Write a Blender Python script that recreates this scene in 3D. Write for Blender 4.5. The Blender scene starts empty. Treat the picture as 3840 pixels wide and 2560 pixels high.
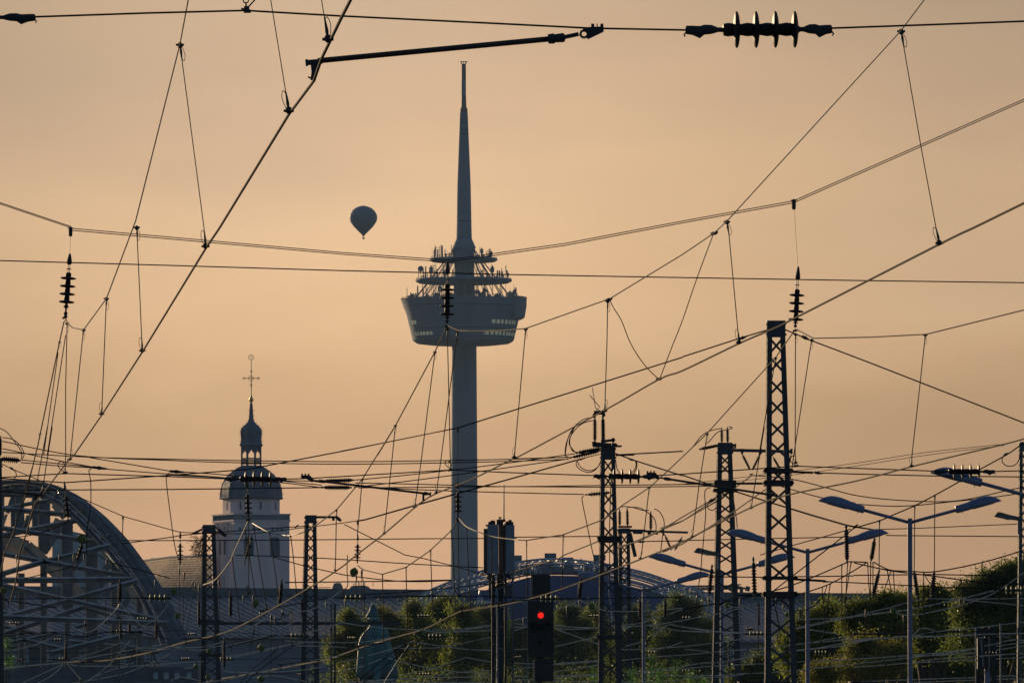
import bpy, math, random
import numpy as np
from mathutils import Vector, Matrix
R = math.radians
SC = bpy.context.scene
COL = SC.collection
random.seed(5)

# ------------------------------------------------------------------ camera
K = 3.125e-5            # tangent per photo pixel (300 mm lens)
HZ = 2880               # photo row of the horizon (below the frame)
CAMZ = 3.2
PITCH = math.atan((HZ - 1280) * K)
cam_d = bpy.data.cameras.new('camera')
cam_d.lens = 300; cam_d.sensor_width = 36
cam_d.clip_start = 0.5; cam_d.clip_end = 30000
cam = bpy.data.objects.new('camera', cam_d); COL.objects.link(cam)
cam.location = (0, 0, CAMZ); cam.rotation_euler = (math.pi / 2 + PITCH, 0, 0)
SC.camera = cam

# ------------------------------------------------------------------ world
SUN_EL, SUN_AZ = 8.5, -29.0        # degrees; azimuth from the viewing direction, minus is to the left
w = bpy.data.worlds.new('World'); SC.world = w; w.use_nodes = True
nt = w.node_tree; nt.nodes.clear()
N = lambda t, **k: _mk(nt, t, k)
def _mk(tree, t, k):
    n = tree.nodes.new(t)
    for a, v in k.items(): setattr(n, a, v)
    return n
def mth(tree, op, a, b=None, clamp=False):
    n = tree.nodes.new('ShaderNodeMath'); n.operation = op; n.use_clamp = clamp
    for i, v in enumerate((a, b)):
        if v is None: continue
        if isinstance(v, (int, float)): n.inputs[i].default_value = v
        else: tree.links.new(v, n.inputs[i])
    return n.outputs[0]
def srgb(r, g, b):
    f = lambda c: (c / 255 / 12.92) if c / 255 <= .04045 else ((c / 255 + .055) / 1.055) ** 2.4
    return (f(r), f(g), f(b), 1)
tc = N('ShaderNodeTexCoord'); sp = N('ShaderNodeSeparateXYZ'); nt.links.new(tc.outputs['Generated'], sp.inputs[0])
X, Y, Z = sp.outputs
sky = N('ShaderNodeTexSky', sky_type='NISHITA'); sky.sun_disc = False
sky.sun_elevation = R(SUN_EL); sky.sun_rotation = R(SUN_AZ)
sky.dust_density = 3; sky.air_density = 1.2
skys = N('ShaderNodeVectorMath', operation='SCALE'); nt.links.new(sky.outputs[0], skys.inputs[0]); skys.inputs['Scale'].default_value = .088
tint = N('ShaderNodeVectorMath', operation='MULTIPLY'); nt.links.new(skys.outputs[0], tint.inputs[0]); tint.inputs[1].default_value = (.62, .86, 1.25)
# evening glow over the western horizon: colour by height above the horizon, fading with the turn away from it
el = mth(nt, 'ARCTAN2', Z, mth(nt, 'SQRT', mth(nt, 'ADD', mth(nt, 'MULTIPLY', X, X), mth(nt, 'MULTIPLY', Y, Y))))
el = mth(nt, 'MULTIPLY', el, 180 / math.pi)
az = mth(nt, 'MULTIPLY', mth(nt, 'ARCTAN2', X, Y), 180 / math.pi)
no = N('ShaderNodeTexNoise'); no.inputs['Scale'].default_value = 14; no.inputs['Detail'].default_value = 3
mp = N('ShaderNodeMapping'); mp.inputs['Scale'].default_value = (1, 1, 3.2)
nt.links.new(tc.outputs['Generated'], mp.inputs[0]); nt.links.new(mp.outputs[0], no.inputs['Vector'])
eln = mth(nt, 'ADD', el, mth(nt, 'MULTIPLY', mth(nt, 'SUBTRACT', no.outputs[0], .5), 2.6))
rp = N('ShaderNodeValToRGB'); nt.links.new(mth(nt, 'DIVIDE', eln, 90), rp.inputs[0])
cr = rp.color_ramp
STOPS = [(0, (204, 158, 120)), (1.2, (212, 166, 127)), (1.9, (202, 160, 119)), (2.4, (206, 166, 122)), (3.0, (225, 182, 137)), (3.7, (231, 191, 147)), (4.5, (213, 177, 141)), (5.3, (198, 169, 137)), (14, (172, 160, 146)), (35, (120, 132, 148)), (90, (84, 104, 134))]
cr.elements[0].position = 0; cr.elements[0].color = srgb(*STOPS[0][1])
cr.elements[1].position = 1; cr.elements[1].color = srgb(*STOPS[-1][1])
for e_, c_ in STOPS[1:-1]:
    x = cr.elements.new(e_ / 90); x.color = srgb(*c_)
# gentle fall-off from the bright side to the right of the view
azc = mth(nt, 'ADD', az, 1.0)
gx = mth(nt, 'EXPONENT', mth(nt, 'MULTIPLY', mth(nt, 'MULTIPLY', azc, azc), -.139))
gx2 = mth(nt, 'ADD', mth(nt, 'MULTIPLY', gx, .36), .815)
no2 = N('ShaderNodeTexNoise'); no2.inputs['Scale'].default_value = 34; no2.inputs['Detail'].default_value = 5
mp2 = N('ShaderNodeMapping'); mp2.inputs['Scale'].default_value = (1, 1, 3.5); nt.links.new(tc.outputs['Generated'], mp2.inputs[0]); nt.links.new(mp2.outputs[0], no2.inputs['Vector'])
gx2 = mth(nt, 'MULTIPLY', gx2, mth(nt, 'ADD', mth(nt, 'MULTIPLY', no2.outputs[0], .13), .935))
glow = N('ShaderNodeVectorMath', operation='SCALE'); nt.links.new(rp.outputs[0], glow.inputs[0]); nt.links.new(gx2, glow.inputs['Scale'])
mask = N('ShaderNodeMapRange', interpolation_type='SMOOTHSTEP')
nt.links.new(mth(nt, 'ABSOLUTE', mth(nt, 'ADD', az, 12)), mask.inputs[0])
mask.inputs[1].default_value = 95; mask.inputs[2].default_value = 38; mask.inputs[3].default_value = 0; mask.inputs[4].default_value = 1
mx = N('ShaderNodeMix', data_type='RGBA'); nt.links.new(mask.outputs[0], mx.inputs[0])
nt.links.new(tint.outputs[0], mx.inputs[6]); nt.links.new(glow.outputs[0], mx.inputs[7])
bg = N('ShaderNodeBackground'); nt.links.new(mx.outputs[2], bg.inputs[0]); bg.inputs[1].default_value = 1.0
wo = N('ShaderNodeOutputWorld'); nt.links.new(bg.outputs[0], wo.inputs[0])

sun_d = bpy.data.lights.new('sun', 'SUN'); sun_d.energy = 5.0; sun_d.angle = R(.6); sun_d.color = (1, .72, .42)
sun = bpy.data.objects.new('sun', sun_d); COL.objects.link(sun)
sdir = Vector((math.sin(R(SUN_AZ)) * math.cos(R(SUN_EL)), math.cos(R(SUN_AZ)) * math.cos(R(SUN_EL)), math.sin(R(SUN_EL))))
sun.rotation_euler = sdir.to_track_quat('Z', 'Y').to_euler(); sun.location = (-60, 40, 60)
vs = SC.view_settings; vs.view_transform = 'Standard'; vs.look = 'None'; vs.exposure = 0; vs.gamma = 1; vs.use_curve_mapping = False
SC.render.engine = 'CYCLES'
SC.cycles.max_bounces = 6; SC.cycles.transparent_max_bounces = 8; SC.cycles.volume_bounces = 0
SC.render.filter_size = 1.2 if hasattr(SC.render, 'filter_size') else 1.5

# ------------------------------------------------------------------ pixel frames of the photograph and world points
FR = {'A': (0, 0, 1.8375), 'B': (1280, 0, 1.8375), 'C': (2560, 0, 1.8375),
      'D': (0, 853, 1.8375), 'E': (1280, 853, 1.8375), 'F': (2560, 853, 1.8375),
      'P': (1480, 880, 3.563), 'Q': (0, 1780, 3.2), 'R': (800, 1960, 5.6), 'S': (1880, 2060, 2.868), 'T': (1780, 1900, 3.92), 'U': (1320, 2250, 5.058), 'Z': (0, 0, 1)}
for i in range(6):
    FR['G%d' % i] = (640 * i, 1600, 3.267); FR['H%d' % i] = (640 * i, 2080, 3.267)
def px(f, x, y):
    ox, oy, s = FR[f]; return (ox + x / s, oy + y / s)
cP, sP = math.cos(PITCH), math.sin(PITCH)
def W(x, y, D):                         # D: distance along the ground; equal D lies in one upright plane
    d = D / (cP - (1280 - y) * K * sP)
    u, v = (x - 1920) * K * d, (1280 - y) * K * d
    return Vector((u, d * cP - v * sP, CAMZ + d * sP + v * cP))
def dc(y):                              # depth of the contact wires, which run at a fixed height
    return max(20.0, min(330, 81600 / (HZ - y)))
def ps(s, d=None):                      # "G0 30 310; 2091 395 120" -> world points; frame name carries over
    out = []; f = None
    for tok in s.split(';'):
        t = tok.split()
        if not t: continue
        if t[0][0].isalpha(): f = t[0]; t = t[1:]
        x, y = px(f, float(t[0]), float(t[1]))
        dd = float(t[2]) if len(t) > 2 else (dc(y) if d == 'c' else d)
        out.append(W(x, y, dd))
    return out
def smooth(pts, n=6):
    if len(pts) < 3: return pts
    o = []
    for i in range(len(pts) - 1):
        p0 = pts[max(i - 1, 0)]; p1 = pts[i]; p2 = pts[i + 1]; p3 = pts[min(i + 2, len(pts) - 1)]
        for k in range(n):
            t = k / n
            o.append(.5 * ((2 * p1) + (p2 - p0) * t + (2 * p0 - 5 * p1 + 4 * p2 - p3) * t * t + (3 * p1 - p0 - 3 * p2 + p3) * t ** 3))
    o.append(pts[-1]); return o

# ------------------------------------------------------------------ materials
def mat(name, col, rough=.6, metal=0, noise=.25, scale=3.0, emit=None, spec=.5, bump=0, streak=False, transl=0):
    m = bpy.data.materials.new(name); m.use_nodes = True; t = m.node_tree
    b = t.nodes['Principled BSDF']; b.inputs['Roughness'].default_value = rough; b.inputs['Metallic'].default_value = metal
    b.inputs['Specular IOR Level'].default_value = spec
    c = t.nodes.new('ShaderNodeTexCoord'); mpn = t.nodes.new('ShaderNodeMapping'); n = t.nodes.new('ShaderNodeTexNoise')
    t.links.new(c.outputs['Object'], mpn.inputs[0]); t.links.new(mpn.outputs[0], n.inputs['Vector'])
    mpn.inputs['Scale'].default_value = (1, 1, .18) if streak else (1, 1, 1)
    n.inputs['Scale'].default_value = scale; n.inputs['Detail'].default_value = 6
    r = t.nodes.new('ShaderNodeValToRGB'); t.links.new(n.outputs[0], r.inputs[0])
    lo = [max(0, v * (1 - noise)) for v in col]; hi = [min(1, v * (1 + noise)) for v in col]
    r.color_ramp.elements[0].position = .3; r.color_ramp.elements[1].position = .7
    r.color_ramp.elements[0].color = (*lo, 1); r.color_ramp.elements[1].color = (*hi, 1)
    t.links.new(r.outputs[0], b.inputs['Base Color'])
    if bump:
        bp = t.nodes.new('ShaderNodeBump'); bp.inputs['Strength'].default_value = bump; t.links.new(n.outputs[0], bp.inputs['Height']); t.links.new(bp.outputs[0], b.inputs['Normal'])
    if emit:
        b.inputs['Emission Color'].default_value = (*emit[0], 1); b.inputs['Emission Strength'].default_value = emit[1]
    if transl:
        tr = t.nodes.new('ShaderNodeBsdfTranslucent'); mxs = t.nodes.new('ShaderNodeMixShader'); mxs.inputs[0].default_value = transl
        t.links.new(r.outputs[0], tr.inputs[0]); t.links.new(b.outputs[0], mxs.inputs[1]); t.links.new(tr.outputs[0], mxs.inputs[2])
        t.links.new(mxs.outputs[0], t.nodes['Material Output'].inputs[0])
    return m
M = dict(
    wire=mat('weathered_wire', (.022, .019, .017), .85, 0, .2, 8, spec=.06),
    contact=mat('worn_contact_wire', (.030, .025, .020), .9, 0, .2, 8, spec=.05),
    strand=mat('sunlit_strand', (.28, .25, .19), .6, .2, .2, 8, spec=.3),  # lit stretches of carrier wire, light put into the colour
    pale=mat('glinting_strand', (.62, .57, .46), .5, .2, .2, 8, spec=.3),  # pale tone carries the glint of the low sun
    steel=mat('painted_mast_steel', (.035, .040, .050), .55, .1, .35, 4, bump=.1, streak=True),
    steel2=mat('galvanised_steel', (.10, .11, .11), .5, .5, .35, 4, streak=True),
    fitting=mat('cast_fitting', (.018, .018, .023), .65, .0, .3, 12),
    porcelain=mat('brown_glazed_porcelain', (.022, .017, .018), .55, 0, .3, 10, spec=.12),
    tube=mat('rusty_tube', (.035, .020, .016), .5, .2, .3, 10),
    lamp=mat('lamp_blue_grey_paint', (.13, .16, .26), .38, .1, .12, 6),
    lens=mat('lamp_lens', (.25, .24, .22), .3, 0, .1, 6),
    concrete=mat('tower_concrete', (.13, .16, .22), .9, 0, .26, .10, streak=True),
    redpaint=mat('red_mast_paint', (.13, .05, .05), .7, 0, .1, .2),
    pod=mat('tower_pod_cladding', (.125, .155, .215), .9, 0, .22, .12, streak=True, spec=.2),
    stone=mat('church_pale_render', (.68, .56, .57), .9, 0, .16, .5, streak=True),
    stone_d=mat('church_parapet_stone', (.22, .22, .26), .9, 0, .2, .6, streak=True),
    recess=mat('dark_louvre', (.05, .065, .10), .7, 0, .2, 2),
    slate=mat('dome_slate', (.10, .12, .165), .62, .0, .25, 1.5, streak=True),
    gold=mat('gilt', (.8, .5, .12), .3, 1, .1, 4),
    iron=mat('wrought_iron', (.02, .018, .016), .6, .0, .2, 6),
    tile=mat('tile_roof', (.42, .29, .19), .9, 0, .55, 1.6, bump=.3),
    hallroof=mat('hall_roof_sheet', (.15, .155, .185), .75, .1, .2, .7),
    hallrib=mat('hall_roof_rib', (.24, .26, .31), .6, .3, .2, 1),
    hallwall=mat('hall_glass_wall', (.13, .155, .21), .6, 0, .3, .25),
    halledge=mat('hall_roof_edge', (.12, .14, .17), .7, 0, .2, 1),
    tent=mat('blue_tent_fabric', (.055, .08, .17), .95, 0, .12, .3, spec=.1),
    truss=mat('pale_truss_paint', (.36, .40, .48), .5, .2, .25, 2),
    plant=mat('rooftop_box', (.12, .14, .19), .7, 0, .25, 1),
    glass=mat('blue_facade_glass', (.25, .33, .42), .2, .2, .15, .4),
    facade=mat('dark_facade', (.07, .085, .11), .85, 0, .3, .5),
    bridge=mat('bridge_green_grey_paint', (.10, .115, .13), .7, .0, .4, 2.0, streak=True),
    bridge2=mat('bridge_sunlit_brown', (.34, .27, .21), .75, 0, .3, 1.5, streak=True),  # warm sunlight from behind mixed into the brown
    copper=mat('verdigris', (.045, .14, .145), .65, .1, .45, 1.6, bump=.3, streak=True),
    plinth=mat('statue_stone', (.16, .15, .14), .9, 0, .3, 1),
    black=mat('matt_black', (.008, .008, .010), .7, 0, .3, 6),
    darkbox=mat('black_enclosure', (.012, .012, .016), .6, 0, .3, 5),
    trim=mat('pale_edge_trim', (.25, .24, .22), .6, .2, .15, 6),
    red=mat('red_signal_light', (.5, .01, .01), .4, 0, .3, 30, emit=((1, .02, .015), .95)),
    warm=mat('lit_window', (.5, .5, .35), .5, 0, .1, 3, emit=((.62, .60, .40), .14)),
    panel=mat('antenna_panel', (.17, .20, .26), .5, 0, .1, 3),
    panel_d=mat('antenna_panel_dark', (.05, .045, .05), .6, 0, .2, 3),
    cable=mat('black_cable', (.016, .016, .016), .9, 0, .2, 6, spec=.05),
    ball=mat('green_glazed_insulator', (.13, .17, .055), .65, 0, .3, 20, spec=.1),
    balloon=mat('balloon_cloth', (.15, .165, .22), .7, 0, .06, .5),
    basket=mat('basket_wicker', (.10, .07, .05), .9, 0, .2, 4),
    bark=mat('bark', (.06, .05, .04), .95, 0, .3, 6, bump=.3),
    leaf=mat('leaf_green', (.145, .178, .028), .5, 0, .75, .55, transl=.7),
    leaf2=mat('leaf_olive', (.10, .135, .028), .5, 0, .75, .55, transl=.65),
    leaf3=mat('leaf_autumn', (.17, .17, .03), .6, 0, .8, .5, transl=.6),
    sapling=mat('leaf_fresh', (.07, .20, .035), .5, 0, .4, 3, transl=.5),
    aerial=mat('aerial_paint', (.10, .12, .15), .7, 0, .1, 1),
    stripe=mat('sunlit_flange_edge', (.26, .235, .20), .6, .2, .3, 3, streak=True),  # light on the mast's side flange, put into a paler colour
    earth=mat('railway_ballast', (.07, .065, .06), .95, 0, .4, .8, bump=.4),
    twig=mat('dry_twigs', (.05, .045, .03), .9, 0, .3, 5),
    bird=mat('bird_feathers', (.04, .04, .045), .8, 0, .2, 5),
)

# ------------------------------------------------------------------ mesh builder
class MB:
    def __init__(s): s.v = []; s.f = []
    def add(s, vs, fs):
        o = len(s.v); s.v += [Vector(p) for p in vs]; s.f += [tuple(i + o for i in f) for f in fs]
    def box(s, a, b):
        x0, y0, z0 = a; x1, y1, z1 = b
        s.add([(x0, y0, z0), (x1, y0, z0), (x1, y1, z0), (x0, y1, z0), (x0, y0, z1), (x1, y0, z1), (x1, y1, z1), (x0, y1, z1)],
              [(3, 2, 1, 0), (4, 5, 6, 7), (0, 1, 5, 4), (1, 2, 6, 5), (2, 3, 7, 6), (3, 0, 4, 7)])
        return s
    def bar(s, p, q, w, t=None, up=(0, 1, 0)):      # rectangular bar; w across, t along 'up'
        t = w if t is None else t; a = (q - p).normalized(); u = Vector(up); u = (u - a * u.dot(a))
        if u.length < 1e-4: u = a.orthogonal()
        u.normalize(); r = a.cross(u)
        vs = [c + r * (sx * w / 2) + u * (sy * t / 2) for c in (p, q) for sx, sy in ((-1, -1), (1, -1), (1, 1), (-1, 1))]
        s.add(vs, [(0, 1, 2, 3), (7, 6, 5, 4), (0, 4, 5, 1), (1, 5, 6, 2), (2, 6, 7, 3), (3, 7, 4, 0)]); return s
    def tube(s, pts, r, n=6, r2=None):
        m = len(pts); rs = r if isinstance(r, (list, tuple)) else [r + ((r2 if r2 is not None else r) - r) * i / max(1, m - 1) for i in range(m)]
        u = None; rings = []
        for i, p in enumerate(pts):
            a = (pts[min(i + 1, m - 1)] - pts[max(i - 1, 0)])
            a = a.normalized() if a.length > 1e-9 else Vector((0, 0, 1))
            u = (a.orthogonal() if u is None else (u - a * u.dot(a)))
            if u.length < 1e-6: u = a.orthogonal()
            u = u.normalized(); v = a.cross(u)
            rings.append([p + (u * math.cos(2 * math.pi * k / n) + v * math.sin(2 * math.pi * k / n)) * rs[i] for k in range(n)])
        fs = [(i * n + k, i * n + (k + 1) % n, (i + 1) * n + (k + 1) % n, (i + 1) * n + k) for i in range(m - 1) for k in range(n)]
        fs += [tuple(range(n))[::-1], tuple((m - 1) * n + k for k in range(n))]
        s.add([p for g in rings for p in g], fs); return s
    def lathe(s, p, q, prof, n=16):                  # prof: (t along p->q, radius)
        s.tube([p + (q - p) * t for t, _ in prof], [r for _, r in prof], n) if False else s._lathe(p, q, prof, n); return s
    def _lathe(s, p, q, prof, n):
        a = (q - p).normalized(); u = a.orthogonal().normalized(); v = a.cross(u); m = len(prof)
        vs = [p + (q - p) * t + (u * math.cos(2 * math.pi * k / n) + v * math.sin(2 * math.pi * k / n)) * r for t, r in prof for k in range(n)]
        fs = [(i * n + k, i * n + (k + 1) % n, (i + 1) * n + (k + 1) % n, (i + 1) * n + k) for i in range(m - 1) for k in range(n)]
        fs += [tuple(range(n))[::-1], tuple((m - 1) * n + k for k in range(n))]
        s.add(vs, fs)
    def prism(s, poly, t, axis=Vector((0, 1, 0))):   # polygon (world points) pushed along axis by t
        n = len(poly); s.add(list(poly) + [p + axis * t for p in poly], [tuple(range(n)), tuple(range(2 * n - 1, n - 1, -1))] + [(i, i + n, (i + 1) % n + n, (i + 1) % n) for i in range(n)]); return s
    def ball(s, c, r, n=12, m=8, sz=1.0):
        vs = [c + Vector((math.cos(2 * math.pi * k / n) * math.sin(math.pi * j / m) * r, math.sin(2 * math.pi * k / n) * math.sin(math.pi * j / m) * r, math.cos(math.pi * j / m) * r * sz)) for j in range(m + 1) for k in range(n)]
        s.add(vs, [(j * n + k, (j + 1) * n + k, (j + 1) * n + (k + 1) % n, j * n + (k + 1) % n) for j in range(m) for k in range(n)]); return s
    def mesh(s, name, m, org=None, sm=False):
        if org is None:
            xs = [min(p[i] for p in s.v) + max(p[i] for p in s.v) for i in range(3)]; org = Vector(xs) / 2
        me = bpy.data.meshes.new(name); me.from_pydata([p - org for p in s.v], [], s.f)
        me.materials.append(M[m] if isinstance(m, str) else m); me.validate(); me.update()
        if sm: me.shade_smooth(); 
        return me, org
    def obj(s, name, m, par=None, sm=False, org=None, **tags):
        me, org = s.mesh(name, m, org, sm)
        return link(name, me, org, par, **tags)
WL = {}
def link(name, me, loc, par=None, **tags):
    o = bpy.data.objects.new(name, me); COL.objects.link(o)
    if par is not None: o.parent = par; o.location = Vector(loc) - WL[par.name]
    else: o.location = loc
    WL[o.name] = Vector(loc)
    for k, v in tags.items():
        if v: o['category' if k == 'cat' else k] = v
    return o
def thing(name, loc, label, cat, group=None): return link(name, None, loc, None, label=label, cat=cat, group=group)
def autosmooth(o, ang=35):
    me = o.data
    me.shade_smooth()
    try: me.set_sharp_from_angle(angle=R(ang))
    except Exception: pass
    return o
GZ = 0.0

# ================================================================== ground and air
g = MB(); g.box((-2200, -60, -.6), (2200, 3900, 0)); g.obj('ground', 'earth', kind='structure', label='dark ballast ground of the railway yard')
hz = MB(); hz.box((-2600, -120, -1.8), (2600, 4300, 300))
hm = bpy.data.materials.new('evening_haze'); hm.use_nodes = True; ht = hm.node_tree; ht.nodes.clear()
pv = ht.nodes.new('ShaderNodeVolumePrincipled'); pv.inputs['Color'].default_value = (.45, .70, 1, 1); pv.inputs['Density'].default_value = 3.8e-5; pv.inputs['Anisotropy'].default_value = 0
ho = ht.nodes.new('ShaderNodeOutputMaterial'); ht.links.new(pv.outputs[0], ho.inputs['Volume'])
M['haze'] = hm
hz.obj('haze', 'haze', kind='stuff', label='thin bluish evening haze over the city')

# ================================================================== television tower
TD = 3150; TX = 1741; tk = K * TD
def tower():
    def c(y, dx=0): return W(TX + dx - (1100 - y) * .0025 * (y < 1100), y, TD)
    base = c(2880 + CAMZ / (K * TD)); base.z = 0
    t = thing('television_tower', base, 'tall slender television tower with wide flared antenna pod behind the wires', 'tower')
    def lat(name, m, prof, n=48, **k):
        b = MB(); p, q = c(prof[0][0]), c(prof[-1][0]); y0, y1 = prof[0][0], prof[-1][0]
        b.lathe(p, q, [((y - y0) / (y1 - y0), r * tk) for y, r in prof], n)
        return autosmooth(b.obj(name, m, t, **k))
    yb = 2880 + CAMZ / tk
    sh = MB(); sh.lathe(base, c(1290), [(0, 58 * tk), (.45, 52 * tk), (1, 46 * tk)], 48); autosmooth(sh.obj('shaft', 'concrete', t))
    lat('upper_shaft', 'concrete', [(1120, 41), (1030, 38), (965, 36.5), (938, 36.5)])
    lat('collar', 'concrete', [(938, 37.5), (930, 44), (915, 38), (896, 29.5)])
    lat('spire', 'concrete', [(897, 29.3), (853, 28), (700, 25.5), (560, 20), (470, 16.4), (423, 14.6)])
    for i, y in enumerate((448, 461, 487, 504, 553, 600, 650, 700, 746, 795, 830)):
        r = 14.8 + (y - 423) * (28 - 14.6) / 430 + .7
        lat('ring', 'fitting', [(y + 1.2, r), (y - 1.2, r)], 32)
    lat('mast_foot', 'redpaint', [(423, 14.4), (410, 14), (400, 9.5), (358, 8.6)])
    lat('mast_band', 'concrete', [(358, 8.4), (300, 8.2)], 24)
    lat('mast_head', 'redpaint', [(300, 8.4), (241, 8.2)], 24)
    b = MB()
    for k in range(8):
        a = 2 * math.pi * k / 8; o1 = Vector((math.cos(a), math.sin(a), 0))
        b.bar(c(242) + o1 * 6 * tk, c(232) + o1 * 14 * tk, .16)
        a2 = a + math.pi / 4; o2 = Vector((math.cos(a2), math.sin(a2), 0)); b.bar(c(232) + o1 * 14 * tk, c(232) + o2 * 14 * tk, .14)
    b.bar(c(241), c(230), .25); b.obj('top_railing', 'fitting', t)
    # main pod: conical wall, slightly domed underside
    pod = MB(); ax0 = c(1292)
    prof = [(1296, 46), (1294, 120), (1288, 172), (1281, 185), (1276, 190), (1180, 213), (1128, 233), (1124, 233), (1122, 236), (1121, 225)]
    y0, y1 = 1296, 1121
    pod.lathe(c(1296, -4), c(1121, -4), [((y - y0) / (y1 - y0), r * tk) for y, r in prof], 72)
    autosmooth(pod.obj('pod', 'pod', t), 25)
    # projecting bay at the right-hand side
    bay = MB(); r0 = 236 * tk
    def ringpt(ang, r, y): return c(y, -4) + Vector((math.sin(ang) * r * tk, -math.cos(ang) * r * tk, 0))
    A = [R(58 + 6 * i) for i in range(11)]
    for i in range(len(A) - 1):
        a0, a1 = A[i], A[i + 1]
        ys = [(1115, 239), (1150, 238), (1190, 231), (1197, 221)]
        vs = [ringpt(a, r, y) for a in (a0, a1) for y, r in ys] + [ringpt(a, 205, y) for a in (a0, a1) for y in (1115, 1197)]
        bay.add(vs, [(0, 4, 5, 1), (1, 5, 6, 2), (2, 6, 7, 3), (0, 8, 10, 4), (3, 7, 11, 9), (0, 1, 2, 3, 9, 8), (4, 10, 11, 7, 6, 5)])
    bay.obj('bay', 'pod', t)
    # antenna decks
    for (y, h, r, ox) in ((976, 15, 127, -2), (1055, 17, 181, -2)):
        d = MB(); d.lathe(c(y + h / 2, ox), c(y - h / 2, ox), [(0, r * .80 * tk), (.12, r * .93 * tk), (.5, r * tk), (.9, r * tk), (1, (r - 2) * tk)], 64)
        autosmooth(d.obj('antenna_deck', 'pod', t), 25)
        rl = MB()
        for k in range(40):
            a = 2 * math.pi * k / 40; p = c(y - h / 2, ox) + Vector((math.sin(a), math.cos(a), 0)) * (r - 4) * tk
            a2 = 2 * math.pi * (k + 1) / 40; q = c(y - h / 2, ox) + Vector((math.sin(a2), math.cos(a2), 0)) * (r - 4) * tk
            u = Vector((0, 0, 6 * tk)); rl.bar(p, p + u, .07); rl.bar(p + u, q + u, .07)
        rl.obj('deck_railing', 'fitting', t)
    rnd = random.Random(3)
    for y, r in ((1150, 225.5), (1236, 199.6), (1268, 192)):
        b = MB(); p_, q_ = c(y + 1, -4), c(y - 1, -4); b.lathe(p_, q_, [(0, (r + .6) * tk), (1, (r + 1) * tk)], 72); b.obj('panel_joint', 'fitting', t)
    b = MB()
    for k in range(90):
        a = 2 * math.pi * k / 90; a2 = 2 * math.pi * (k + 1) / 90; p = c(1122, -4) + Vector((math.sin(a), math.cos(a), 0)) * 230 * tk; q = c(1122, -4) + Vector((math.sin(a2), math.cos(a2), 0)) * 230 * tk
        h = (5 + 4 * rnd.random()) * tk; b.bar(p, p + Vector((0, 0, h)), .12); b.bar(p + Vector((0, 0, 4 * tk)), q + Vector((0, 0, 4 * tk)), .10)
    b.obj('roof_railing', 'aerial', t)
    for k in range(26):            # plant boxes and cabinets on the pod roof
        a = rnd.uniform(0, 6.28); rr = rnd.uniform(60, 200); s_ = rnd.uniform(4, 12) * tk; h = rnd.uniform(8, 26) * tk; p = c(1122, -4) + Vector((math.sin(a), math.cos(a), 0)) * rr * tk
        b = MB(); b.box((p.x - s_, p.y - s_, p.z), (p.x + s_, p.y + s_, p.z + h)); b.obj('roof_cabinet', 'aerial', t)
    for (yd, r0_, n_) in ((968, 118, 34), (1046, 172, 40), (1122, 215, 44)):
        for k in range(n_):
            a = 2 * math.pi * (k + rnd.random()) / n_; p = c(yd, -3) + Vector((math.sin(a), math.cos(a), 0)) * (r0_ - rnd.uniform(0, 25)) * tk; h = rnd.choice((12, 18, 26, 34, 44)) * tk; w_ = rnd.choice((.12, .16, .24, .3))
            b = MB(); b.tube([p, p + Vector((0, 0, h))], w_, 5)
            if rnd.random() < .4: b.box((p.x - w_ * 2.4, p.y - .2, p.z + h * .4), (p.x + w_ * 2.4, p.y + .2, p.z + h * .85))
            b.obj('antenna', 'aerial', t)
    # struts fan out from the collar over both decks to the pod
    for k in range(16):
        a = 2 * math.pi * (k + .5) / 16; dv = Vector((math.sin(a), math.cos(a), 0))
        s_ = MB(); s_.bar(c(935) + dv * 38 * tk, c(1122, -4) + dv * 186 * tk, .32); s_.obj('strut', 'pod', t)
        if k % 2 == 0:
            s_ = MB(); s_.bar(c(935) + dv * 36 * tk, c(1050) + dv * 95 * tk, .26); s_.obj('strut', 'pod', t)
            s_ = MB(); s_.bar(c(1060) + dv * 110 * tk, c(1122, -4) + dv * 150 * tk, .26); s_.obj('strut', 'pod', t)
    # antennas (P frame x, top y, foot y, width)
    for (x, yt, yb_, w_) in [(500, 170, 320, 1), (525, 215, 320, 3), (538, 115, 320, 1.4), (552, 150, 320, 3.2), (595, 152, 315, 3.2), (618, 128, 315, 3.4), (675, 192, 312, 4), (706, 225, 312, 1), (1134, 160, 310, 2), (1162, 185, 310, 2), (1178, 185, 310, 3), (1228, 220, 315, 3), (1250, 195, 315, 3), (1262, 200, 315, 2), (1290, 212, 318, 3),
                             (503, 400, 590, 2), (520, 395, 590, 3), (540, 385, 590, 2.4), (552, 385, 590, 2), (438, 515, 592, 2), (460, 482, 592, 2), (384, 440, 600, 3.4), (650, 385, 575, 3), (1100, 385, 580, 3), (1130, 485, 580, 2), (1190, 385, 580, 3), (1302, 380, 592, 3), (1408, 495, 590, 3.4), (1482, 410, 595, 2.5), (1490, 408, 595, 2),
                             (305, 700, 852, 3), (262, 815, 858, 1), (372, 660, 830, 3), (418, 665, 830, 5), (432, 665, 830, 2), (495, 670, 810, 2), (517, 670, 810, 3), (540, 670, 810, 5), (556, 690, 810, 2), (577, 690, 810, 1.5), (655, 680, 810, 4), (1098, 670, 800, 5), (1112, 680, 810, 3), (1190, 680, 810, 3), (1305, 668, 830, 4), (1412, 668, 835, 4), (1432, 670, 838, 4), (1484, 660, 835, 2), (1543, 712, 840, 1.5), (1592, 658, 840, 2), (1660, 840, 862, 2)]:
        X0, Yt = px('P', x, yt); _, Yb = px('P', x, yb_); a_ = MB()
        off = rnd.uniform(-8, 8); q = W(X0, Yb + 2, TD + off); p = W(X0, Yt, TD + off); a_.tube([q, p], (w_ * .26 + .15) * tk, 6)
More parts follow.
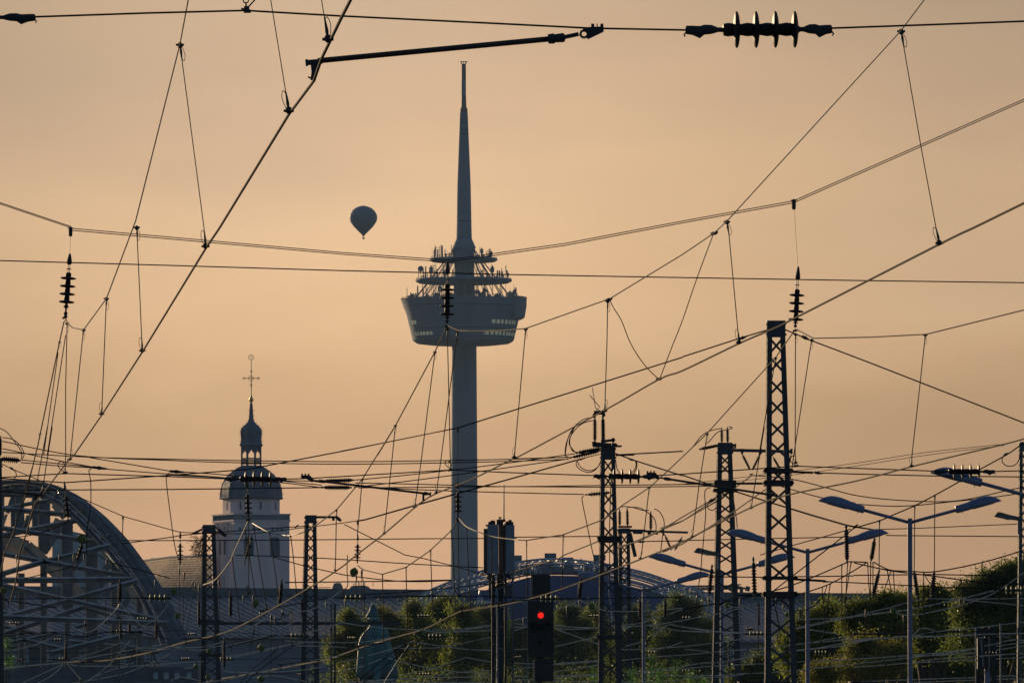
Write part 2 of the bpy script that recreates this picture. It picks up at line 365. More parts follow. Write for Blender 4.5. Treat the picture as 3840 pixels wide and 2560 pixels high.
        if w_ > 2:
            for j in range(4): z = q + (p - q) * (.35 + .17 * j); a_.bar(z - Vector((w_ * .045, 0, 0)) * 3, z + Vector((w_ * .045, 0, 0)) * 3, .12)
        a_.obj('antenna', 'aerial', t)
    for (x, y, r) in [(348, 455, 11), (1498, 488, 4), (1592, 788, 5), (1218, 745, 5.5), (1195, 725, 5), (590, 694, 3), (288, 818, 5), (1128, 800, 5), (1160, 785, 5), (1186, 770, 7)]:
        X0, Y0 = px('P', x, y); d = MB(); p = W(X0, Y0, TD - 6); d.lathe(p, p + Vector((0, r * .5 * tk, 0)), [(0, r * tk), (.4, r * .9 * tk), (1, r * .3 * tk)], 16)
        d.bar(p, p - Vector((0, 0, (r + 9) * tk)), .25); d.obj('dish_antenna', 'aerial', t)
    # lit windows of the pod: two rows, set in the conical wall
    def wallr(y): return 190 + (1276 - y) / (1276 - 1180) * 23 + .5
    for (y0, y1, xs) in [(1206, 1220, [(232, 242), (252, 262), (268, 290), (1303, 1346), (1368, 1406), (1427, 1455), (1480, 1509), (1530, 1550), (1570, 1583), (1600, 1612)]),
                         (1250, 1262, [(282, 292), (308, 324), (343, 366), (376, 410), (424, 465), (480, 508), (1193, 1199), (1216, 1260), (1284, 1322), (1345, 1382), (1400, 1425), (1450, 1473), (1496, 1518), (1530, 1545), (1562, 1575), (1590, 1600)])]:
        for xa, xb in xs:
            xa = px('P', xa, 0)[0] - (TX - 4); xb = px('P', xb, 0)[0] - (TX - 4); wq = MB()
            aa = [math.asin(max(-.998, min(.998, x / wallr((y0 + y1) / 2)))) for x in (xa, xb)]
            vs = [ringpt(a, wallr(y) + e, y) for e in (-1.5, .25) for a, y in ((aa[0], y1), (aa[1], y1), (aa[1], y0), (aa[0], y0))]
            wq.add(vs, [(4, 5, 6, 7), (0, 1, 5, 4), (1, 2, 6, 5), (2, 3, 7, 6), (3, 0, 4, 7)]); wq.obj('window', 'warm', t)
tower()

# ================================================================== balloon
def balloon():
    D = 3300; k = K * D; top = W(1362, 771, D); bot = W(1363, 885, D)
    t = thing('hot_air_balloon', bot, 'dark hot air balloon floating in the sky beside the television tower', 'balloon')
    prof = [(0, 3), (.06, 8), (.18, 22), (.32, 37), (.46, 48), (.58, 52), (.70, 50.5), (.82, 43), (.91, 32), (.97, 17), (1, 1)]
    n = 24; a = Vector((0, 0, 1))
    for g_ in range(n):                       # gores
        b = MB(); vs = []; 
        for tt, r in prof:
            for j in range(4):
                an = 2 * math.pi * (g_ + j / 3) / n; rr = r * k * (1 + .018 * math.sin(math.pi * j / 3))
                vs.append(bot + (top - bot) * tt + Vector((math.cos(an) * rr, math.sin(an) * rr, 0)))
        b.add(vs, [(i * 4 + j, i * 4 + j + 1, i * 4 + j + 5, i * 4 + j + 4) for i in range(len(prof) - 1) for j in range(3)])
        b.obj('gore', 'balloon', t, sm=True)
    b = MB(); c0 = W(1363, 893, D); b.lathe(c0 - Vector((0, 0, 4 * k)), c0 + Vector((0, 0, 3 * k)), [(0, 3.4 * k), (.9, 4.2 * k), (1, 4.2 * k)], 10); b.obj('basket', 'basket', t)
    b = MB()
    for s1, s2 in ((-1, -1), (1, -1), (1, 1), (-1, 1)):
        b.tube([c0 + Vector((s1 * 3 * k, s2 * 3 * k, 3 * k)), bot + Vector((s1 * 2 * k, s2 * 2 * k, 2 * k))], .09, 5)
    b.obj('basket_rope', 'iron', t)
balloon()

# ================================================================== church tower
def church():
    D = 1300; k = K * D
    def c(x, y, dz=0): return W(x, y, D + dz)
    cx = 942
    base = c(cx, 2880); base.z = 0
    t = thing('church_tower', base, 'pale square church tower with slate dome and open lantern topped by a cross', 'church')
    rot = R(22.7)
    def sqr(name, m, hw, y0, y1, cham=0, **kw):    # square block turned so that its side face shows
        b = MB(); p0 = c(cx, y0) if y0 < 2700 else base; p1 = c(cx, y1); h = hw * k
        cs = [(-h, -h), (h, -h), (h, h), (-h, h)] if not cham else [(-h + cham, -h), (h - cham, -h), (h, -h + cham), (h, h - cham), (h - cham, h), (-h + cham, h), (-h, h - cham), (-h, -h + cham)]
        cs = [Vector((x * math.cos(rot) - y * math.sin(rot), x * math.sin(rot) + y * math.cos(rot), 0)) for x, y in cs]
        n = len(cs); b.add([p0 + v for v in cs] + [p1 + v for v in cs], [tuple(range(n))[::-1], tuple(range(n, 2 * n))] + [(i, (i + 1) % n, (i + 1) % n + n, i + n) for i in range(n)])
        return b.obj(name, m, t, **kw)
    H = 111
    sqr('wall', 'stone', H, 2900, 1957)
    sqr('cornice', 'stone', H + 3, 1957, 1951)
    sqr('parapet', 'stone_d', H + 1, 1951, 1932)
    sqr('coping', 'stone', H + 4, 1932, 1927)
    def fp(u, face, y, out=0):                      # point on a wall face: u along, px units
        a = rot if face == 0 else rot - math.pi / 2
        ax = Vector((math.cos(a), math.sin(a), 0)); nr = Vector((math.sin(a), -math.cos(a), 0))
        return c(cx, y) + ax * u * k + nr * (H + out) * k
    def arch(name, m, u, w, y0, y1, face, depth, out):
        poly = [fp(u - w / 2, face, y0, out), fp(u + w / 2, face, y0, out), fp(u + w / 2, face, y1 + w / 2, out)]
        for j in range(1, 6):
            a = math.pi * j / 6; poly.append(fp(u + math.cos(a) * w / 2, face, y1 + w / 2 - math.sin(a) * w / 2, out))
        poly.append(fp(u - w / 2, face, y1 + w / 2, out))
        a = rot if face == 0 else rot - math.pi / 2
        b = MB(); b.prism(poly, depth * k, Vector((-math.sin(a), math.cos(a), 0))); return b.obj(name, m, t)
    for u in (-52, 52): 
        fr = arch('window', 'stone_d', u, 40, 2086, 2012, 0, 3, .5)
        arch('louvre', 'recess', u - 9, 17, 2084, 2016, 0, 3, 1.2); arch('louvre', 'recess', u + 9.5, 17, 2084, 2016, 0, 3, 1.2)
    for u in (-28, 22): arch('louvre', 'recess', u, 34, 2080, 2022, 1, 3, 1)
    for u in (-88, -70, -30, -12, 8, 44, 62, 80): arch('blind_arch', 'stone_d', u, 11, 1992, 1978, 0, 1, .5)
    for u in (-30, -10, 10): arch('blind_arch', 'stone_d', u, 12, 1990, 1975, 1, 1, .5)
    for u in (-60, 0, 52): 
        b = MB(); b.bar(fp(u, 1, 2210, 2), fp(u, 1, 1960, 2), 16 * k, 4 * k); b.obj('pilaster', 'stone', t)
    for y in (2090,):
        b = MB(); b.bar(fp(-H, 1, y, 2), fp(H, 1, y, 2), 4 * k, 5 * k, up=(0, 0, 1)); b.obj('string_course', 'stone', t)
    b = MB()
    for i in range(42):
        u = -H + 3 + i * (2 * H - 6) / 41
        for f in (0, 1): b.bar(fp(u, f, 1951, 1.5), fp(u, f, 1932, 1.5), 1.6 * k)
    b.obj('balustrade', 'stone_d', t)
    # drum and dome
    def lat(name, m, prof, n=8, sm=False, off=math.pi / 8, par=None, **kw):
        b = MB(); y0 = prof[0][0]; vs = []; 
        for y, r in prof:
            for j in range(n): a = 2 * math.pi * j / n + off; vs.append(c(cx, y) + Vector((math.cos(a), math.sin(a), 0)) * r * k)
        mm = len(prof)
        b.add(vs, [(i * n + j, i * n + (j + 1) % n, (i + 1) * n + (j + 1) % n, (i + 1) * n + j) for i in range(mm - 1) for j in range(n)] + [tuple(range(n))[::-1], tuple((mm - 1) * n + j for j in range(n))])
        o = b.obj(name, m, par or t, **kw)
        if sm: autosmooth(o)
        return o
    lat('drum', 'stone', [(1934, 107), (1871, 107)], 8, off=R(22.5) + rot)
    for j in range(8):
        a = rot + j * math.pi / 4; p = c(cx, 1912) + Vector((math.sin(a), -math.cos(a), 0)) * 99.4 * k; q = c(cx, 1884) + Vector((math.sin(a), -math.cos(a), 0)) * 99.4 * k
        b = MB(); b.bar(p, q, 6 * k, 1.6 * k, up=(math.sin(a), -math.cos(a), 0)); b.obj('slit_window', 'recess', t)
    lat('dome_eave', 'slate', [(1872, 117), (1868, 121), (1866, 118)], 8, off=R(22.5) + rot)
    dome = [(1867, 117), (1853, 116.5), (1835, 114.5), (1815, 109), (1795, 99), (1778, 84), (1765, 68), (1755, 53), (1749, 43)]
    lat('dome', 'slate', dome, 8, off=R(22.5) + rot)
    b = MB()
    for j in range(64):
        a = rot + R(22.5) + j * 2 * math.pi / 64
        f = math.cos(math.pi / 8) / math.cos(((j % 8) / 8) * math.pi / 4 - math.pi / 8)
        pts = [c(cx, y) + Vector((math.cos(a), math.sin(a), 0)) * r * k * f for y, r in dome]
        b.tube(pts, (.8 if j % 8 else 1.3) * k, 4)
    b.obj('dome_ribs', 'slate', t)
    for j in range(8):
        a = rot + R(22.5) + j * math.pi / 4; b = MB()
        for y, r in dome[1:-1]:
            p = c(cx, y) + Vector((math.cos(a), math.sin(a), 0)) * r * k; q = p + Vector((math.cos(a) * 6, math.sin(a) * 6, 3.5)) * k
            b.bar(p, q, .9 * k); b.bar(q, q + Vector((0, 0, 2.4 * k)), .9 * k)
        b.obj('crockets', 'slate', t, kind='stuff')
    # lantern: eight piers, balustrade, arches, onion cap
    lat('lantern_floor', 'slate', [(1752, 42), (1745, 42)], 8)
    for j in range(8):
        a = math.pi / 8 + j * math.pi / 4; o1 = Vector((math.cos(a), math.sin(a), 0)) * 38 * k
        b = MB(); b.bar(c(cx, 1748) + o1, c(cx, 1672) + o1, 6 * k); b.obj('lantern_pier', 'slate', t)
        a2 = a + math.pi / 4; o2 = Vector((math.cos(a2), math.sin(a2), 0)) * 38 * k
        b = MB(); b.bar(c(cx, 1718) + o1, c(cx, 1718) + o2, 2.5 * k); b.bar(c(cx, 1738) + o1, c(cx, 1738) + o2, 2.0 * k)
        for i in range(1, 7): m_ = o1.lerp(o2, i / 7); b.bar(c(cx, 1740) + m_, c(cx, 1718) + m_, 1.3 * k)
        b.obj('lantern_balustrade', 'slate', t)
        # trefoil headed opening: spandrels left and right of the opening plus the wall above it
        b = MB(); nrm = (o1 + o2).normalized()
        for s_, e_ in ((0, 1), (1, 0)):
            prof = [(0, 1700), (.16, 1699), (.24, 1695), (.30, 1690), (.36, 1694), (.40, 1689), (.5, 1684), (.5, 1672), (0, 1672)]
            poly = [c(cx, y) + o1.lerp(o2, (u if s_ == 0 else 1 - u)) for u, y in prof]
            b.prism(poly, 3 * k, -nrm)
        b.obj('lantern_arch', 'slate', t)
    lat('lantern_cornice', 'slate', [(1674, 42), (1668, 48), (1664, 44)], 8)
    onion = [(1664, 44), (1655, 42), (1640, 41), (1628, 43), (1616, 43), (1606, 40), (1596, 30), (1586, 18), (1576, 11), (1560, 8.5), (1540, 7.5), (1520, 6), (1508, 4)]
    lat('onion_cap', 'slate', onion, 8)
    for j in range(8):
        a = math.pi / 8 + j * math.pi / 4; b = MB()
        for y, r in onion[1:-2]:
            p = c(cx, y) + Vector((math.cos(a), math.sin(a), 0)) * r * k; q = p + Vector((math.cos(a) * 5, math.sin(a) * 5, 2.5)) * k
            b.bar(p, q, .8 * k); b.bar(q, q + Vector((0, 0, 2 * k)), .8 * k)
        b.obj('crockets', 'slate', t, kind='stuff')
    b = MB(); b.ball(c(cx, 1498), 8.5 * k, 16, 12, 1.15); b.obj('gilt_ball', 'gold', t, sm=True)
    b = MB(); b.tube([c(cx, 1490), c(cx, 1478), c(cx, 1350)], [4 * k, 1.9 * k, 1.4 * k], 6)
    for x0, x1, y in ((-32, 32, 1418),): b.bar(c(cx + x0, y), c(cx + x1, y), 2.2 * k)
    def loop(mx, my, r, n=10, sc=1): b.tube([c(cx + mx + math.cos(2 * math.pi * i / n) * r * sc, my + math.sin(2 * math.pi * i / n) * r) for i in range(n + 1)], .9 * k, 4)
    for mx, my, r in ((0, 1418, 9), (0, 1393, 4.5), (0, 1443, 4.5), (-27, 1418, 4), (27, 1418, 4)): loop(mx, my, r, 4 if r > 5 else 8)
    for s1 in (-1, 1):
        for s2 in (-1, 1): b.bar(c(cx + s1 * 10, 1418), c(cx + s1 * 10, 1418 + s2 * 9), .9 * k); b.bar(c(cx, 1418 + s2 * 10), c(cx + s1 * 10, 1418 + s2 * 9), .9 * k)
    b.obj('cross', 'iron', t)
    b = MB(); loop(0, 1340, 10, 16); 
    for i in range(12): a = i * math.pi / 6; b.bar(c(cx + 10 * math.cos(a), 1340 + 10 * math.sin(a)), c(cx + 12.5 * math.cos(a), 1340 + 12.5 * math.sin(a)), .7 * k)
    for pts in (((-4, 1334), (-4, 1347)), ((4, 1334), (4, 1347)), ((-4, 1340), (4, 1340)), ((0, 1331), (0, 1349))):
        b.bar(c(cx + pts[0][0], pts[0][1]), c(cx + pts[1][0], pts[1][1]), .9 * k)
    b.obj('sunburst_emblem', 'iron', t)
    # nave with a tiled roof, lit by the low sun
    n0 = c(690, 2200); n0.z = 0
    nv = thing('church_nave', n0, 'long church nave with sunlit brown tiled roof beside the square tower', 'church')
    pr = [(520, 2106), (640, 2090), (790, 2083)]
    b = MB(); rows = 26
    zs = (1330, 1316, 1299); top = [W(x, y, z) for (x, y), z in zip(pr, zs)]; bot = [p + Vector((o_, -3.4, -9.2)) for p, o_ in zip(top, (-8.2, -6.0, .3))]
    for r_ in range(rows):                         # courses of tiles, each lapping the next
        a0, a1 = r_ / rows, (r_ + 1) / rows + .01
        for j in range(2):
            v0, v1 = top[j].lerp(bot[j], a0), top[j + 1].lerp(bot[j + 1], a0); v2, v3 = top[j + 1].lerp(bot[j + 1], a1), top[j].lerp(bot[j], a1)
            lift = Vector((0, -.09, .07)); b.add([v0, v1, v2 + lift, v3 + lift, v3], [(0, 1, 2, 3)])
    b.obj('roof', 'tile', nv)
    b = MB(); b.tube([p + Vector((0, 0, .1)) for p in top], .16, 6); b.obj('ridge', 'stone_d', nv)
    b = MB(); f0, f1 = bot[0], bot[2]; b.prism([f0, f1, Vector((f1.x, f1.y, 0)), Vector((f0.x, f0.y, 0))], 9, Vector((.92, .386, 0))); b.obj('wall', 'stone', nv)
    b = MB(); b.prism([top[2], bot[2], Vector((bot[2].x, bot[2].y, 0)), Vector((top[2].x, top[2].y, 0))], .6, Vector((.386, -.92, 0))); b.obj('gable', 'stone', nv)
    for i, xq in enumerate((568, 579)):
        p = W(xq, 2097, 1326); b = MB(); b.ball(p, .16, 8, 6, 1.4); b.ball(p + Vector((.1, 0, .22)), .09, 6, 5); b.bar(p + Vector((-.1, 0, -.05)), p + Vector((-.32, 0, -.2)), .07)
        b.bar(p, p - Vector((0, 0, .45)), .05)
        b.obj('bird', 'bird', label=('bird perched on the church roof ridge, nearer the arched bridge', 'bird perched on the church roof ridge, nearer the square tower')[i], cat='bird', group='birds on the church roof')
church()

# ================================================================== roofline behind, small far blocks
def far_block(name, label, poly, D, depth, m, extra=None):
    b = MB(); pts = [W(x, y, D) for x, y in poly]; lo = Vector((sum(p.x for p in pts) / len(pts), D, 0))
    t = thing(name, lo, label, 'building')
    xs = [p for p in pts]; g0 = [Vector((pts[-1].x, pts[-1].y, 0)), Vector((pts[0].x, pts[0].y, 0))]
    b.prism(xs + g0, depth); b.obj('wall', m, t)
    return t
t = far_block('roof_building', 'small dark roof with railings on the skyline between church and television tower', [(1245, 2232), (1245, 2205), (1252, 2186), (1262, 2184), (1276, 2184), (1284, 2205), (1290, 2208), (1290, 2232)], 1500, 14, 'halledge')
b = MB(); 
for x in range(1192, 1240, 6): b.bar(W(x, 2216, 1499), W(x, 2199, 1499), .07)
b.bar(W(1190, 2200, 1499), W(1242, 2200, 1499), .07); b.obj('railing', 'iron', t)
t = far_block('hotel_building', 'blocky grey building with roof aerials just right of the small dark roof', [(1308, 2232), (1310, 2205), (1318, 2196), (1332, 2194), (1350, 2194), (1366, 2193), (1382, 2198), (1388, 2206), (1406, 2207), (1406, 2232)], 1480, 18, 'halledge')
for x, h in ((1326, 8), (1332, 12), (1344, 14), (1349, 10), (1368, 12), (1399, 16)):
    b = MB(); b.bar(W(x, 2198, 1480), W(x, 2194 - h, 1480), .1); b.bar(W(x - 3, 2196 - h, 1480), W(x + 3, 2196 - h, 1480), .07); b.obj('aerial', 'iron', t)
t = far_block('glass_office_building', 'pale blue glass building seen through the bridge trusses', [(196, 2040), (206, 2020), (275, 1992), (330, 2004), (400, 2036), (410, 2100)], 1150, 20, 'glass')
# ================================================================== long station hall with curved seamed roof
def hall():
    D0 = 1000
    a0 = W(1920, 2880, D0 - 30); a0.z = 0
    t = thing('station_hall', a0, 'long low station hall with curved seamed metal roof', 'station')
    # rib profile, in photo pixels from the ridge: across, down, metres nearer
    prof = [(0, 0, 0), (10, 10, 2), (26, 24, 5), (48, 40, 9), (78, 58, 14), (116, 77, 19), (165, 100, 24), (220, 124, 29), (290, 154, 35)]
    def rp(x, i, lift=0):
        dx, dy, dz = prof[i]; y = 2236 + (x - 600) * .0085
        return W(x + dx, y + dy, D0 - dz) + Vector((0, -lift * .3, lift))
    ref = None; nn = 113; step = 33
    pm = rm = None
    for j in range(nn):
        x = -320 + j * step
        if j == 0:
            b = MB(); vs = []
            for i in range(len(prof)): vs += [rp(x, i), rp(x + step, i)]
            b.add(vs, [(2 * i, 2 * i + 2, 2 * i + 3, 2 * i + 1) for i in range(len(prof) - 1)]); pm, o0 = b.mesh('hall_panel', 'hallroof', rp(x, 0)); pm.shade_smooth()
            b = MB(); b.tube([rp(x, i, .1) for i in range(len(prof))], .10, 5); rm, _ = b.mesh('hall_rib', 'hallrib', rp(x, 0))
        link('roof_panel', pm, rp(x, 0), t); link('roof_rib', rm, rp(x, 0), t)
    b = MB(); b.prism([rp(-320, 0, 1.1), rp(3400, 0, 1.1), rp(3400, 0, -.3), rp(-320, 0, -.3)], 1.2); b.obj('ridge', 'halledge', t)
    e0, e1 = rp(-320, len(prof) - 1), rp(3400, len(prof) - 1)
    b = MB(); b.prism([e0 + Vector((0, 1, .3)), e1 + Vector((0, 1, .3)), Vector((e1.x, e1.y + 1, 0)), Vector((e0.x, e0.y + 1, 0))], 30); b.obj('wall', 'hallwall', t)
    b = MB()
    for x in range(300, 3400, 7):
        p = W(x, 2230 + (x - 600) * .0085, D0 + .6); b.box((p.x - .06, p.y, p.z - .1), (p.x + .06, p.y + .1, p.z + .35))
    b.obj('ridge_studs', 'halledge', t)
hall()
def facade():
    D = 720
    t = thing('riverside_building', W(700, 2880, D), 'dark riverside building with arched windows behind the bridge', 'building'); 
    x0, x1 = -200, 560; yt = 2402
    b = MB(); p, q = W(x0, yt, D), W(x1, yt + 10, D); b.prism([p, q, Vector((q.x, q.y, 0)), Vector((p.x, p.y, 0))], 20); b.obj('wall', 'facade', t)
    b = MB(); b.bar(W(x0, yt, D - .3), W(x1, yt + 10, D - .3), .5, .8, up=(0, 0, 1)); b.obj('cornice', 'halledge', t)
    for i in range(5):
        x = 80 + i * 122; k = K * D; poly = []
        for u, v in ((-28, 2480), (28, 2480), (28, 2440)): poly.append(W(x + u, v, D - .1))
        for j in range(1, 6): a = math.pi * j / 6; poly.append(W(x + 28 * math.cos(a), 2440 - 22 * math.sin(a), D - .1))
        poly.append(W(x - 28, 2440, D - .1)); b = MB(); b.prism(poly, .3); wd = b.obj('window', 'glass', t)
        b = MB(); b.bar(W(x, 2480, D - .2), W(x, 2418, D - .2), .12); b.bar(W(x - 28, 2446, D - .2), W(x + 28, 2446, D - .2), .12)
        for s_ in (-14, 14): b.bar(W(x + s_, 2480, D - .2), W(x + s_, 2422, D - .2), .08)
        b.obj('glazing_bar', 'facade', wd)
facade()
t = far_block('low_dark_building', 'low dark building at the bottom between the bridge and the twig mast', [(540, 2560), (545, 2502), (640, 2498), (742, 2500), (746, 2560)], 640, 12, 'facade')
for x in (575, 615, 655, 700):
    b = MB(); b.prism([W(x, 2545, 639.8), W(x + 18, 2545, 639.8), W(x + 18, 2520, 639.8), W(x, 2520, 639.8)], .3); b.obj('window', 'glass', t)

# ================================================================== blue tent hall with white trusses
def tent():
    D = 860; k = K * D
    cx = 2085
    t = thing('blue_tent_theatre', Vector(W(cx, 2880, D).to_tuple()[:2] + (0,)), 'blue tent roofed theatre under exposed arched trusses behind the red signal', 'theatre')
    # tent membrane: bulging shell
    ctl = [(1530, 2330), (1600, 2298), (1700, 2254), (1800, 2218), (1900, 2186), (1980, 2164), (2073, 2156), (2180, 2158), (2280, 2172), (2400, 2211), (2500, 2258), (2580, 2300), (2640, 2335)]
    def tp(i, v):     # v 0 = top line, 1 = foot
        x, y = ctl[i]; return W(x + (x - cx) * .10 * v, y + (2395 - y) * v ** 1.05, D - 4 - 7 * v ** 1.3)
    b = MB(); nv_ = 8; n = len(ctl)
    b.add([tp(i, j / nv_) for j in range(nv_ + 1) for i in range(n)], [(j * n + i, (j + 1) * n + i, (j + 1) * n + i + 1, j * n + i + 1) for j in range(nv_) for i in range(n - 1)])
    b.obj('membrane', 'tent', t, sm=True)
    b = MB(); b.add([tp(i, 0) for i in range(n)] + [W(x, y + 60, D + 25) for x, y in ctl], [(i, i + 1, i + 1 + n, i + n) for i in range(n - 1)]); b.obj('rear_membrane', 'tent', t, sm=True)
    for i in (3, 8, 10):
        b = MB(); b.tube([tp(i, j / 8) + Vector((0, -.12, .08)) for j in range(9)], .12, 5); b.obj('seam', 'truss', t)
    p, q = tp(0, 1), tp(n - 1, 1)
    b = MB(); b.prism([p + Vector((0, .4, 0)), q + Vector((0, .4, 0)), Vector((q.x, q.y + .4, 0)), Vector((p.x, p.y + .4, 0))], 10); b.obj('wall', 'facade', t)
    for x, y, w_, h in ((1975, 2246, 36, 15), (1820, 2250, 44, 16), (2140, 2260, 44, 17), (1800, 2232, 24, 18)):
        b = MB(); b.prism([W(x - w_ / 2, y, D - 12), W(x + w_ / 2, y, D - 12), W(x + w_ / 2, y + h, D - 12.2), W(x - w_ / 2, y + h, D - 12.2)], .3); b.obj('roof_hatch', 'glass', t)
    # arched trusses
    def truss(path, dd, depth_px, name='arch_truss'):
        pts = smooth([W(x, y, D + dd) for x, y in path], 5); low = smooth([W(x, y + depth_px * (1 if True else 0), D + dd - 1) for x, y in path], 5)
        low2 = [p + Vector((0, 3.2, .3)) for p in low]
        a = MB(); a.tube(pts, .12, 6); tr = a.obj('arch_truss', 'truss', t)
        a = MB(); a.tube(low, .09, 6); a.obj('lower_chord', 'truss', tr); a = MB(); a.tube(low2, .09, 6); a.obj('lower_chord', 'truss', tr)
        a = MB()
        for i in range(0, len(pts) - 2, 2):
            for lw in (low, low2): a.tube([pts[i], lw[i + 1], pts[i + 2]], .048, 5)
            a.tube([low[i + 1], low2[i + 1]], .035, 5)
        a.obj('web', 'truss', tr)
    f = lambda fr, *xy: [px(fr, xy[i], xy[i + 1]) for i in range(0, len(xy), 2)]
    P1 = f('H2', 560, 750, 780, 610, 950, 510, 1090, 430, 1340, 325, 1560, 245, 1740, 190) + f('H3', 0, 105, 200, 70, 430, 50, 700, 58, 1050, 95, 1430, 170, 1700, 240, 2060, 365) + f('H4', 160, 410, 340, 500, 470, 580)
    truss(P1, -24, 17)
    P2 = f('H2', 700, 760, 1000, 590, 1340, 400, 1600, 300, 1800, 265) + f('H3', 100, 170, 430, 120, 700, 118, 1050, 150, 1430, 225, 1700, 300, 2060, 440) + f('H4', 140, 510, 300, 600)
    truss(P2, 18, 15)
    truss([(x, y + 38 + abs(x - 2085) * .018) for x, y in P1[2:]], -10, 14)
    # services boxes hanging in the trusses
    for (x0, y0, x1, y1) in ((1910, 2081, 1957, 2104), (1905, 2104, 1945, 2150), (2042, 2073, 2086, 2094), (2052, 2094, 2078, 2118), (2108, 2089, 2150, 2106), (2114, 2106, 2152, 2152), (2008, 2114, 2066, 2150), (1950, 2118, 1994, 2150), (2225, 2079, 2271, 2098), (2232, 2098, 2262, 2148), (2190, 2114, 2226, 2146), (2066, 2124, 2112, 2146)):
        b = MB(); p = W(x0, y1, D - 16); q = W(x1, y0, D - 16); b.box((p.x, p.y, p.z), (q.x, q.y + 3.5, q.z)); b.obj('service_box', 'plant', t)
    b = MB(); p = W(1900, 2150, D - 14); q = W(2290, 2140, D - 14); b.box((p.x, p.y, p.z), (q.x, q.y + 5, q.z)); b.obj('service_deck', 'plant', t)
    for x, yt, yb in ((1988, 2106, 2150), (2010, 2106, 2152), (2170, 2092, 2150), (2208, 2106, 2158), (2290, 2108, 2164), (2330, 2116, 2175), (1960, 2112, 2160), (1930, 2112, 2170)):
        b = MB(); b.tube([W(x, yb, D - 20), W(x + 9, yt, D - 20)], .05, 5); b.tube([W(x + 18, yb, D - 20), W(x + 9, yt, D - 20)], .05, 5); b.obj('stay', 'truss', t)
tent()
# far crane with its long lattice jib
t = thing('tower_crane', Vector((W(2795, 2880, 1700).x, 1700, 0)), 'far construction crane whose lattice jib ends beside the tallest lattice mast', 'crane')
b = MB(); 
p = [W(2395, 2214, 1700), W(2795, 2204, 1700)]; pj = [W(2395, 2198, 1700), W(2770, 2195, 1700)]
b.tube(p, .22, 5); b.tube(pj, .18, 5); 
for i in range(40):
    u = i / 40; b.tube([p[0].lerp(p[1], u), pj[0].lerp(pj[1], u + .012), p[0].lerp(p[1], u + .025)], .1, 4)
b.obj('jib', 'iron', t)
b = MB(); b.tube([W(2795, 2204, 1700), W(2812, 2208, 1700)], .5, 6); b.box(tuple(W(2798, 2211, 1699)), tuple(W(2811, 2203, 1701))); b.obj('counterweight', 'iron', t)
b = MB(); m0 = W(2780, 2204, 1700); b.tube([Vector((m0.x, m0.y, 0)), m0], .5, 4); b.tube([m0, W(2778, 2190, 1700), W(2700, 2197, 1700)], .12, 4); b.obj('crane_mast', 'iron', t)

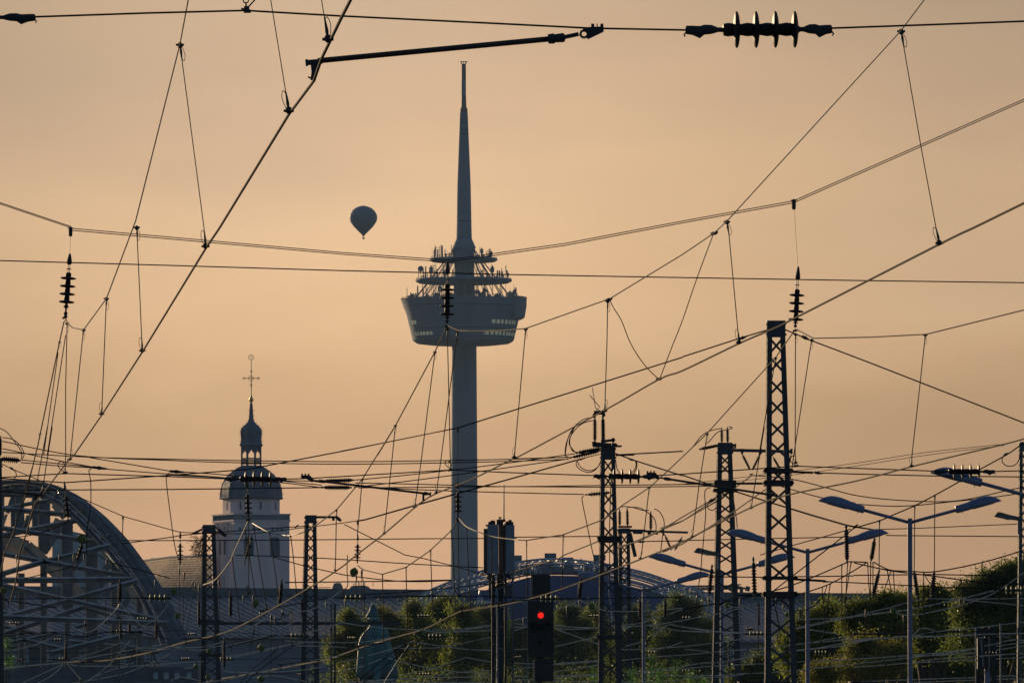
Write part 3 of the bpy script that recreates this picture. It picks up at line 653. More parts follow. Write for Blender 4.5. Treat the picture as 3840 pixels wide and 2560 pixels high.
# ================================================================== riveted arch bridge
def bridge():
    D = 430
    t = thing('arch_bridge', Vector((W(150, 2880, D).x, D, 0)), 'riveted steel railway arch bridge with crossed bracing at the edge of the picture', 'bridge')
    f = lambda *xy: [px('Q', xy[i], xy[i + 1]) for i in range(0, len(xy), 2)]
    outer = f(-420, 330, -200, 170, 0, 78, 150, 68, 350, 78, 560, 115, 740, 185, 900, 270, 1060, 390, 1220, 525, 1380, 690, 1500, 830, 1620, 990, 1760, 1180, 1900, 1400, 2050, 1680, 2200, 2000)
    inner = f(-420, 520, -200, 330, 0, 225, 130, 195, 300, 190, 490, 225, 650, 290, 800, 380, 930, 500, 1070, 640, 1210, 790, 1330, 920, 1440, 1060, 1580, 1230, 1720, 1440, 1860, 1720, 2000, 2040)
    n = len(outer)
    def depth(i): return D + 14 - 1.2 * i
    # front rib: each web plate of the box girder is a piece of its own, with a flange along top and bottom
    po = [W(*outer[i], depth(i)) for i in range(n)]; pi_ = [W(*inner[i], depth(i)) for i in range(n)]
    so, si = smooth(po, 3), smooth(pi_, 3)
    for i in range(len(so) - 1):
        b = MB(); b.prism([so[i], so[i + 1], si[i + 1], si[i]], .55, Vector((-.25, .97, 0))); b.obj('rib_plate', 'bridge', t)
    for i in range(0, len(so), 2):                  # stiffeners on the web
        b = MB(); b.bar(so[i] + Vector((0, -.05, -.1)), si[i] + Vector((0, -.05, .1)), .07, .10); b.obj('stiffener', 'bridge', t)
    b = MB()
    for off in (.08, .5, .92):
        for i in range(len(so) - 1):
            for q in range(6): c_ = so[i].lerp(so[i + 1], q / 6).lerp(si[i].lerp(si[i + 1], q / 6), off); b.box((c_.x - .03, c_.y - .05, c_.z - .03), (c_.x + .03, c_.y, c_.z + .03))
    b.obj('rivets', 'bridge', t, kind='stuff')
    b = MB(); b.tube([p.lerp(q, .93) + Vector((0, -.06, 0)) for p, q in zip(so, si)], .04, 5); b.obj('edge_angle', 'truss', t)
    for s_, nm in ((so, 'upper_flange'), (si, 'lower_flange')):
        b = MB()
        for i in range(len(s_) - 1): b.bar(s_[i] + Vector((0, .25, 0)), s_[i + 1] + Vector((0, .25, 0)), .62, .09, up=(0, 0, 1))
        b.obj(nm, 'bridge', t)
    b = MB(); b.tube([si[i] + Vector((.0, -.45, .32)) for i in range(len(si))], .035, 5); b.obj('handrail', 'bridge2', t)
    for i in range(3, n - 1):
        b = MB(); b.bar(pi_[i] + Vector((0, -.5, 0)), pi_[i] + Vector((0, -.5, .38)), .05); b.bar(pi_[i], pi_[i] + Vector((0, -.5, 0)), .05); b.obj('handrail_post', 'bridge2', t)
    # rear rib of the second arch and gusset plates, warm sunlight put into their brown
    def plates(path, w, m, dd, name, th=.5):
        pts = [W(*px('Q', x, y), D + dd) for x, y in path]
        for i in range(len(pts) - 1):
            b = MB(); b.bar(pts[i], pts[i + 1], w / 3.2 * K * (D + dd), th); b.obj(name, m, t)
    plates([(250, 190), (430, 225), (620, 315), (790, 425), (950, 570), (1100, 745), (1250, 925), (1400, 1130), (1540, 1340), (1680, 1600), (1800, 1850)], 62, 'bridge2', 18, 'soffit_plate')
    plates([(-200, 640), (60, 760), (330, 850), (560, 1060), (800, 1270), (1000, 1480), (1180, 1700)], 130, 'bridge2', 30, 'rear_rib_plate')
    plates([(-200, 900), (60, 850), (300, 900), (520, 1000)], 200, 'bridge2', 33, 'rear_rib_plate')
    # posts and hangers: x, y top, x, y bottom, width
    for (x0, y0, x1, y1, w_, m, dd) in [
        (535, 330, 540, 900, 130, 'bridge', 22), (810, 540, 815, 1600, 125, 'bridge', 16), (1105, 640, 1105, 2300, 130, 'bridge', 10), (1395, 1000, 1395, 2300, 105, 'bridge', 5),
        (530, 1080, 530, 2300, 65, 'bridge', 28), (262, 1180, 262, 2300, 62, 'bridge', 28), (240, 200, 245, 640, 95, 'bridge', 30), (425, 240, 430, 700, 60, 'bridge', 31), (20, 240, 20, 640, 60, 'bridge', 30), (160, 250, 165, 620, 40, 'bridge', 30),
        (810, 1240, 815, 2300, 60, 'bridge', 29), (35, 1200, 35, 2300, 60, 'bridge', 29), (1680, 1450, 1680, 2300, 60, 'bridge', 2)]:
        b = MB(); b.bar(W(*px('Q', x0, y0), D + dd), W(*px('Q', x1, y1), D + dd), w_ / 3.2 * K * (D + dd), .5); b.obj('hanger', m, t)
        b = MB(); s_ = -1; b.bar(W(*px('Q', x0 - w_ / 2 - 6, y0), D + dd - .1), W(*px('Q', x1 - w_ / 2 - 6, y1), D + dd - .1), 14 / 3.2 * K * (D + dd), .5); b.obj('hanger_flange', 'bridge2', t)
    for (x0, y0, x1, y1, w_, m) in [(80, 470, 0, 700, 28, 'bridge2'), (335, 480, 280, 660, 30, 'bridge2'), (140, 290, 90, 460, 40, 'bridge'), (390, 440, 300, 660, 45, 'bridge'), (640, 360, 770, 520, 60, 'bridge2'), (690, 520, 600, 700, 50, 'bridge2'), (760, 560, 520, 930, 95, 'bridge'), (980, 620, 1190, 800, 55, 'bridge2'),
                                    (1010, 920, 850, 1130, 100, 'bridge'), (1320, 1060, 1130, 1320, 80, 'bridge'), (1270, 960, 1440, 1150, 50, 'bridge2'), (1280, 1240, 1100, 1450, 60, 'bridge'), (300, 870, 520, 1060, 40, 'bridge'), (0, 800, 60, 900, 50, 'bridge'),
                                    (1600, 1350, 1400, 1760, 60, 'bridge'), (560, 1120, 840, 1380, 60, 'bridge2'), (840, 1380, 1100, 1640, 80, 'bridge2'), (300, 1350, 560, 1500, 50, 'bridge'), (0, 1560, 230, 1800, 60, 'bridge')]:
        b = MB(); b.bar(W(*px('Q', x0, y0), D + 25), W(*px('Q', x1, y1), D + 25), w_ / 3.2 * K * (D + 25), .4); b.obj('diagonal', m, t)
    # cross beams between the two arches
    for (x0, y0, x1, y1, w_, dd) in [(-200, 225, 400, 145, 32, 20), (-200, 235, 660, 268, 36, 15), (-200, 450, 690, 295, 30, 12), (-300, 385, 985, 500, 46, 8), (-300, 800, 985, 540, 46, 8), (-300, 600, 1250, 825, 46, 4),
                                     (-300, 1290, 520, 1050, 46, 0), (520, 1050, 1310, 860, 46, 0), (-300, 890, 540, 1050, 46, 0), (540, 1050, 1560, 1225, 46, 0), (-300, 1275, 1560, 1262, 54, -4), (-300, 1255, 830, 1510, 44, -6), (830, 1510, 1650, 1280, 50, -6), (830, 1510, 1880, 1740, 46, -8), (-300, 1800, 830, 1510, 46, -8), (-300, 2030, 1000, 1590, 46, -8),
                                     (-300, 1700, 2000, 1790, 50, -10), (600, 2150, 1700, 1880, 50, -12), (-200, 1560, 270, 1730, 44, 3), (360, 1810, 750, 1690, 40, 3), (-100, 1790, 430, 1905, 36, 3), (830, 2000, 1400, 2060, 34, 3), (1250, 2020, 1580, 1925, 34, 3), (-200, 2080, 700, 1900, 34, 3), (900, 1830, 1500, 1700, 34, 3), (1000, 1590, 1500, 1740, 36, 3), (200, 1960, 900, 2120, 32, 3)]:
        a, c_ = W(*px('Q', x0, y0), D + dd), W(*px('Q', x1, y1), D + dd); ww = w_ / 3.2 * K * (D + dd)
        b = MB(); b.bar(a, c_, ww, .35); b.obj('cross_beam', 'bridge', t)
        b = MB(); up = Vector((0, -.05, ww / 2 + .03)); b.bar(a + up, c_ + up, .08, .60); b.obj('beam_flange', 'truss', t)
    for (x, y) in ((712, 190), (1292, 725), (1596, 1135)):
        b = MB(); b.tube([W(*px('Q', x - 6, y + 34), D + 2), W(*px('Q', x, y), D + 2)], .05, 6); b.ball(W(*px('Q', x + 1, y - 2), D + 2), .09, 8, 6); b.obj('floodlight', 'lens', t)
        b = MB(); p = W(*px('Q', x - 50, y + 60), D + 2); q = W(*px('Q', x + 5, y + 30), D + 2); b.box(tuple(p), (q.x, q.y + .6, q.z)); b.obj('lamp_bracket', 'bridge', t)
    # deck, edge girder and river pier
    b = MB(); p, q = W(-260, 2538, D - 14), W(760, 2552, D - 14); b.prism([p, q, q - Vector((0, 0, 1.2)), p - Vector((0, 0, 1.2))], 60); b.obj('deck', 'bridge', t)
    for xx in (-180, 300, 700):
        b = MB(); p = W(xx, 2600, D + 10); b.box((p.x - 1.6, p.y - 12, 0), (p.x + 1.6, p.y + 34, p.z)); b.obj('pier', 'plinth', t)
bridge()

# ================================================================== green copper statue seen from behind
def statue():
    D = 520; k = K * D
    base = W(1400, 2880, D); base.z = 0
    t = thing('rider_statue', base, 'green copper statue of a cloaked rider seen from behind among the trees', 'statue')
    # cloak as stacked oval rings with folds (U frame: y, x left, x right)
    rings = [(100, 385, 425), (112, 355, 455), (150, 335, 480), (200, 325, 488), (250, 290, 492), (300, 262, 500), (340, 250, 505), (380, 270, 520), (430, 300, 560), (480, 330, 600), (540, 290, 660), (620, 215, 690), (700, 165, 700), (800, 130, 720), (900, 120, 745), (1050, 110, 790), (1200, 100, 830), (1350, 92, 855), (1460, 88, 868)]
    n = 56; b = MB(); vs = []
    for i, (y, x0, x1) in enumerate(rings):
        X0, Y0 = px('U', x0, y); X1, _ = px('U', x1, y); mx_ = (X0 + X1) / 2; hw = (X1 - X0) / 2 * k; c0 = W(mx_, Y0, D)
        dep = hw * (.95 if i < 8 else .8)
        for j in range(n):
            a = 2 * math.pi * j / n; fold = 1 + (.085 * abs(math.sin(a * 4.5 + i * .12)) + .05 * math.sin(a * 13 + i * .3 + 1) - .03) * min(1, max(0, (i - 6) / 6))
            vs.append(c0 + Vector((math.cos(a) * hw * fold, math.sin(a) * dep * fold, 0)))
    m_ = len(rings); b.add(vs, [(i * n + j, (i + 1) * n + j, (i + 1) * n + (j + 1) % n, i * n + (j + 1) % n) for i in range(m_ - 1) for j in range(n)] + [tuple(range(n)), tuple((m_ - 1) * n + j for j in range(n))[::-1]])
    b.obj('cloaked_figure', 'copper', t, sm=True)
    # helmet crest, collar and arm holding a staff
    b = MB(); b.tube([W(*px('U', 398, 98), D - .1), W(*px('U', 395, 82), D), W(*px('U', 405, 92), D + .3)], [.12, .1, .05], 8); b.obj('helmet_crest', 'copper', t)
    b = MB(); b.tube(smooth([W(*px('U', 330, 345), D - .3), W(*px('U', 420, 362), D - .75), W(*px('U', 500, 340), D - .3)]), .12, 8); b.obj('collar', 'copper', t, sm=True)
    # horse's hind quarters and tail below
    hr = MB()
    for (x, y, rx, dz, sz) in ((480, 1400, 185, .2, .9),):
        X0, Y0 = px('U', x, y); hr.ball(W(X0, Y0, D + dz), rx / 5.058 * k, 24, 16, sz)
    for sx in (330, 640):
        hr.tube([W(*px('U', sx, 1420), D), W(*px('U', sx + 5, 1700), D + .3), W(*px('U', sx - 10, 1880), D - .2), W(*px('U', sx, 2150), D)], [.75, .45, .28, .2], 12)
    hr.tube(smooth([W(*px('U', 480, 1280), D - 1), W(*px('U', 470, 1500), D - 1.5), W(*px('U', 485, 1800), D - 1.2)]), [.2] * 7 + [.28] * 5 + [.1], 10)
    hr.obj('horse', 'copper', t, sm=True)
    ft = W(*px('U', 480, 2150), D); b = MB(); b.box((ft.x - 2.4, ft.y - 3, 0), (ft.x + 2.4, ft.y + 4.5, ft.z)); b.obj('pedestal', 'plinth', t)
    b = MB(); b.box((ft.x - 2.7, ft.y - 3.3, ft.z - .5), (ft.x + 2.7, ft.y + 4.8, ft.z - .12)); b.obj('pedestal_cornice', 'plinth', t)
statue()

# ================================================================== trees
def foliage_mesh(name, centers, radii, nleaf, size, m, seed, holes=.30):
    rg = np.random.default_rng(seed); C_ = np.array(centers); Rr = np.array(radii)
    wgt = (Rr[:, 0] * Rr[:, 2]); wgt /= wgt.sum()
    # leaf sprays: small clumps spread through each lobe, mostly towards its outside, then leaves round each clump centre
    ncl = max(60, nleaf // 34); idx = rg.choice(len(C_), ncl, p=wgt)
    dr = rg.normal(size=(ncl, 3)); dr /= np.linalg.norm(dr, axis=1)[:, None]
    rad = rg.random(ncl) ** .42 * rg.uniform(.75, 1.12, ncl); out = rg.random(ncl) < .05; rad = np.where(out, rg.uniform(1.02, 1.12, ncl), rad)
    ph = rg.uniform(0, 6.28, (len(C_), 3))[idx]; rad = rad * (.9 + .30 * np.sin(dr[:, 0] * 6 + ph[:, 0]) * np.sin(dr[:, 2] * 7 + ph[:, 1]) + .14 * np.sin(dr[:, 0] * 15 + dr[:, 2] * 13 + ph[:, 2]))
    cl = C_[idx] + dr * Rr[idx] * rad[:, None]
    sel = rg.integers(0, ncl, nleaf)
    cs = size * rg.uniform(1.4, 3.6, ncl); cs = np.where(out, cs * .6, cs)
    p = cl[sel] + rg.normal(size=(nleaf, 3)) * cs[sel][:, None] * np.array([1, 1, .8])
    nrm = rg.normal(size=(nleaf, 3)) + np.array([0, 0, .5]); nrm /= np.linalg.norm(nrm, axis=1)[:, None]
    tx = np.cross(nrm, rg.normal(size=(nleaf, 3))); tx /= np.linalg.norm(tx, axis=1)[:, None]; ty = np.cross(nrm, tx)
    s = size * rg.uniform(.6, 1.35, nleaf)[:, None]
    v = np.stack([p - tx * s * .5, p + ty * s * .36, p + tx * s * .55, p - ty * s * .36], axis=1).reshape(-1, 3)
    org = v.mean(0); v = v - org
    me = bpy.data.meshes.new(name); me.vertices.add(len(v)); me.vertices.foreach_set('co', v.astype(np.float32).ravel())
    me.loops.add(len(v)); me.loops.foreach_set('vertex_index', np.arange(len(v), dtype=np.int32))
    me.polygons.add(nleaf); me.polygons.foreach_set('loop_start', np.arange(0, len(v), 4, dtype=np.int32)); me.polygons.foreach_set('loop_total', np.full(nleaf, 4, dtype=np.int32))
    me.materials.append(M[m]); me.update(); me.validate()
    return me, Vector(org)
def tree(label, D, lobes, nleaf, leaf_px, m, seed, group, trunk_x=None, trunk_r=.2):
    k = K * D; rnd = random.Random(seed)
    for (x, y, rx, ry) in list(lobes)[:4]:        # smaller boughs break up each lobe's outline
        for q in range(3): a = rnd.uniform(-.2, 3.3); lobes.append((x + math.cos(a) * rx * .85, y - math.sin(a) * ry * .85, rx * rnd.uniform(.22, .42), ry * rnd.uniform(.25, .45)))
    leaf_px *= 1.12; nleaf = int(nleaf * 1.1)
    cs, rs = [], []
    for (x, y, rx, ry) in lobes:
        dd = rnd.uniform(-.5, .5) * rx * k * 1.2
        c0 = W(x, y, D + dd); cs.append(tuple(c0)); rs.append((rx * k, rx * k * .9, ry * k))
    tx = trunk_x if trunk_x is not None else sum(l[0] for l in lobes) / len(lobes)
    b0 = W(tx, 2880, D); b0.z = 0
    t = thing('tree', b0, label, 'tree', group)
    me, org = foliage_mesh('crown', cs, rs, nleaf, leaf_px * k, m, seed); link('crown', me, org, t)
    low = min(c[2] for c in cs); tb = MB(); fork = b0 + Vector((0, 0, max(1.2, low * .55)))
    tb.tube([b0, b0.lerp(fork, .5) + Vector((.1, 0, 0)), fork], [trunk_r * 1.3, trunk_r, trunk_r * .8], 10); tb.obj('trunk', 'bark', t)
    for i, c0 in enumerate(cs):
        c0 = Vector(c0); mid = fork.lerp(c0, .5) + Vector((rnd.uniform(-.2, .2), rnd.uniform(-.2, .2), .15)); lb = MB(); lb.tube(smooth([fork, mid, c0, c0 + Vector((0, 0, rs[i][2] * .6))], 3), trunk_r * .55, 6, trunk_r * .06)
        for q in range(3): lb.tube([mid.lerp(c0, .3 * q + .2), c0 + Vector((rnd.uniform(-.7, .7) * rs[i][0], rnd.uniform(-.6, .6) * rs[i][1], rnd.uniform(-.3, .8) * rs[i][2]))], trunk_r * .2, 4, trunk_r * .04)
        lb.obj('limb', 'bark', t)
    return t
GR1 = 'trees beside the tracks under the street lamps'
GR2 = 'trees along the river bank'
h5 = lambda x, y: px('H5', x, y)
tree('green tree between the tallest lattice mast and the tallest street lamp', 300, [(2985, 2400, 60, 60), (3045, 2330, 62, 55), (3120, 2310, 60, 50), (3080, 2400, 90, 70), (3010, 2480, 80, 60), (2955, 2455, 40, 70)], 31200, 7.4, 'leaf', 11, GR1)
tree('low autumn brown tree in front of the green trees by the thick lamp pole', 285, [(3230, 2440, 60, 45), (3290, 2500, 90, 55), (3350, 2455, 55, 45), (3210, 2520, 70, 50), (3090, 2530, 80, 45)], 26400, 7.4, 'leaf3', 12, GR1)
tree('green tree whose leafy top stands just left of the tallest street lamp pole', 295, [(3215, 2290, 50, 30), (3295, 2270, 34, 38), (3370, 2262, 44, 40), (3250, 2350, 85, 70), (3350, 2350, 80, 70), (3300, 2420, 100, 70)], 40800, 7.4, 'leaf', 13, GR1)
tree('tree with bushy top just right of the tallest street lamp pole', 300, [(3440, 2275, 34, 26), (3485, 2245, 38, 34), (3530, 2245, 36, 32), (3470, 2330, 70, 60), (3560, 2310, 60, 55), (3500, 2410, 95, 70)], 38400, 7.4, 'leaf', 14, GR1)
tree('dark tree rising towards the picture edge behind the slim lattice mast', 280, [(3650, 2220, 42, 44), (3715, 2192, 50, 46), (3775, 2172, 45, 46), (3822, 2150, 34, 48), (3650, 2310, 75, 70), (3760, 2280, 100, 90), (3700, 2400, 140, 80), (3850, 2300, 70, 110)], 67200, 7.7, 'leaf2', 15, GR1)
tree('dark low tree filling the ground behind the rear signal boxes', 310, [(3500, 2500, 130, 70), (3640, 2490, 120, 80), (3800, 2480, 110, 90), (3400, 2540, 110, 50)], 36000, 8.0, 'leaf2', 16, GR1)
tree('low dark bush between the two slimmer lattice masts', 330, [(2860, 2500, 60, 40), (2800, 2540, 60, 40), (2920, 2540, 70, 40)], 14400, 7.0, 'leaf2', 17, GR1)
tree('bright green tree with upright top left of the antenna mast', 640, [(1548, 2290, 24, 32), (1560, 2340, 40, 40), (1520, 2400, 50, 50), (1600, 2400, 60, 60), (1540, 2490, 70, 60)], 26400, 6.3, 'leaf', 21, GR2)
tree('green tree with two rounded tops left of the antenna mast', 650, [(1640, 2285, 30, 26), (1675, 2275, 24, 28), (1650, 2340, 55, 45), (1700, 2380, 60, 60), (1640, 2460, 80, 70)], 28800, 6.3, 'leaf', 22, GR2)
tree('slender small topped tree just left of the antenna mast', 645, [(1707, 2282, 14, 16), (1735, 2320, 32, 34), (1760, 2380, 55, 55), (1740, 2470, 80, 70)], 21600, 6.3, 'leaf', 23, GR2)
tree('dark tree directly behind the antenna mast poles', 660, [(1815, 2310, 36, 34), (1850, 2360, 50, 50), (1820, 2450, 90, 80), (1900, 2470, 70, 70)], 24000, 6.3, 'leaf2', 24, GR2)
tree('shaded green tree between the copper statue and the picture bottom edge', 600, [(1300, 2330, 28, 32), (1340, 2380, 50, 40), (1290, 2440, 60, 60), (1360, 2500, 80, 60)], 24000, 6.3, 'leaf', 25, GR2)
tree('small yellow green tree touching the shoulder of the copper statue', 610, [(1430, 2305, 14, 24), (1458, 2325, 20, 18), (1480, 2350, 30, 30), (1490, 2420, 40, 50)], 13200, 6.3, 'leaf3', 26, GR2)
tree('rounded dark green tree just right of the red signal', 640, [(2125, 2310, 42, 36), (2150, 2360, 60, 50), (2110, 2420, 60, 60), (2160, 2500, 100, 70)], 26400, 6.1, 'leaf2', 27, GR2)
tree('rounded dark green tree behind the green strain insulator', 650, [(2218, 2305, 34, 28), (2230, 2350, 50, 45), (2240, 2430, 70, 70), (2300, 2500, 90, 70)], 24000, 6.1, 'leaf2', 28, GR2)
tree('small dark tree behind the fourth street lamp pole', 640, [(2390, 2310, 34, 32), (2400, 2360, 50, 50), (2390, 2450, 80, 80)], 21600, 6.1, 'leaf2', 29, GR2)
tree('broad dark tree in front of the curved hall roof between street lamps', 620, [(2545, 2262, 30, 24), (2580, 2290, 44, 36), (2520, 2320, 46, 40), (2600, 2350, 70, 55), (2520, 2420, 90, 70), (2640, 2450, 90, 80), (2560, 2520, 120, 60)], 50400, 6.1, 'leaf2', 30, GR2)
tree('dark tree left of the red signal, low between signal and antenna mast', 640, [(1950, 2380, 40, 40), (1940, 2450, 60, 60), (2000, 2500, 80, 60)], 16800, 6.1, 'leaf2', 31, GR2)
hd = MB()
me, org = foliage_mesh('undergrowth', [tuple(W(x, 2600, 600 - abs(x - 2400) * .02)) for x in range(1200, 3900, 60)], [(1.6, 1.4, 2.4)] * 45, 60000, .11, 'leaf2', 77)
link('undergrowth', me, org, None, kind='stuff', label='dark tangle of undergrowth along the foot of the trees')
# fresh saplings low in the picture
for i, (f, x, y, h, w_, lab) in enumerate([('H3', 1700, 1220, 330, 34, 'bright green sapling just right of the fourth street lamp pole'), ('H3', 1815, 1350, 230, 30, 'bright green sapling, second to the right of the fourth street lamp pole'), ('H3', 2005, 1275, 300, 30, 'bright green sapling tallest of the pair left of the slender lattice mast'), ('H4', 100, 1440, 160, 28, 'bright green sapling just left of the doubled lattice mast foot'), ('H4', 255, 1480, 120, 24, 'small bright green sapling right beside the doubled lattice mast'), ('H3', 1010, 1370, 220, 16, 'thin bright green sapling touching the broad lattice mast beside the signal'), ('H3', 1480, 1410, 180, 14, 'thin bright green sapling left of the fourth street lamp pole'),
                                           ('H0', 80, 1020, 120, 30, 'bright green shoot upper of two at the picture edge before the bridge'), ('H0', 110, 1245, 120, 40, 'bright green shoot lower of two at the picture edge before the bridge')]):
    D = 175; k = K * D; X0, Y0 = px(f, x, y); hp = h / 3.267; rp_ = w_ / 3.267
    b0 = W(X0, 2880, D); b0.z = 0; t = thing('sapling', b0, lab, 'sapling', 'fresh green saplings')
    nl = 9; cs = [tuple(W(X0 + random.uniform(-.6, .6) * rp_, Y0 + hp * (j + .5) / nl, D)) for j in range(nl)]
    me, org = foliage_mesh('leaves', cs, [(rp_ * k * .8, rp_ * k * .8, hp / nl * k * .7)] * nl, 420, 4.2 * k, 'sapling', 100 + i); link('leaves', me, org, t)
    b = MB(); b.tube([b0, W(X0, Y0, D)], .02, 5, .006); b.obj('stem', 'bark', t)

# ================================================================== lattice masts
def mast(label, D, ytop, tl, tr, yb, bl, br, lw0, lw1, xs=None, pitch=None, half=None, plate=40, m='steel', group='lattice masts of the overhead line', grow=1.0, plates_at=()):
    k = K * D; yg = HZ + CAMZ / k
    L = lambda y: tl + (bl - tl) * (y - ytop) / (yb - ytop)
    Rr = lambda y: tr + (br - tr) * (y - ytop) / (yb - ytop)
    LW = lambda y: lw0 + (lw1 - lw0) * (y - ytop) / (yb - ytop)
    cx = (L(yg) + Rr(yg)) / 2; b0 = W(cx, yg, D); b0.z = 0
    t = thing('lattice_mast', b0, label, 'mast', group)
    hd = (br - bl) * k * .5 * .8
    for sx in (0, 1):
        for sy in (-1, 1):
            f = lambda y: W((L(y) + LW(y) / 2) if sx == 0 else (Rr(y) - LW(y) / 2), y, D + sy * hd * (.55 + .45 * (y - ytop) / (yb - ytop)))
            b = MB(); p, q = f(ytop), f(yg); w0, w1 = LW(ytop) * k, LW(yg) * k
            # angle section: wide flange facing along the track, narrow flange to the side
            e = 1 if sx else -1; th = .018
            vs = []
            for c_, w_ in ((p, w0), (q, w1)):
                x0, x1 = c_.x - w_ / 2, c_.x + w_ / 2; y0 = c_.y
                prof = [(x0, y0), (x1, y0), (x1, y0 - sy * th), (x0, y0 - sy * th)]
                vs += [(a, b_, c_.z) for a, b_ in prof]
            b.add(vs, [(0, 1, 2, 3), (7, 6, 5, 4)] + [(i, (i + 1) % 4, (i + 1) % 4 + 4, i + 4) for i in range(4)])
            vs = []; ed = e * .5
            for c_, w_ in ((p, w0), (q, w1)):
                xo = c_.x + ed * w_; prof = [(xo, c_.y - sy * th), (xo - e * th, c_.y - sy * th), (xo - e * th, c_.y - sy * w_ * .8), (xo, c_.y - sy * w_ * .8)]
                vs += [(a, b_, c_.z) for a, b_ in prof]
            b.add(vs, [(0, 1, 2, 3), (7, 6, 5, 4)] + [(i, (i + 1) % 4, (i + 1) % 4 + 4, i + 4) for i in range(4)])
            b.obj('leg', m, t)
    b = MB(); f = lambda y: W(L(y) - 2.2, y, D - hd); b.bar(f(ytop + plate), f(yg), 1.9 * k, .02); b.obj('sunlit_edge', 'stripe', t)  # added pale bar imitates the side flange catching the sun
    b = MB(); f = lambda y: W(L(y) + LW(y) * .28, y, D - hd - .03); b.bar(f(ytop + plate), f(yg), 1.2 * k, .012); b.obj('cable_conduit', 'cable', t)
    if xs is None:
        xs = []; y = ytop + plate + pitch * .6; pp = pitch
        while y < yb: xs.append(y); y += pp; pp *= grow
    else: xs = list(xs); pp = xs[-1] - xs[-2]
    y = xs[-1] + pp
    while y < yg - pp * .4: xs.append(y); y += pp
    for i, y in enumerate(xs):
        h = half if half else (24 + 10 * (y - xs[0]) / max(1, (2560 - xs[0])))
        for sy in (-1, 1):
            yy = hd * (.55 + .45 * (y - ytop) / (yb - ytop)) + .02
            for s_ in (-1, 1):
                b = MB(); a = W(L(y - s_ * h) + LW(y) * .7, y - s_ * h, D + sy * yy); c_ = W(Rr(y + s_ * h) - LW(y) * .7, y + s_ * h, D + sy * yy)
                off = Vector((0, .012 * s_, 0)); b.bar(a + off, c_ + off, max(.035, 5.5 * k * .8), .02, up=(0, 1, 0)); b.obj('brace', m, t)
        # bolts where the braces cross
    b = MB(); p0, p1 = W(L(ytop) - 1, ytop + plate, D - hd * .56), W(Rr(ytop) + 1, ytop, D + hd * .56)
    b.box((p0.x, p0.y, p0.z), (p1.x, p0.y + .02, p1.z)); b.box((p0.x, p1.y - .02, p0.z), (p1.x, p1.y, p1.z)); b.box((p0.x, p0.y, p1.z), (p1.x, p1.y, p1.z + .02)); b.obj('head_plate', m, t)
    bb = MB()
    for y in (ytop + 6, ytop + plate * .85):
        for s_ in (L(y) - 2, Rr(y) + 2): bb.box(tuple(W(s_ - 2.2, y + 3, D - .05)), tuple(W(s_ + 2.2, y - 3, D + .05)))
    for y in range(int(ytop + plate), 2560, 26): bb.box(tuple(W(L(y) - 1.2, y + 1.6, D - hd * .5)), tuple(W(L(y) + .5, y - 1.6, D - hd * .4)))
    bb.obj('bolts', 'fitting', t)
    for (y, h, over) in plates_at:                         # clamp frames gripping the mast
        b = MB(); p0, p1 = W(L(y) - over, y + h / 2, D - hd - .06), W(Rr(y) + over, y - h / 2, D + hd + .06)
        b.box((p0.x, p0.y, p0.z), (p1.x, p0.y + .05, p1.z)); b.box((p0.x, p1.y - .05, p0.z), (p1.x, p1.y, p1.z))
        for s_ in (L(y) - over * .8, Rr(y) + over * .8): q = W(s_, y, D); b.bar(Vector((q.x, p0.y, q.z)), Vector((q.x, p1.y, q.z)), .05)
        b.obj('clamp_frame', 'fitting', t)
    ft = MB(); g0 = b0; ft.box((g0.x - 1.0, g0.y - .9, -.3), (g0.x + 1.0, g0.y + .9, .18)); ft.obj('footing', 'plinth', t)
    return t
mastA = mast('tallest lattice mast, dark steel, standing left of the double armed street lamps', 128, 1209, 2877, 2943, 2539, 2869, 2988, 19, 22.5,
     xs=[1296.5, 1367, 1451.6, 1528, 1609, 1684, 1783.6, 1863, 1956.6, 2045, 2146, 2245, 2354, 2459.5, 2560], plate=53, plates_at=((1765, 12, 6), (1811, 16, 7), (2166, 8, 8), (2228, 18, 8)))
mast('broad dark lattice mast directly right of the red signal', 174, 1676, 2254, 2306, 2539, 2244.5, 2329, 15, 19,
     xs=[1747, 1803.6, 1872, 1929, 1995, 2056, 2130.5, 2202, 2279, 2346, 2438, 2508], half=23, plate=46, plates_at=((1668, 8, 4), (2016, 10, 8), (2026, 12, 5), (2388, 14, 8)))
mast('slim brown lattice mast close behind the broad one, carrying a horizontal arm', 214, 1983, 2321, 2361, 2539, 2318, 2372, 12, 16, pitch=39, half=17, plate=16)
mast('lattice mast with twin upright insulators on top, left of the tallest mast', 172, 1664, 2692, 2744, 2540, 2672, 2779, 17, 24,
     xs=[1725.5, 1757.6, 1857, 1907.6, 1946, 1995, 2044, 2094, 2150, 2202, 2254, 2306, 2360, 2414, 2470, 2526], half=16, plate=38, plates_at=((1814, 22, 8), (1838, 8, 12)))
mastD = mast('lattice mast with a tangle of twigs on it, in front of the church tower', 237, 1970, 761, 807, 2540, 754, 829, 15, 19, pitch=36, half=16, plate=26, grow=1.01, plates_at=((2330, 12, 8), (2455, 10, 8)))
mast('lattice mast with a short flat arm, standing just right of the church tower', 228, 1934, 1145, 1186, 2540, 1128, 1197, 14, 18, pitch=36, half=15, plate=26, grow=1.01)
mast('lattice mast cut by the picture edge behind the rear signal boxes', 175, 1661, 3824, 3872, 2540, 3815, 3890, 12, 15, pitch=60, half=26, plate=30, m='steel2')
mast('lattice mast cut by the picture edge in front of the arched bridge', 172, 1722, -44, 6, 2540, -60, 15, 12, 16, pitch=50, half=20, plate=30)

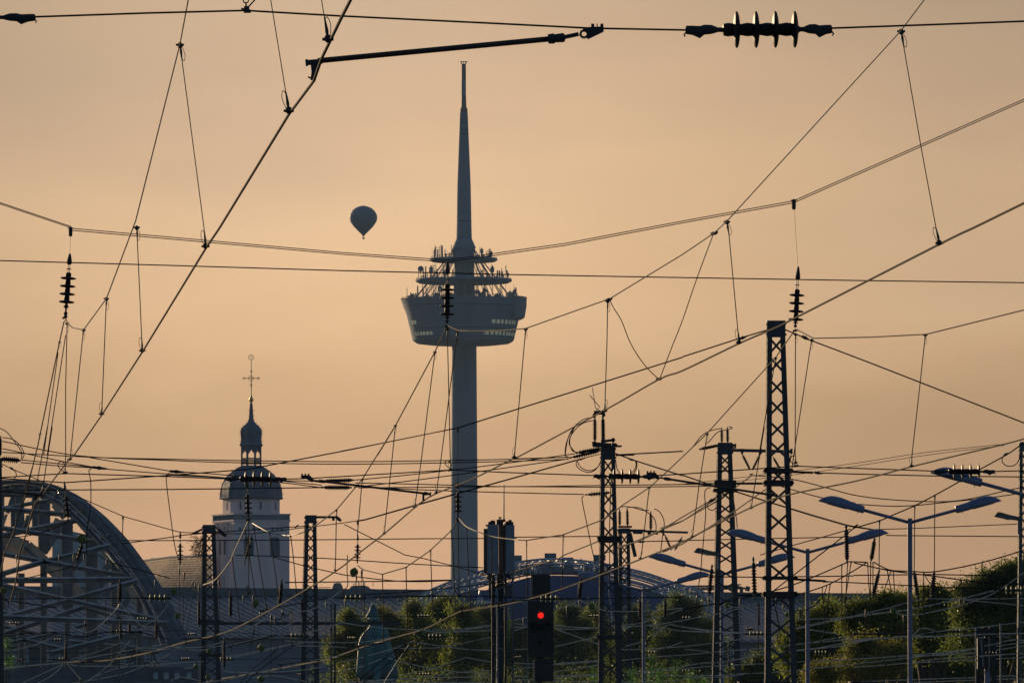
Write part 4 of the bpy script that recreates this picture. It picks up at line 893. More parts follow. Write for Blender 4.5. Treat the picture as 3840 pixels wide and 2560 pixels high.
def tubeobj(name, lab, cat, pts, r, m='steel', n=8, group=None):
    b = MB(); b.tube(pts, r, n); return b.obj(name, m, None, label=lab, cat=cat, group=group)
# twig tangle on the mast
b = MB(); rnd = random.Random(9)
for i in range(150):
    x, y = px('G1', rnd.gauss(375, 42), rnd.uniform(1370, 1600)); p = W(x, y, 236.6 + rnd.uniform(-.4, .4)); q = p + Vector((rnd.gauss(-.08, .12), rnd.gauss(0, .1), rnd.gauss(0, .12)))
    b.tube(smooth([p, p.lerp(q, .5) + Vector((0, 0, .04)), q], 3), .006, 3)
b.obj('twig_tangle', 'twig', None, label='tangle of dry twigs caught on the lattice mast before the church', cat='twigs')
# flat arm on the mast right of the church
t = thing('lamp_arm', W(1187, 1938, 227.6), 'short flat arm with rounded lamp, on the mast right of the church', 'lamp')
b = MB(); b.bar(W(1187, 1938, 227.6), W(1268, 1938, 227.6), .055, .06, up=(0, 0, 1)); b.obj('arm', 'fitting', t)
b = MB(); b.ball(W(1250, 1946, 227.6), .042, 12, 8, 1.0); b.ball(W(1270, 1945, 227.6), .055, 12, 8, .9); b.tube([W(1266, 1940, 227.6), W(1279, 1953, 227.6)], .035, 8); b.obj('lamp_housing', 'fitting', t)
# low cross beam reaching out over the tracks
t = thing('gantry_beam', W(750, 2336, 232), 'long dark horizontal steel beam carried by the masts, ending before the copper statue', 'beam')
b = MB(); b.bar(W(750, 2336, 232), W(1500, 2336, 232), .08, .085, up=(0, 0, 1)); b.obj('beam', 'steel', t)
b = MB(); b.bar(W(1486, 2326, 232), W(1502, 2326, 232), .10, .04, up=(0, 0, 1)); b.obj('end_block', 'fitting', t)
for x in (770, 835, 1140, 1350, 1402):
    b = MB(); b.bar(W(x, 2331, 232), W(x, 2322, 232), .035); b.obj('lug', 'fitting', t)

# ================================================================== plain posts
for lab, x, yt, D, wpx, m in [
    ('thin pale post, left one of the pair between the right church mast and the statue', 1243, 2268, 190, 7, 'steel2'),
    ('thin dark post, right one of the pair between the church masts and the statue', 1256, 2268, 205, 8, 'steel'),
    ('thin pale post in front of the copper statue', 1367, 2363, 150, 4, 'steel2'),
    ('thin pale post beside the third street lamp pole, behind the doubled lattice mast', 2733, 2404, 165, 5.5, 'steel2'),
    ('short pale post low in front of the bridge', 447, 2499, 165, 5.5, 'steel2'),
    ('very short pale post low between the two church masts', 1154, 2499, 180, 4, 'steel2'),
    ('slender galvanised post just left of the red signal', 1923, 2140, 160, 6, 'steel2'),
    ('white post left of the rear signal boxes', 3659, 2358, 150, 4.5, 'trim'),
    ('white post right of the rear signal boxes', 3752, 2343, 150, 6, 'trim'),
    ('pale thin upright rod between antenna mast and red signal', 2548 - 585, 2310, 168, 3, 'steel2'),
]:
    p = W(x, yt, D); q = Vector((p.x, p.y, 0)); r = wpx * K * D / 2
    t = thing('post', q, lab, 'post', 'thin posts in the yard'); b = MB(); b.bar(q, p, r * 2, r * 1.4); b.obj('shaft', m, t)
    b = MB(); b.box((p.x - r * 1.3, p.y - r, p.z - .004), (p.x + r * 1.3, p.y + r, p.z + .03)); b.obj('cap', m, t)
    b = MB()
    for z in range(6): b.box((p.x - r * 1.25, p.y - r * .9, p.z * (z + .5) / 6), (p.x + r * 1.25, p.y + r * .9, p.z * (z + .5) / 6 + .05))
    b.obj('band', 'fitting', t)

# ================================================================== double armed street lamps
def lamp(label, x, y, D, rise=1.0):
    k = K * D; top = W(x, y, D); g0 = Vector((top.x, top.y, 0)); S = 147 * K         # metres per pixel of the best seen lamp
    t = thing('street_lamp', g0, label, 'street lamp', 'double armed street lamps')
    b = MB(); b.lathe(g0, top, [(0, 12 * S), (.12, 11.5 * S), (.13, 10 * S), (.86, 8.6 * S), (.865, 9.2 * S), (1, 9.2 * S)], 20); autosmooth(b.obj('pole', 'lamp', t))
    b = MB(); b.lathe(top - Vector((0, 0, 4 * S)), top + Vector((0, 0, .6 * S)), [(0, 9.6 * S), (.8, 9.6 * S), (1, 8 * S)], 20); b.obj('pole_cap', 'lamp', t)
    for s in (-1, 1):
        def q(u, v, yy=0): return top + Vector((s * u * S, yy * S, -v * S))
        j, e = q(6, 14), q(176, -32)
        b = MB(); b.tube([j, e], 6.3 * S, 12); ar = b.obj('arm', 'lamp', t, sm=True)
        ax = (q(345, -66) - q(176, -32)).normalized(); upv = Vector((-ax.z * s, 0, ax.x * s)) if s > 0 else Vector((ax.z, 0, -ax.x))
        if upv.z < 0: upv = -upv
        o = q(176, -32) 
        # housing box then hood; stations: along, top, bottom, half width
        def ring(st, n=20, flat=.5):
            out = []
            for (u, tp_, bt, hw) in st:
                r_ = []
                for i in range(n):
                    a = 2 * math.pi * i / n; cz, sz = math.cos(a), math.sin(a)
                    cy = math.copysign(abs(cz) ** .8, cz) * hw
                    zz = (abs(sz) ** .85) * tp_ if sz >= 0 else -(abs(sz) ** .45) * bt
                    r_.append(o + ax * u * S + upv * zz * S + Vector((0, cy * S, 0)))
                out.append(r_)
            return out
        def skin(rings, name, m):
            n = len(rings[0]); b = MB(); mm = len(rings)
            b.add([p for r_ in rings for p in r_], [(i * n + a, i * n + (a + 1) % n, (i + 1) * n + (a + 1) % n, (i + 1) * n + a) for i in range(mm - 1) for a in range(n)] + [tuple(range(n))[::-1], tuple((mm - 1) * n + a for a in range(n))])
            return autosmooth(b.obj(name, m, t), 40)
        skin(ring([(-5, 11, 9, 8), (-3, 15.5, 12.5, 12), (20, 18, 11.5, 14), (50, 21, 9.2, 17)]), 'lamp_housing', 'lamp')
        skin(ring([(48, 21.8, 9.2, 17.5), (66, 26, 8.2, 22), (88, 29.5, 6.6, 26), (110, 30.5, 5.0, 28), (130, 28, 3.6, 26), (148, 20.5, 2.4, 20), (162, 10.5, 1.4, 11), (172, .6, .5, 2)]), 'lamp_hood', 'lamp')
        b = MB(); g_ = [o + ax * u * S - upv * (bt + .8) * S + Vector((0, w_ * S, 0)) for u, bt, w_ in ((62, 7.8, 16), (100, 5.2, 21), (140, 2.2, 13), (140, 2.2, -13), (100, 5.2, -21), (62, 7.8, -16))]
        b.prism(g_, 1.4 * S, -upv); b.obj('lamp_glass', 'lens', t)
        b = MB(); b.tube([o + ax * 18 * S - upv * 11 * S, o + ax * 18 * S - upv * 17 * S], 1.6 * S, 6); b.obj('latch', 'fitting', t)
    return t
lamp('double armed street lamp on the thickest pole, the tallest one whole in view', 3412, 1943, 147)
lamp('double armed street lamp, second tallest, standing between the tallest lattice mast and the thick pole', 3028, 2057, 166)
lamp('double armed street lamp whose pole stands in front of the twin insulator lattice mast', 2707, 2141, 184)
lamp('double armed street lamp just right of the broad lattice mast, shortest in view', 2414, 2203, 202)
lamp('street lamp with its head behind the four disc insulator, pole outside the picture', 3874, 1846, 131)
# flat mast-mounted luminaires
for lab, f, x0, y0, x1, y1, D in [('flat dark floodlight on the mast cut by the picture edge', 'G5', 1725, 1092, 2040, 1150, 174), ('flat dark floodlight on the lattice mast with twin upright insulators', 'G4', 135, 1530, 420, 1590, 171)]:
    X0, Y0 = px(f, x0, y0); X1, Y1 = px(f, x1, y1); k = K * D
    t = thing('floodlight', W(X1, Y1, D), lab, 'floodlight', 'flat floodlights')
    pr = [(0, 0), (12, -14), (20, -16), (55, -6), (97, 3), (97, 16), (60, 12), (30, 4)]
    b = MB(); b.prism([W(X0 + a, Y0 + c_, D - .12) for a, c_ in pr], .24); o = b.obj('housing', 'steel2', t)
    b = MB(); b.prism([W(X0 + a, Y0 + c_, D - .10) for a, c_ in ((6, .5), (30, 6), (56, 13), (56, 14.5), (30, 7.5), (5, 2))], .2); b.obj('glass', 'lens', t)
    b = MB(); b.bar(W(X0 + 92, Y0 + 6, D), W(X0 + 92, Y0 + 66, D), 8 * k, 6 * k); b.obj('bracket', 'lamp', t)

# ================================================================== red main signal
def signal():
    D = 150; k = K * D
    P = lambda x, y, dz=0: W(*px('H3', x, y), D + dz)
    g0 = P(350, 1300); g0 = Vector((g0.x, g0.y + .15, 0))
    t = thing('railway_signal', g0, 'black main signal showing one red light, low in the middle of the picture', 'railway signal')
    def plate(name, x0, y0, x1, y1, th=.05, m='darkbox', dz=0, edge=None):
        p, q = P(x0, y1, dz), P(x1, y0, dz); b = MB(); b.box((p.x, p.y, p.z), (q.x, p.y + th, q.z)); o = b.obj(name, m, t)
        return o
    plate('upper_indicator', 232, 242, 468, 520, .22); plate('main_plate', 190, 560, 511, 1205, .03); plate('lower_indicator', 266, 1268, 509, 1545, .22)
    def trimf(x0, y0, x1, y1, sides, dz=-.012, wd=7):
        for s_ in sides:
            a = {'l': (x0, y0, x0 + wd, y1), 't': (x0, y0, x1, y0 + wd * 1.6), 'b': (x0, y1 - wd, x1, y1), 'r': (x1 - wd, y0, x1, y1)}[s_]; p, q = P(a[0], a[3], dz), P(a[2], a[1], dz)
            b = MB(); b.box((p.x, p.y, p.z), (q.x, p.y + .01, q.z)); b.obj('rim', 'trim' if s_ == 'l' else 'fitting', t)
    trimf(244, 254, 462, 510, 'lt'); trimf(190, 562, 511, 1203, 'l', wd=3.5); trimf(276, 1268, 505, 1540, 'lt')
    # lamps: a hooded red one and an unlit one below
    def hood(x, y, r, lit):
        c = P(x, y, -.02); b = MB(); n = 20; L_ = .13
        vs = []
        for yy in (0, -L_):
            for i in range(n + 1):
                a = R(-30) + R(240) * i / n; rr = r * k / 3.267 * 1.25; vs.append(c + Vector((math.cos(a) * rr, yy * (1 if yy == 0 else .55 + .45 * max(0, math.sin(a))), math.sin(a) * rr)))
        b.add(vs, [(i, i + 1, i + n + 2, i + n + 1) for i in range(n)]); h = b.obj('lamp_hood', 'darkbox', t)
        b = MB(); b.lathe(c + Vector((0, .005, 0)), c + Vector((0, -.012, 0)), [(0, r * k / 3.267), (.7, r * k / 3.267), (1, r * k / 3.267 * .7)], 24); b.obj('lamp', 'red' if lit else 'black', t, **({'label': 'round lamp glowing bright red'} if lit else {}))
    hood(352, 738, 37, True); hood(275, 880, 50, False); hood(430, 880, 50, False); hood(352, 1080, 30, False)
    b = MB(); b.bar(P(190, 1203, -.01), P(515, 1203, -.01), .02); b.bar(P(210, 1225, .0), P(500, 1225, 0), .05); b.obj('crossbar', 'fitting', t)
    b = MB(); b.bar(Vector((g0.x - .04, g0.y, 0)), P(330, 560, .15), .12, .10); b.obj('signal_post', 'steel', t)
    b = MB(); q = P(193, 1210, .05); b.bar(Vector((q.x, q.y, 0)), q, .020); b.obj('ladder_rail', 'trim', t)
    b = MB(); q = P(310, 1545, .05); b.bar(Vector((q.x, q.y, 0)), q + Vector((0, 0, .02)), .014); b.obj('ladder_rail', 'trim', t)
    b = MB()
    for i in range(14): p = P(193, 1560 + i * 75, .05); b.bar(p, p + Vector((.16, 0, 0)), .012)
    b.obj('ladder_rungs', 'trim', t)
signal()
# rear side of further signals by the picture edge
def rear_signal():
    D = 152
    P = lambda x, y, dz=0: W(*px('H5', x, y), D + dz)
    for lab, boxes, posts in [('black back of a signal with lamp hoods on top, between two white posts', [(1505, 905, 1750, 992, 'upper_case'), (1520, 1010, 1750, 1392, 'back_plate')], True),
                              ('lower black back of a signal with rounded sides, under the taller one', [(1500, 1470, 1620, 1580, 'case'), (1700, 1465, 1760, 1580, 'case')], False)]:
        g0 = P(1640, 1500, .1 if posts else .5); g0.z = 0; t = thing('rear_facing_signal', g0, lab, 'railway signal', 'signals seen from behind')
        dz0 = 0 if posts else .4
        for x0, y0, x1, y1, nm in boxes:
            p, q = P(x0, y1, dz0), P(x1, y0, dz0); b = MB(); b.box(tuple(p), (q.x, p.y + .12, q.z)); b.obj(nm, 'darkbox', t)
        b = MB(); b.bar(g0 + Vector((0, 0, 0)), P(1640, 990, .15 + dz0), .10); b.obj('signal_post', 'lamp', t)
        if posts:
            for x in (1612, 1690):
                b = MB(); b.ball(P(x, 888, -.02), .045, 10, 6, .6); b.obj('hood', 'fitting', t)
            b = MB(); b.bar(P(1505, 1012, -.05), P(1605, 1010, -.05), .03); b.bar(P(1750, 998, -.05), P(1915, 1000, -.05), .018); b.obj('bracket', 'trim', t)
            b = MB(); b.tube(smooth([P(1565, 1010, -.03), P(1575, 1180, -.03), P(1592, 1365, -.03)]), .014, 5); b.tube([P(1664, 1010, -.03), P(1662, 1390, -.03)], .012, 5); b.obj('conduit', 'trim', t)
            b = MB(); b.bar(P(1600, 1112, -.06), P(1745, 1088, -.06), .03); b.obj('conduit_arm', 'trim', t)
rear_signal()

# ================================================================== mobile phone antenna mast
def phone_mast():
    D = 200; k = K * D
    P = lambda x, y, dz=0: W(*px('T', x, y), D + dz)
    g0 = P(372, 600); g0.z = 0
    t = thing('antenna_mast', g0, 'phone antenna mast with tall grey panels and whip aerial before the tower base', 'antenna mast')
    def box(name, m, x0, y0, x1, y1, dz=0, th=.2):
        p, q = P(x0, y1, dz), P(x1, y0, dz); b = MB()
        c = min(.02, (q.x - p.x) * .12); poly = [Vector((p.x, p.y + c, p.z)), Vector((p.x + c, p.y, p.z)), Vector((q.x - c, p.y, p.z)), Vector((q.x, p.y + c, p.z)), Vector((q.x, p.y + th, p.z)), Vector((p.x, p.y + th, p.z))]
        b.prism(poly, q.z - p.z, Vector((0, 0, 1))); return b.obj(name, m, t)
    box('antenna_panel', 'panel', 186, 255, 350, 975, -.2); box('antenna_panel', 'panel', 455, 265, 585, 938, -.15); box('antenna_panel', 'panel_d', 132, 318, 186, 975, .05)
    box('antenna_panel', 'panel_d', 352, 262, 424, 1330, .15, .15); box('antenna_panel', 'panel_d', 424, 262, 455, 980, .22, .1); box('antenna_panel', 'panel_d', 205, 1040, 244, 1335, .0, .12)
    for x0, y0, x1, y1 in ((200, 215, 232, 255), (232, 195, 300, 255), (300, 222, 305, 250), (162, 258, 186, 282), (322, 185, 420, 262), (455, 208, 500, 266), (498, 188, 545, 266), (545, 218, 570, 266), (436, 238, 456, 262)): box('top_fitting', 'fitting', x0, y0, x1, y1, .0, .12)
    b = MB(); b.tube([P(372 + 14 * math.cos(R(a)), 168 - 16 * math.sin(R(a)) + (18 if a in (0, 180) else 0)) for a in range(0, 181, 30)], .016, 6); b.obj('lifting_ring', 'fitting', t)
    b = MB(); b.tube([P(429, 200), P(432, -330)], .018, 6, .010); b.ball(P(430, 196), .04, 8, 6); b.obj('whip_aerial', 'fitting', t)
    def pole(name, x, yt, w_, dz, m='black'):
        p = P(x, yt, dz); b = MB(); b.tube([Vector((p.x, p.y, 0)), p], w_ / 3.92 / 2 * k, 12); return b.obj(name, m, t, sm=True)
    pole('pole', 375, 975, 96, .1); pole('pole', 274, 1000, 58, .0)
    pole('cable_duct', 335, 1200, 24, .0, 'panel'); pole('cable_duct', 455, 980, 34, .1, 'black'); pole('conduit', 560, 960, 8, .0, 'trim')
    box('radio_unit', 'panel_d', 440, 1150, 545, 1320, .0, .2); box('radio_unit', 'panel_d', 180, 980, 245, 1060, .1, .1); box('mounting_bracket', 'fitting', 330, 985, 545, 1045, .0, .2)
    rnd = random.Random(4)
    for i in range(14):
        x = 200 + i * 26; b = MB(); b.tube(smooth([P(x, 978, -.1), P(x + rnd.uniform(-30, 40), 1060 + rnd.uniform(-20, 60), -.16), P(270 + rnd.uniform(0, 120), 1180, -.05)], 5), .011, 5); b.obj('feeder_cable', 'cable' if i % 4 else 'trim', t)
    for (x0, x1, y) in ((240, 312, 1262), (325, 425, 1195), (325, 425, 1475), (240, 312, 2010), (240, 312, 2360), (325, 425, 1760), (325, 425, 2080)):
        p, q = P(x0, y, -.02), P(x1, y, -.02); b = MB(); b.bar(p + Vector((0, -.1 if x0 > 300 else -.06, 0)), q + Vector((0, -.1 if x0 > 300 else -.06, 0)), .012); b.obj('clamp_band', 'trim', t)
phone_mast()

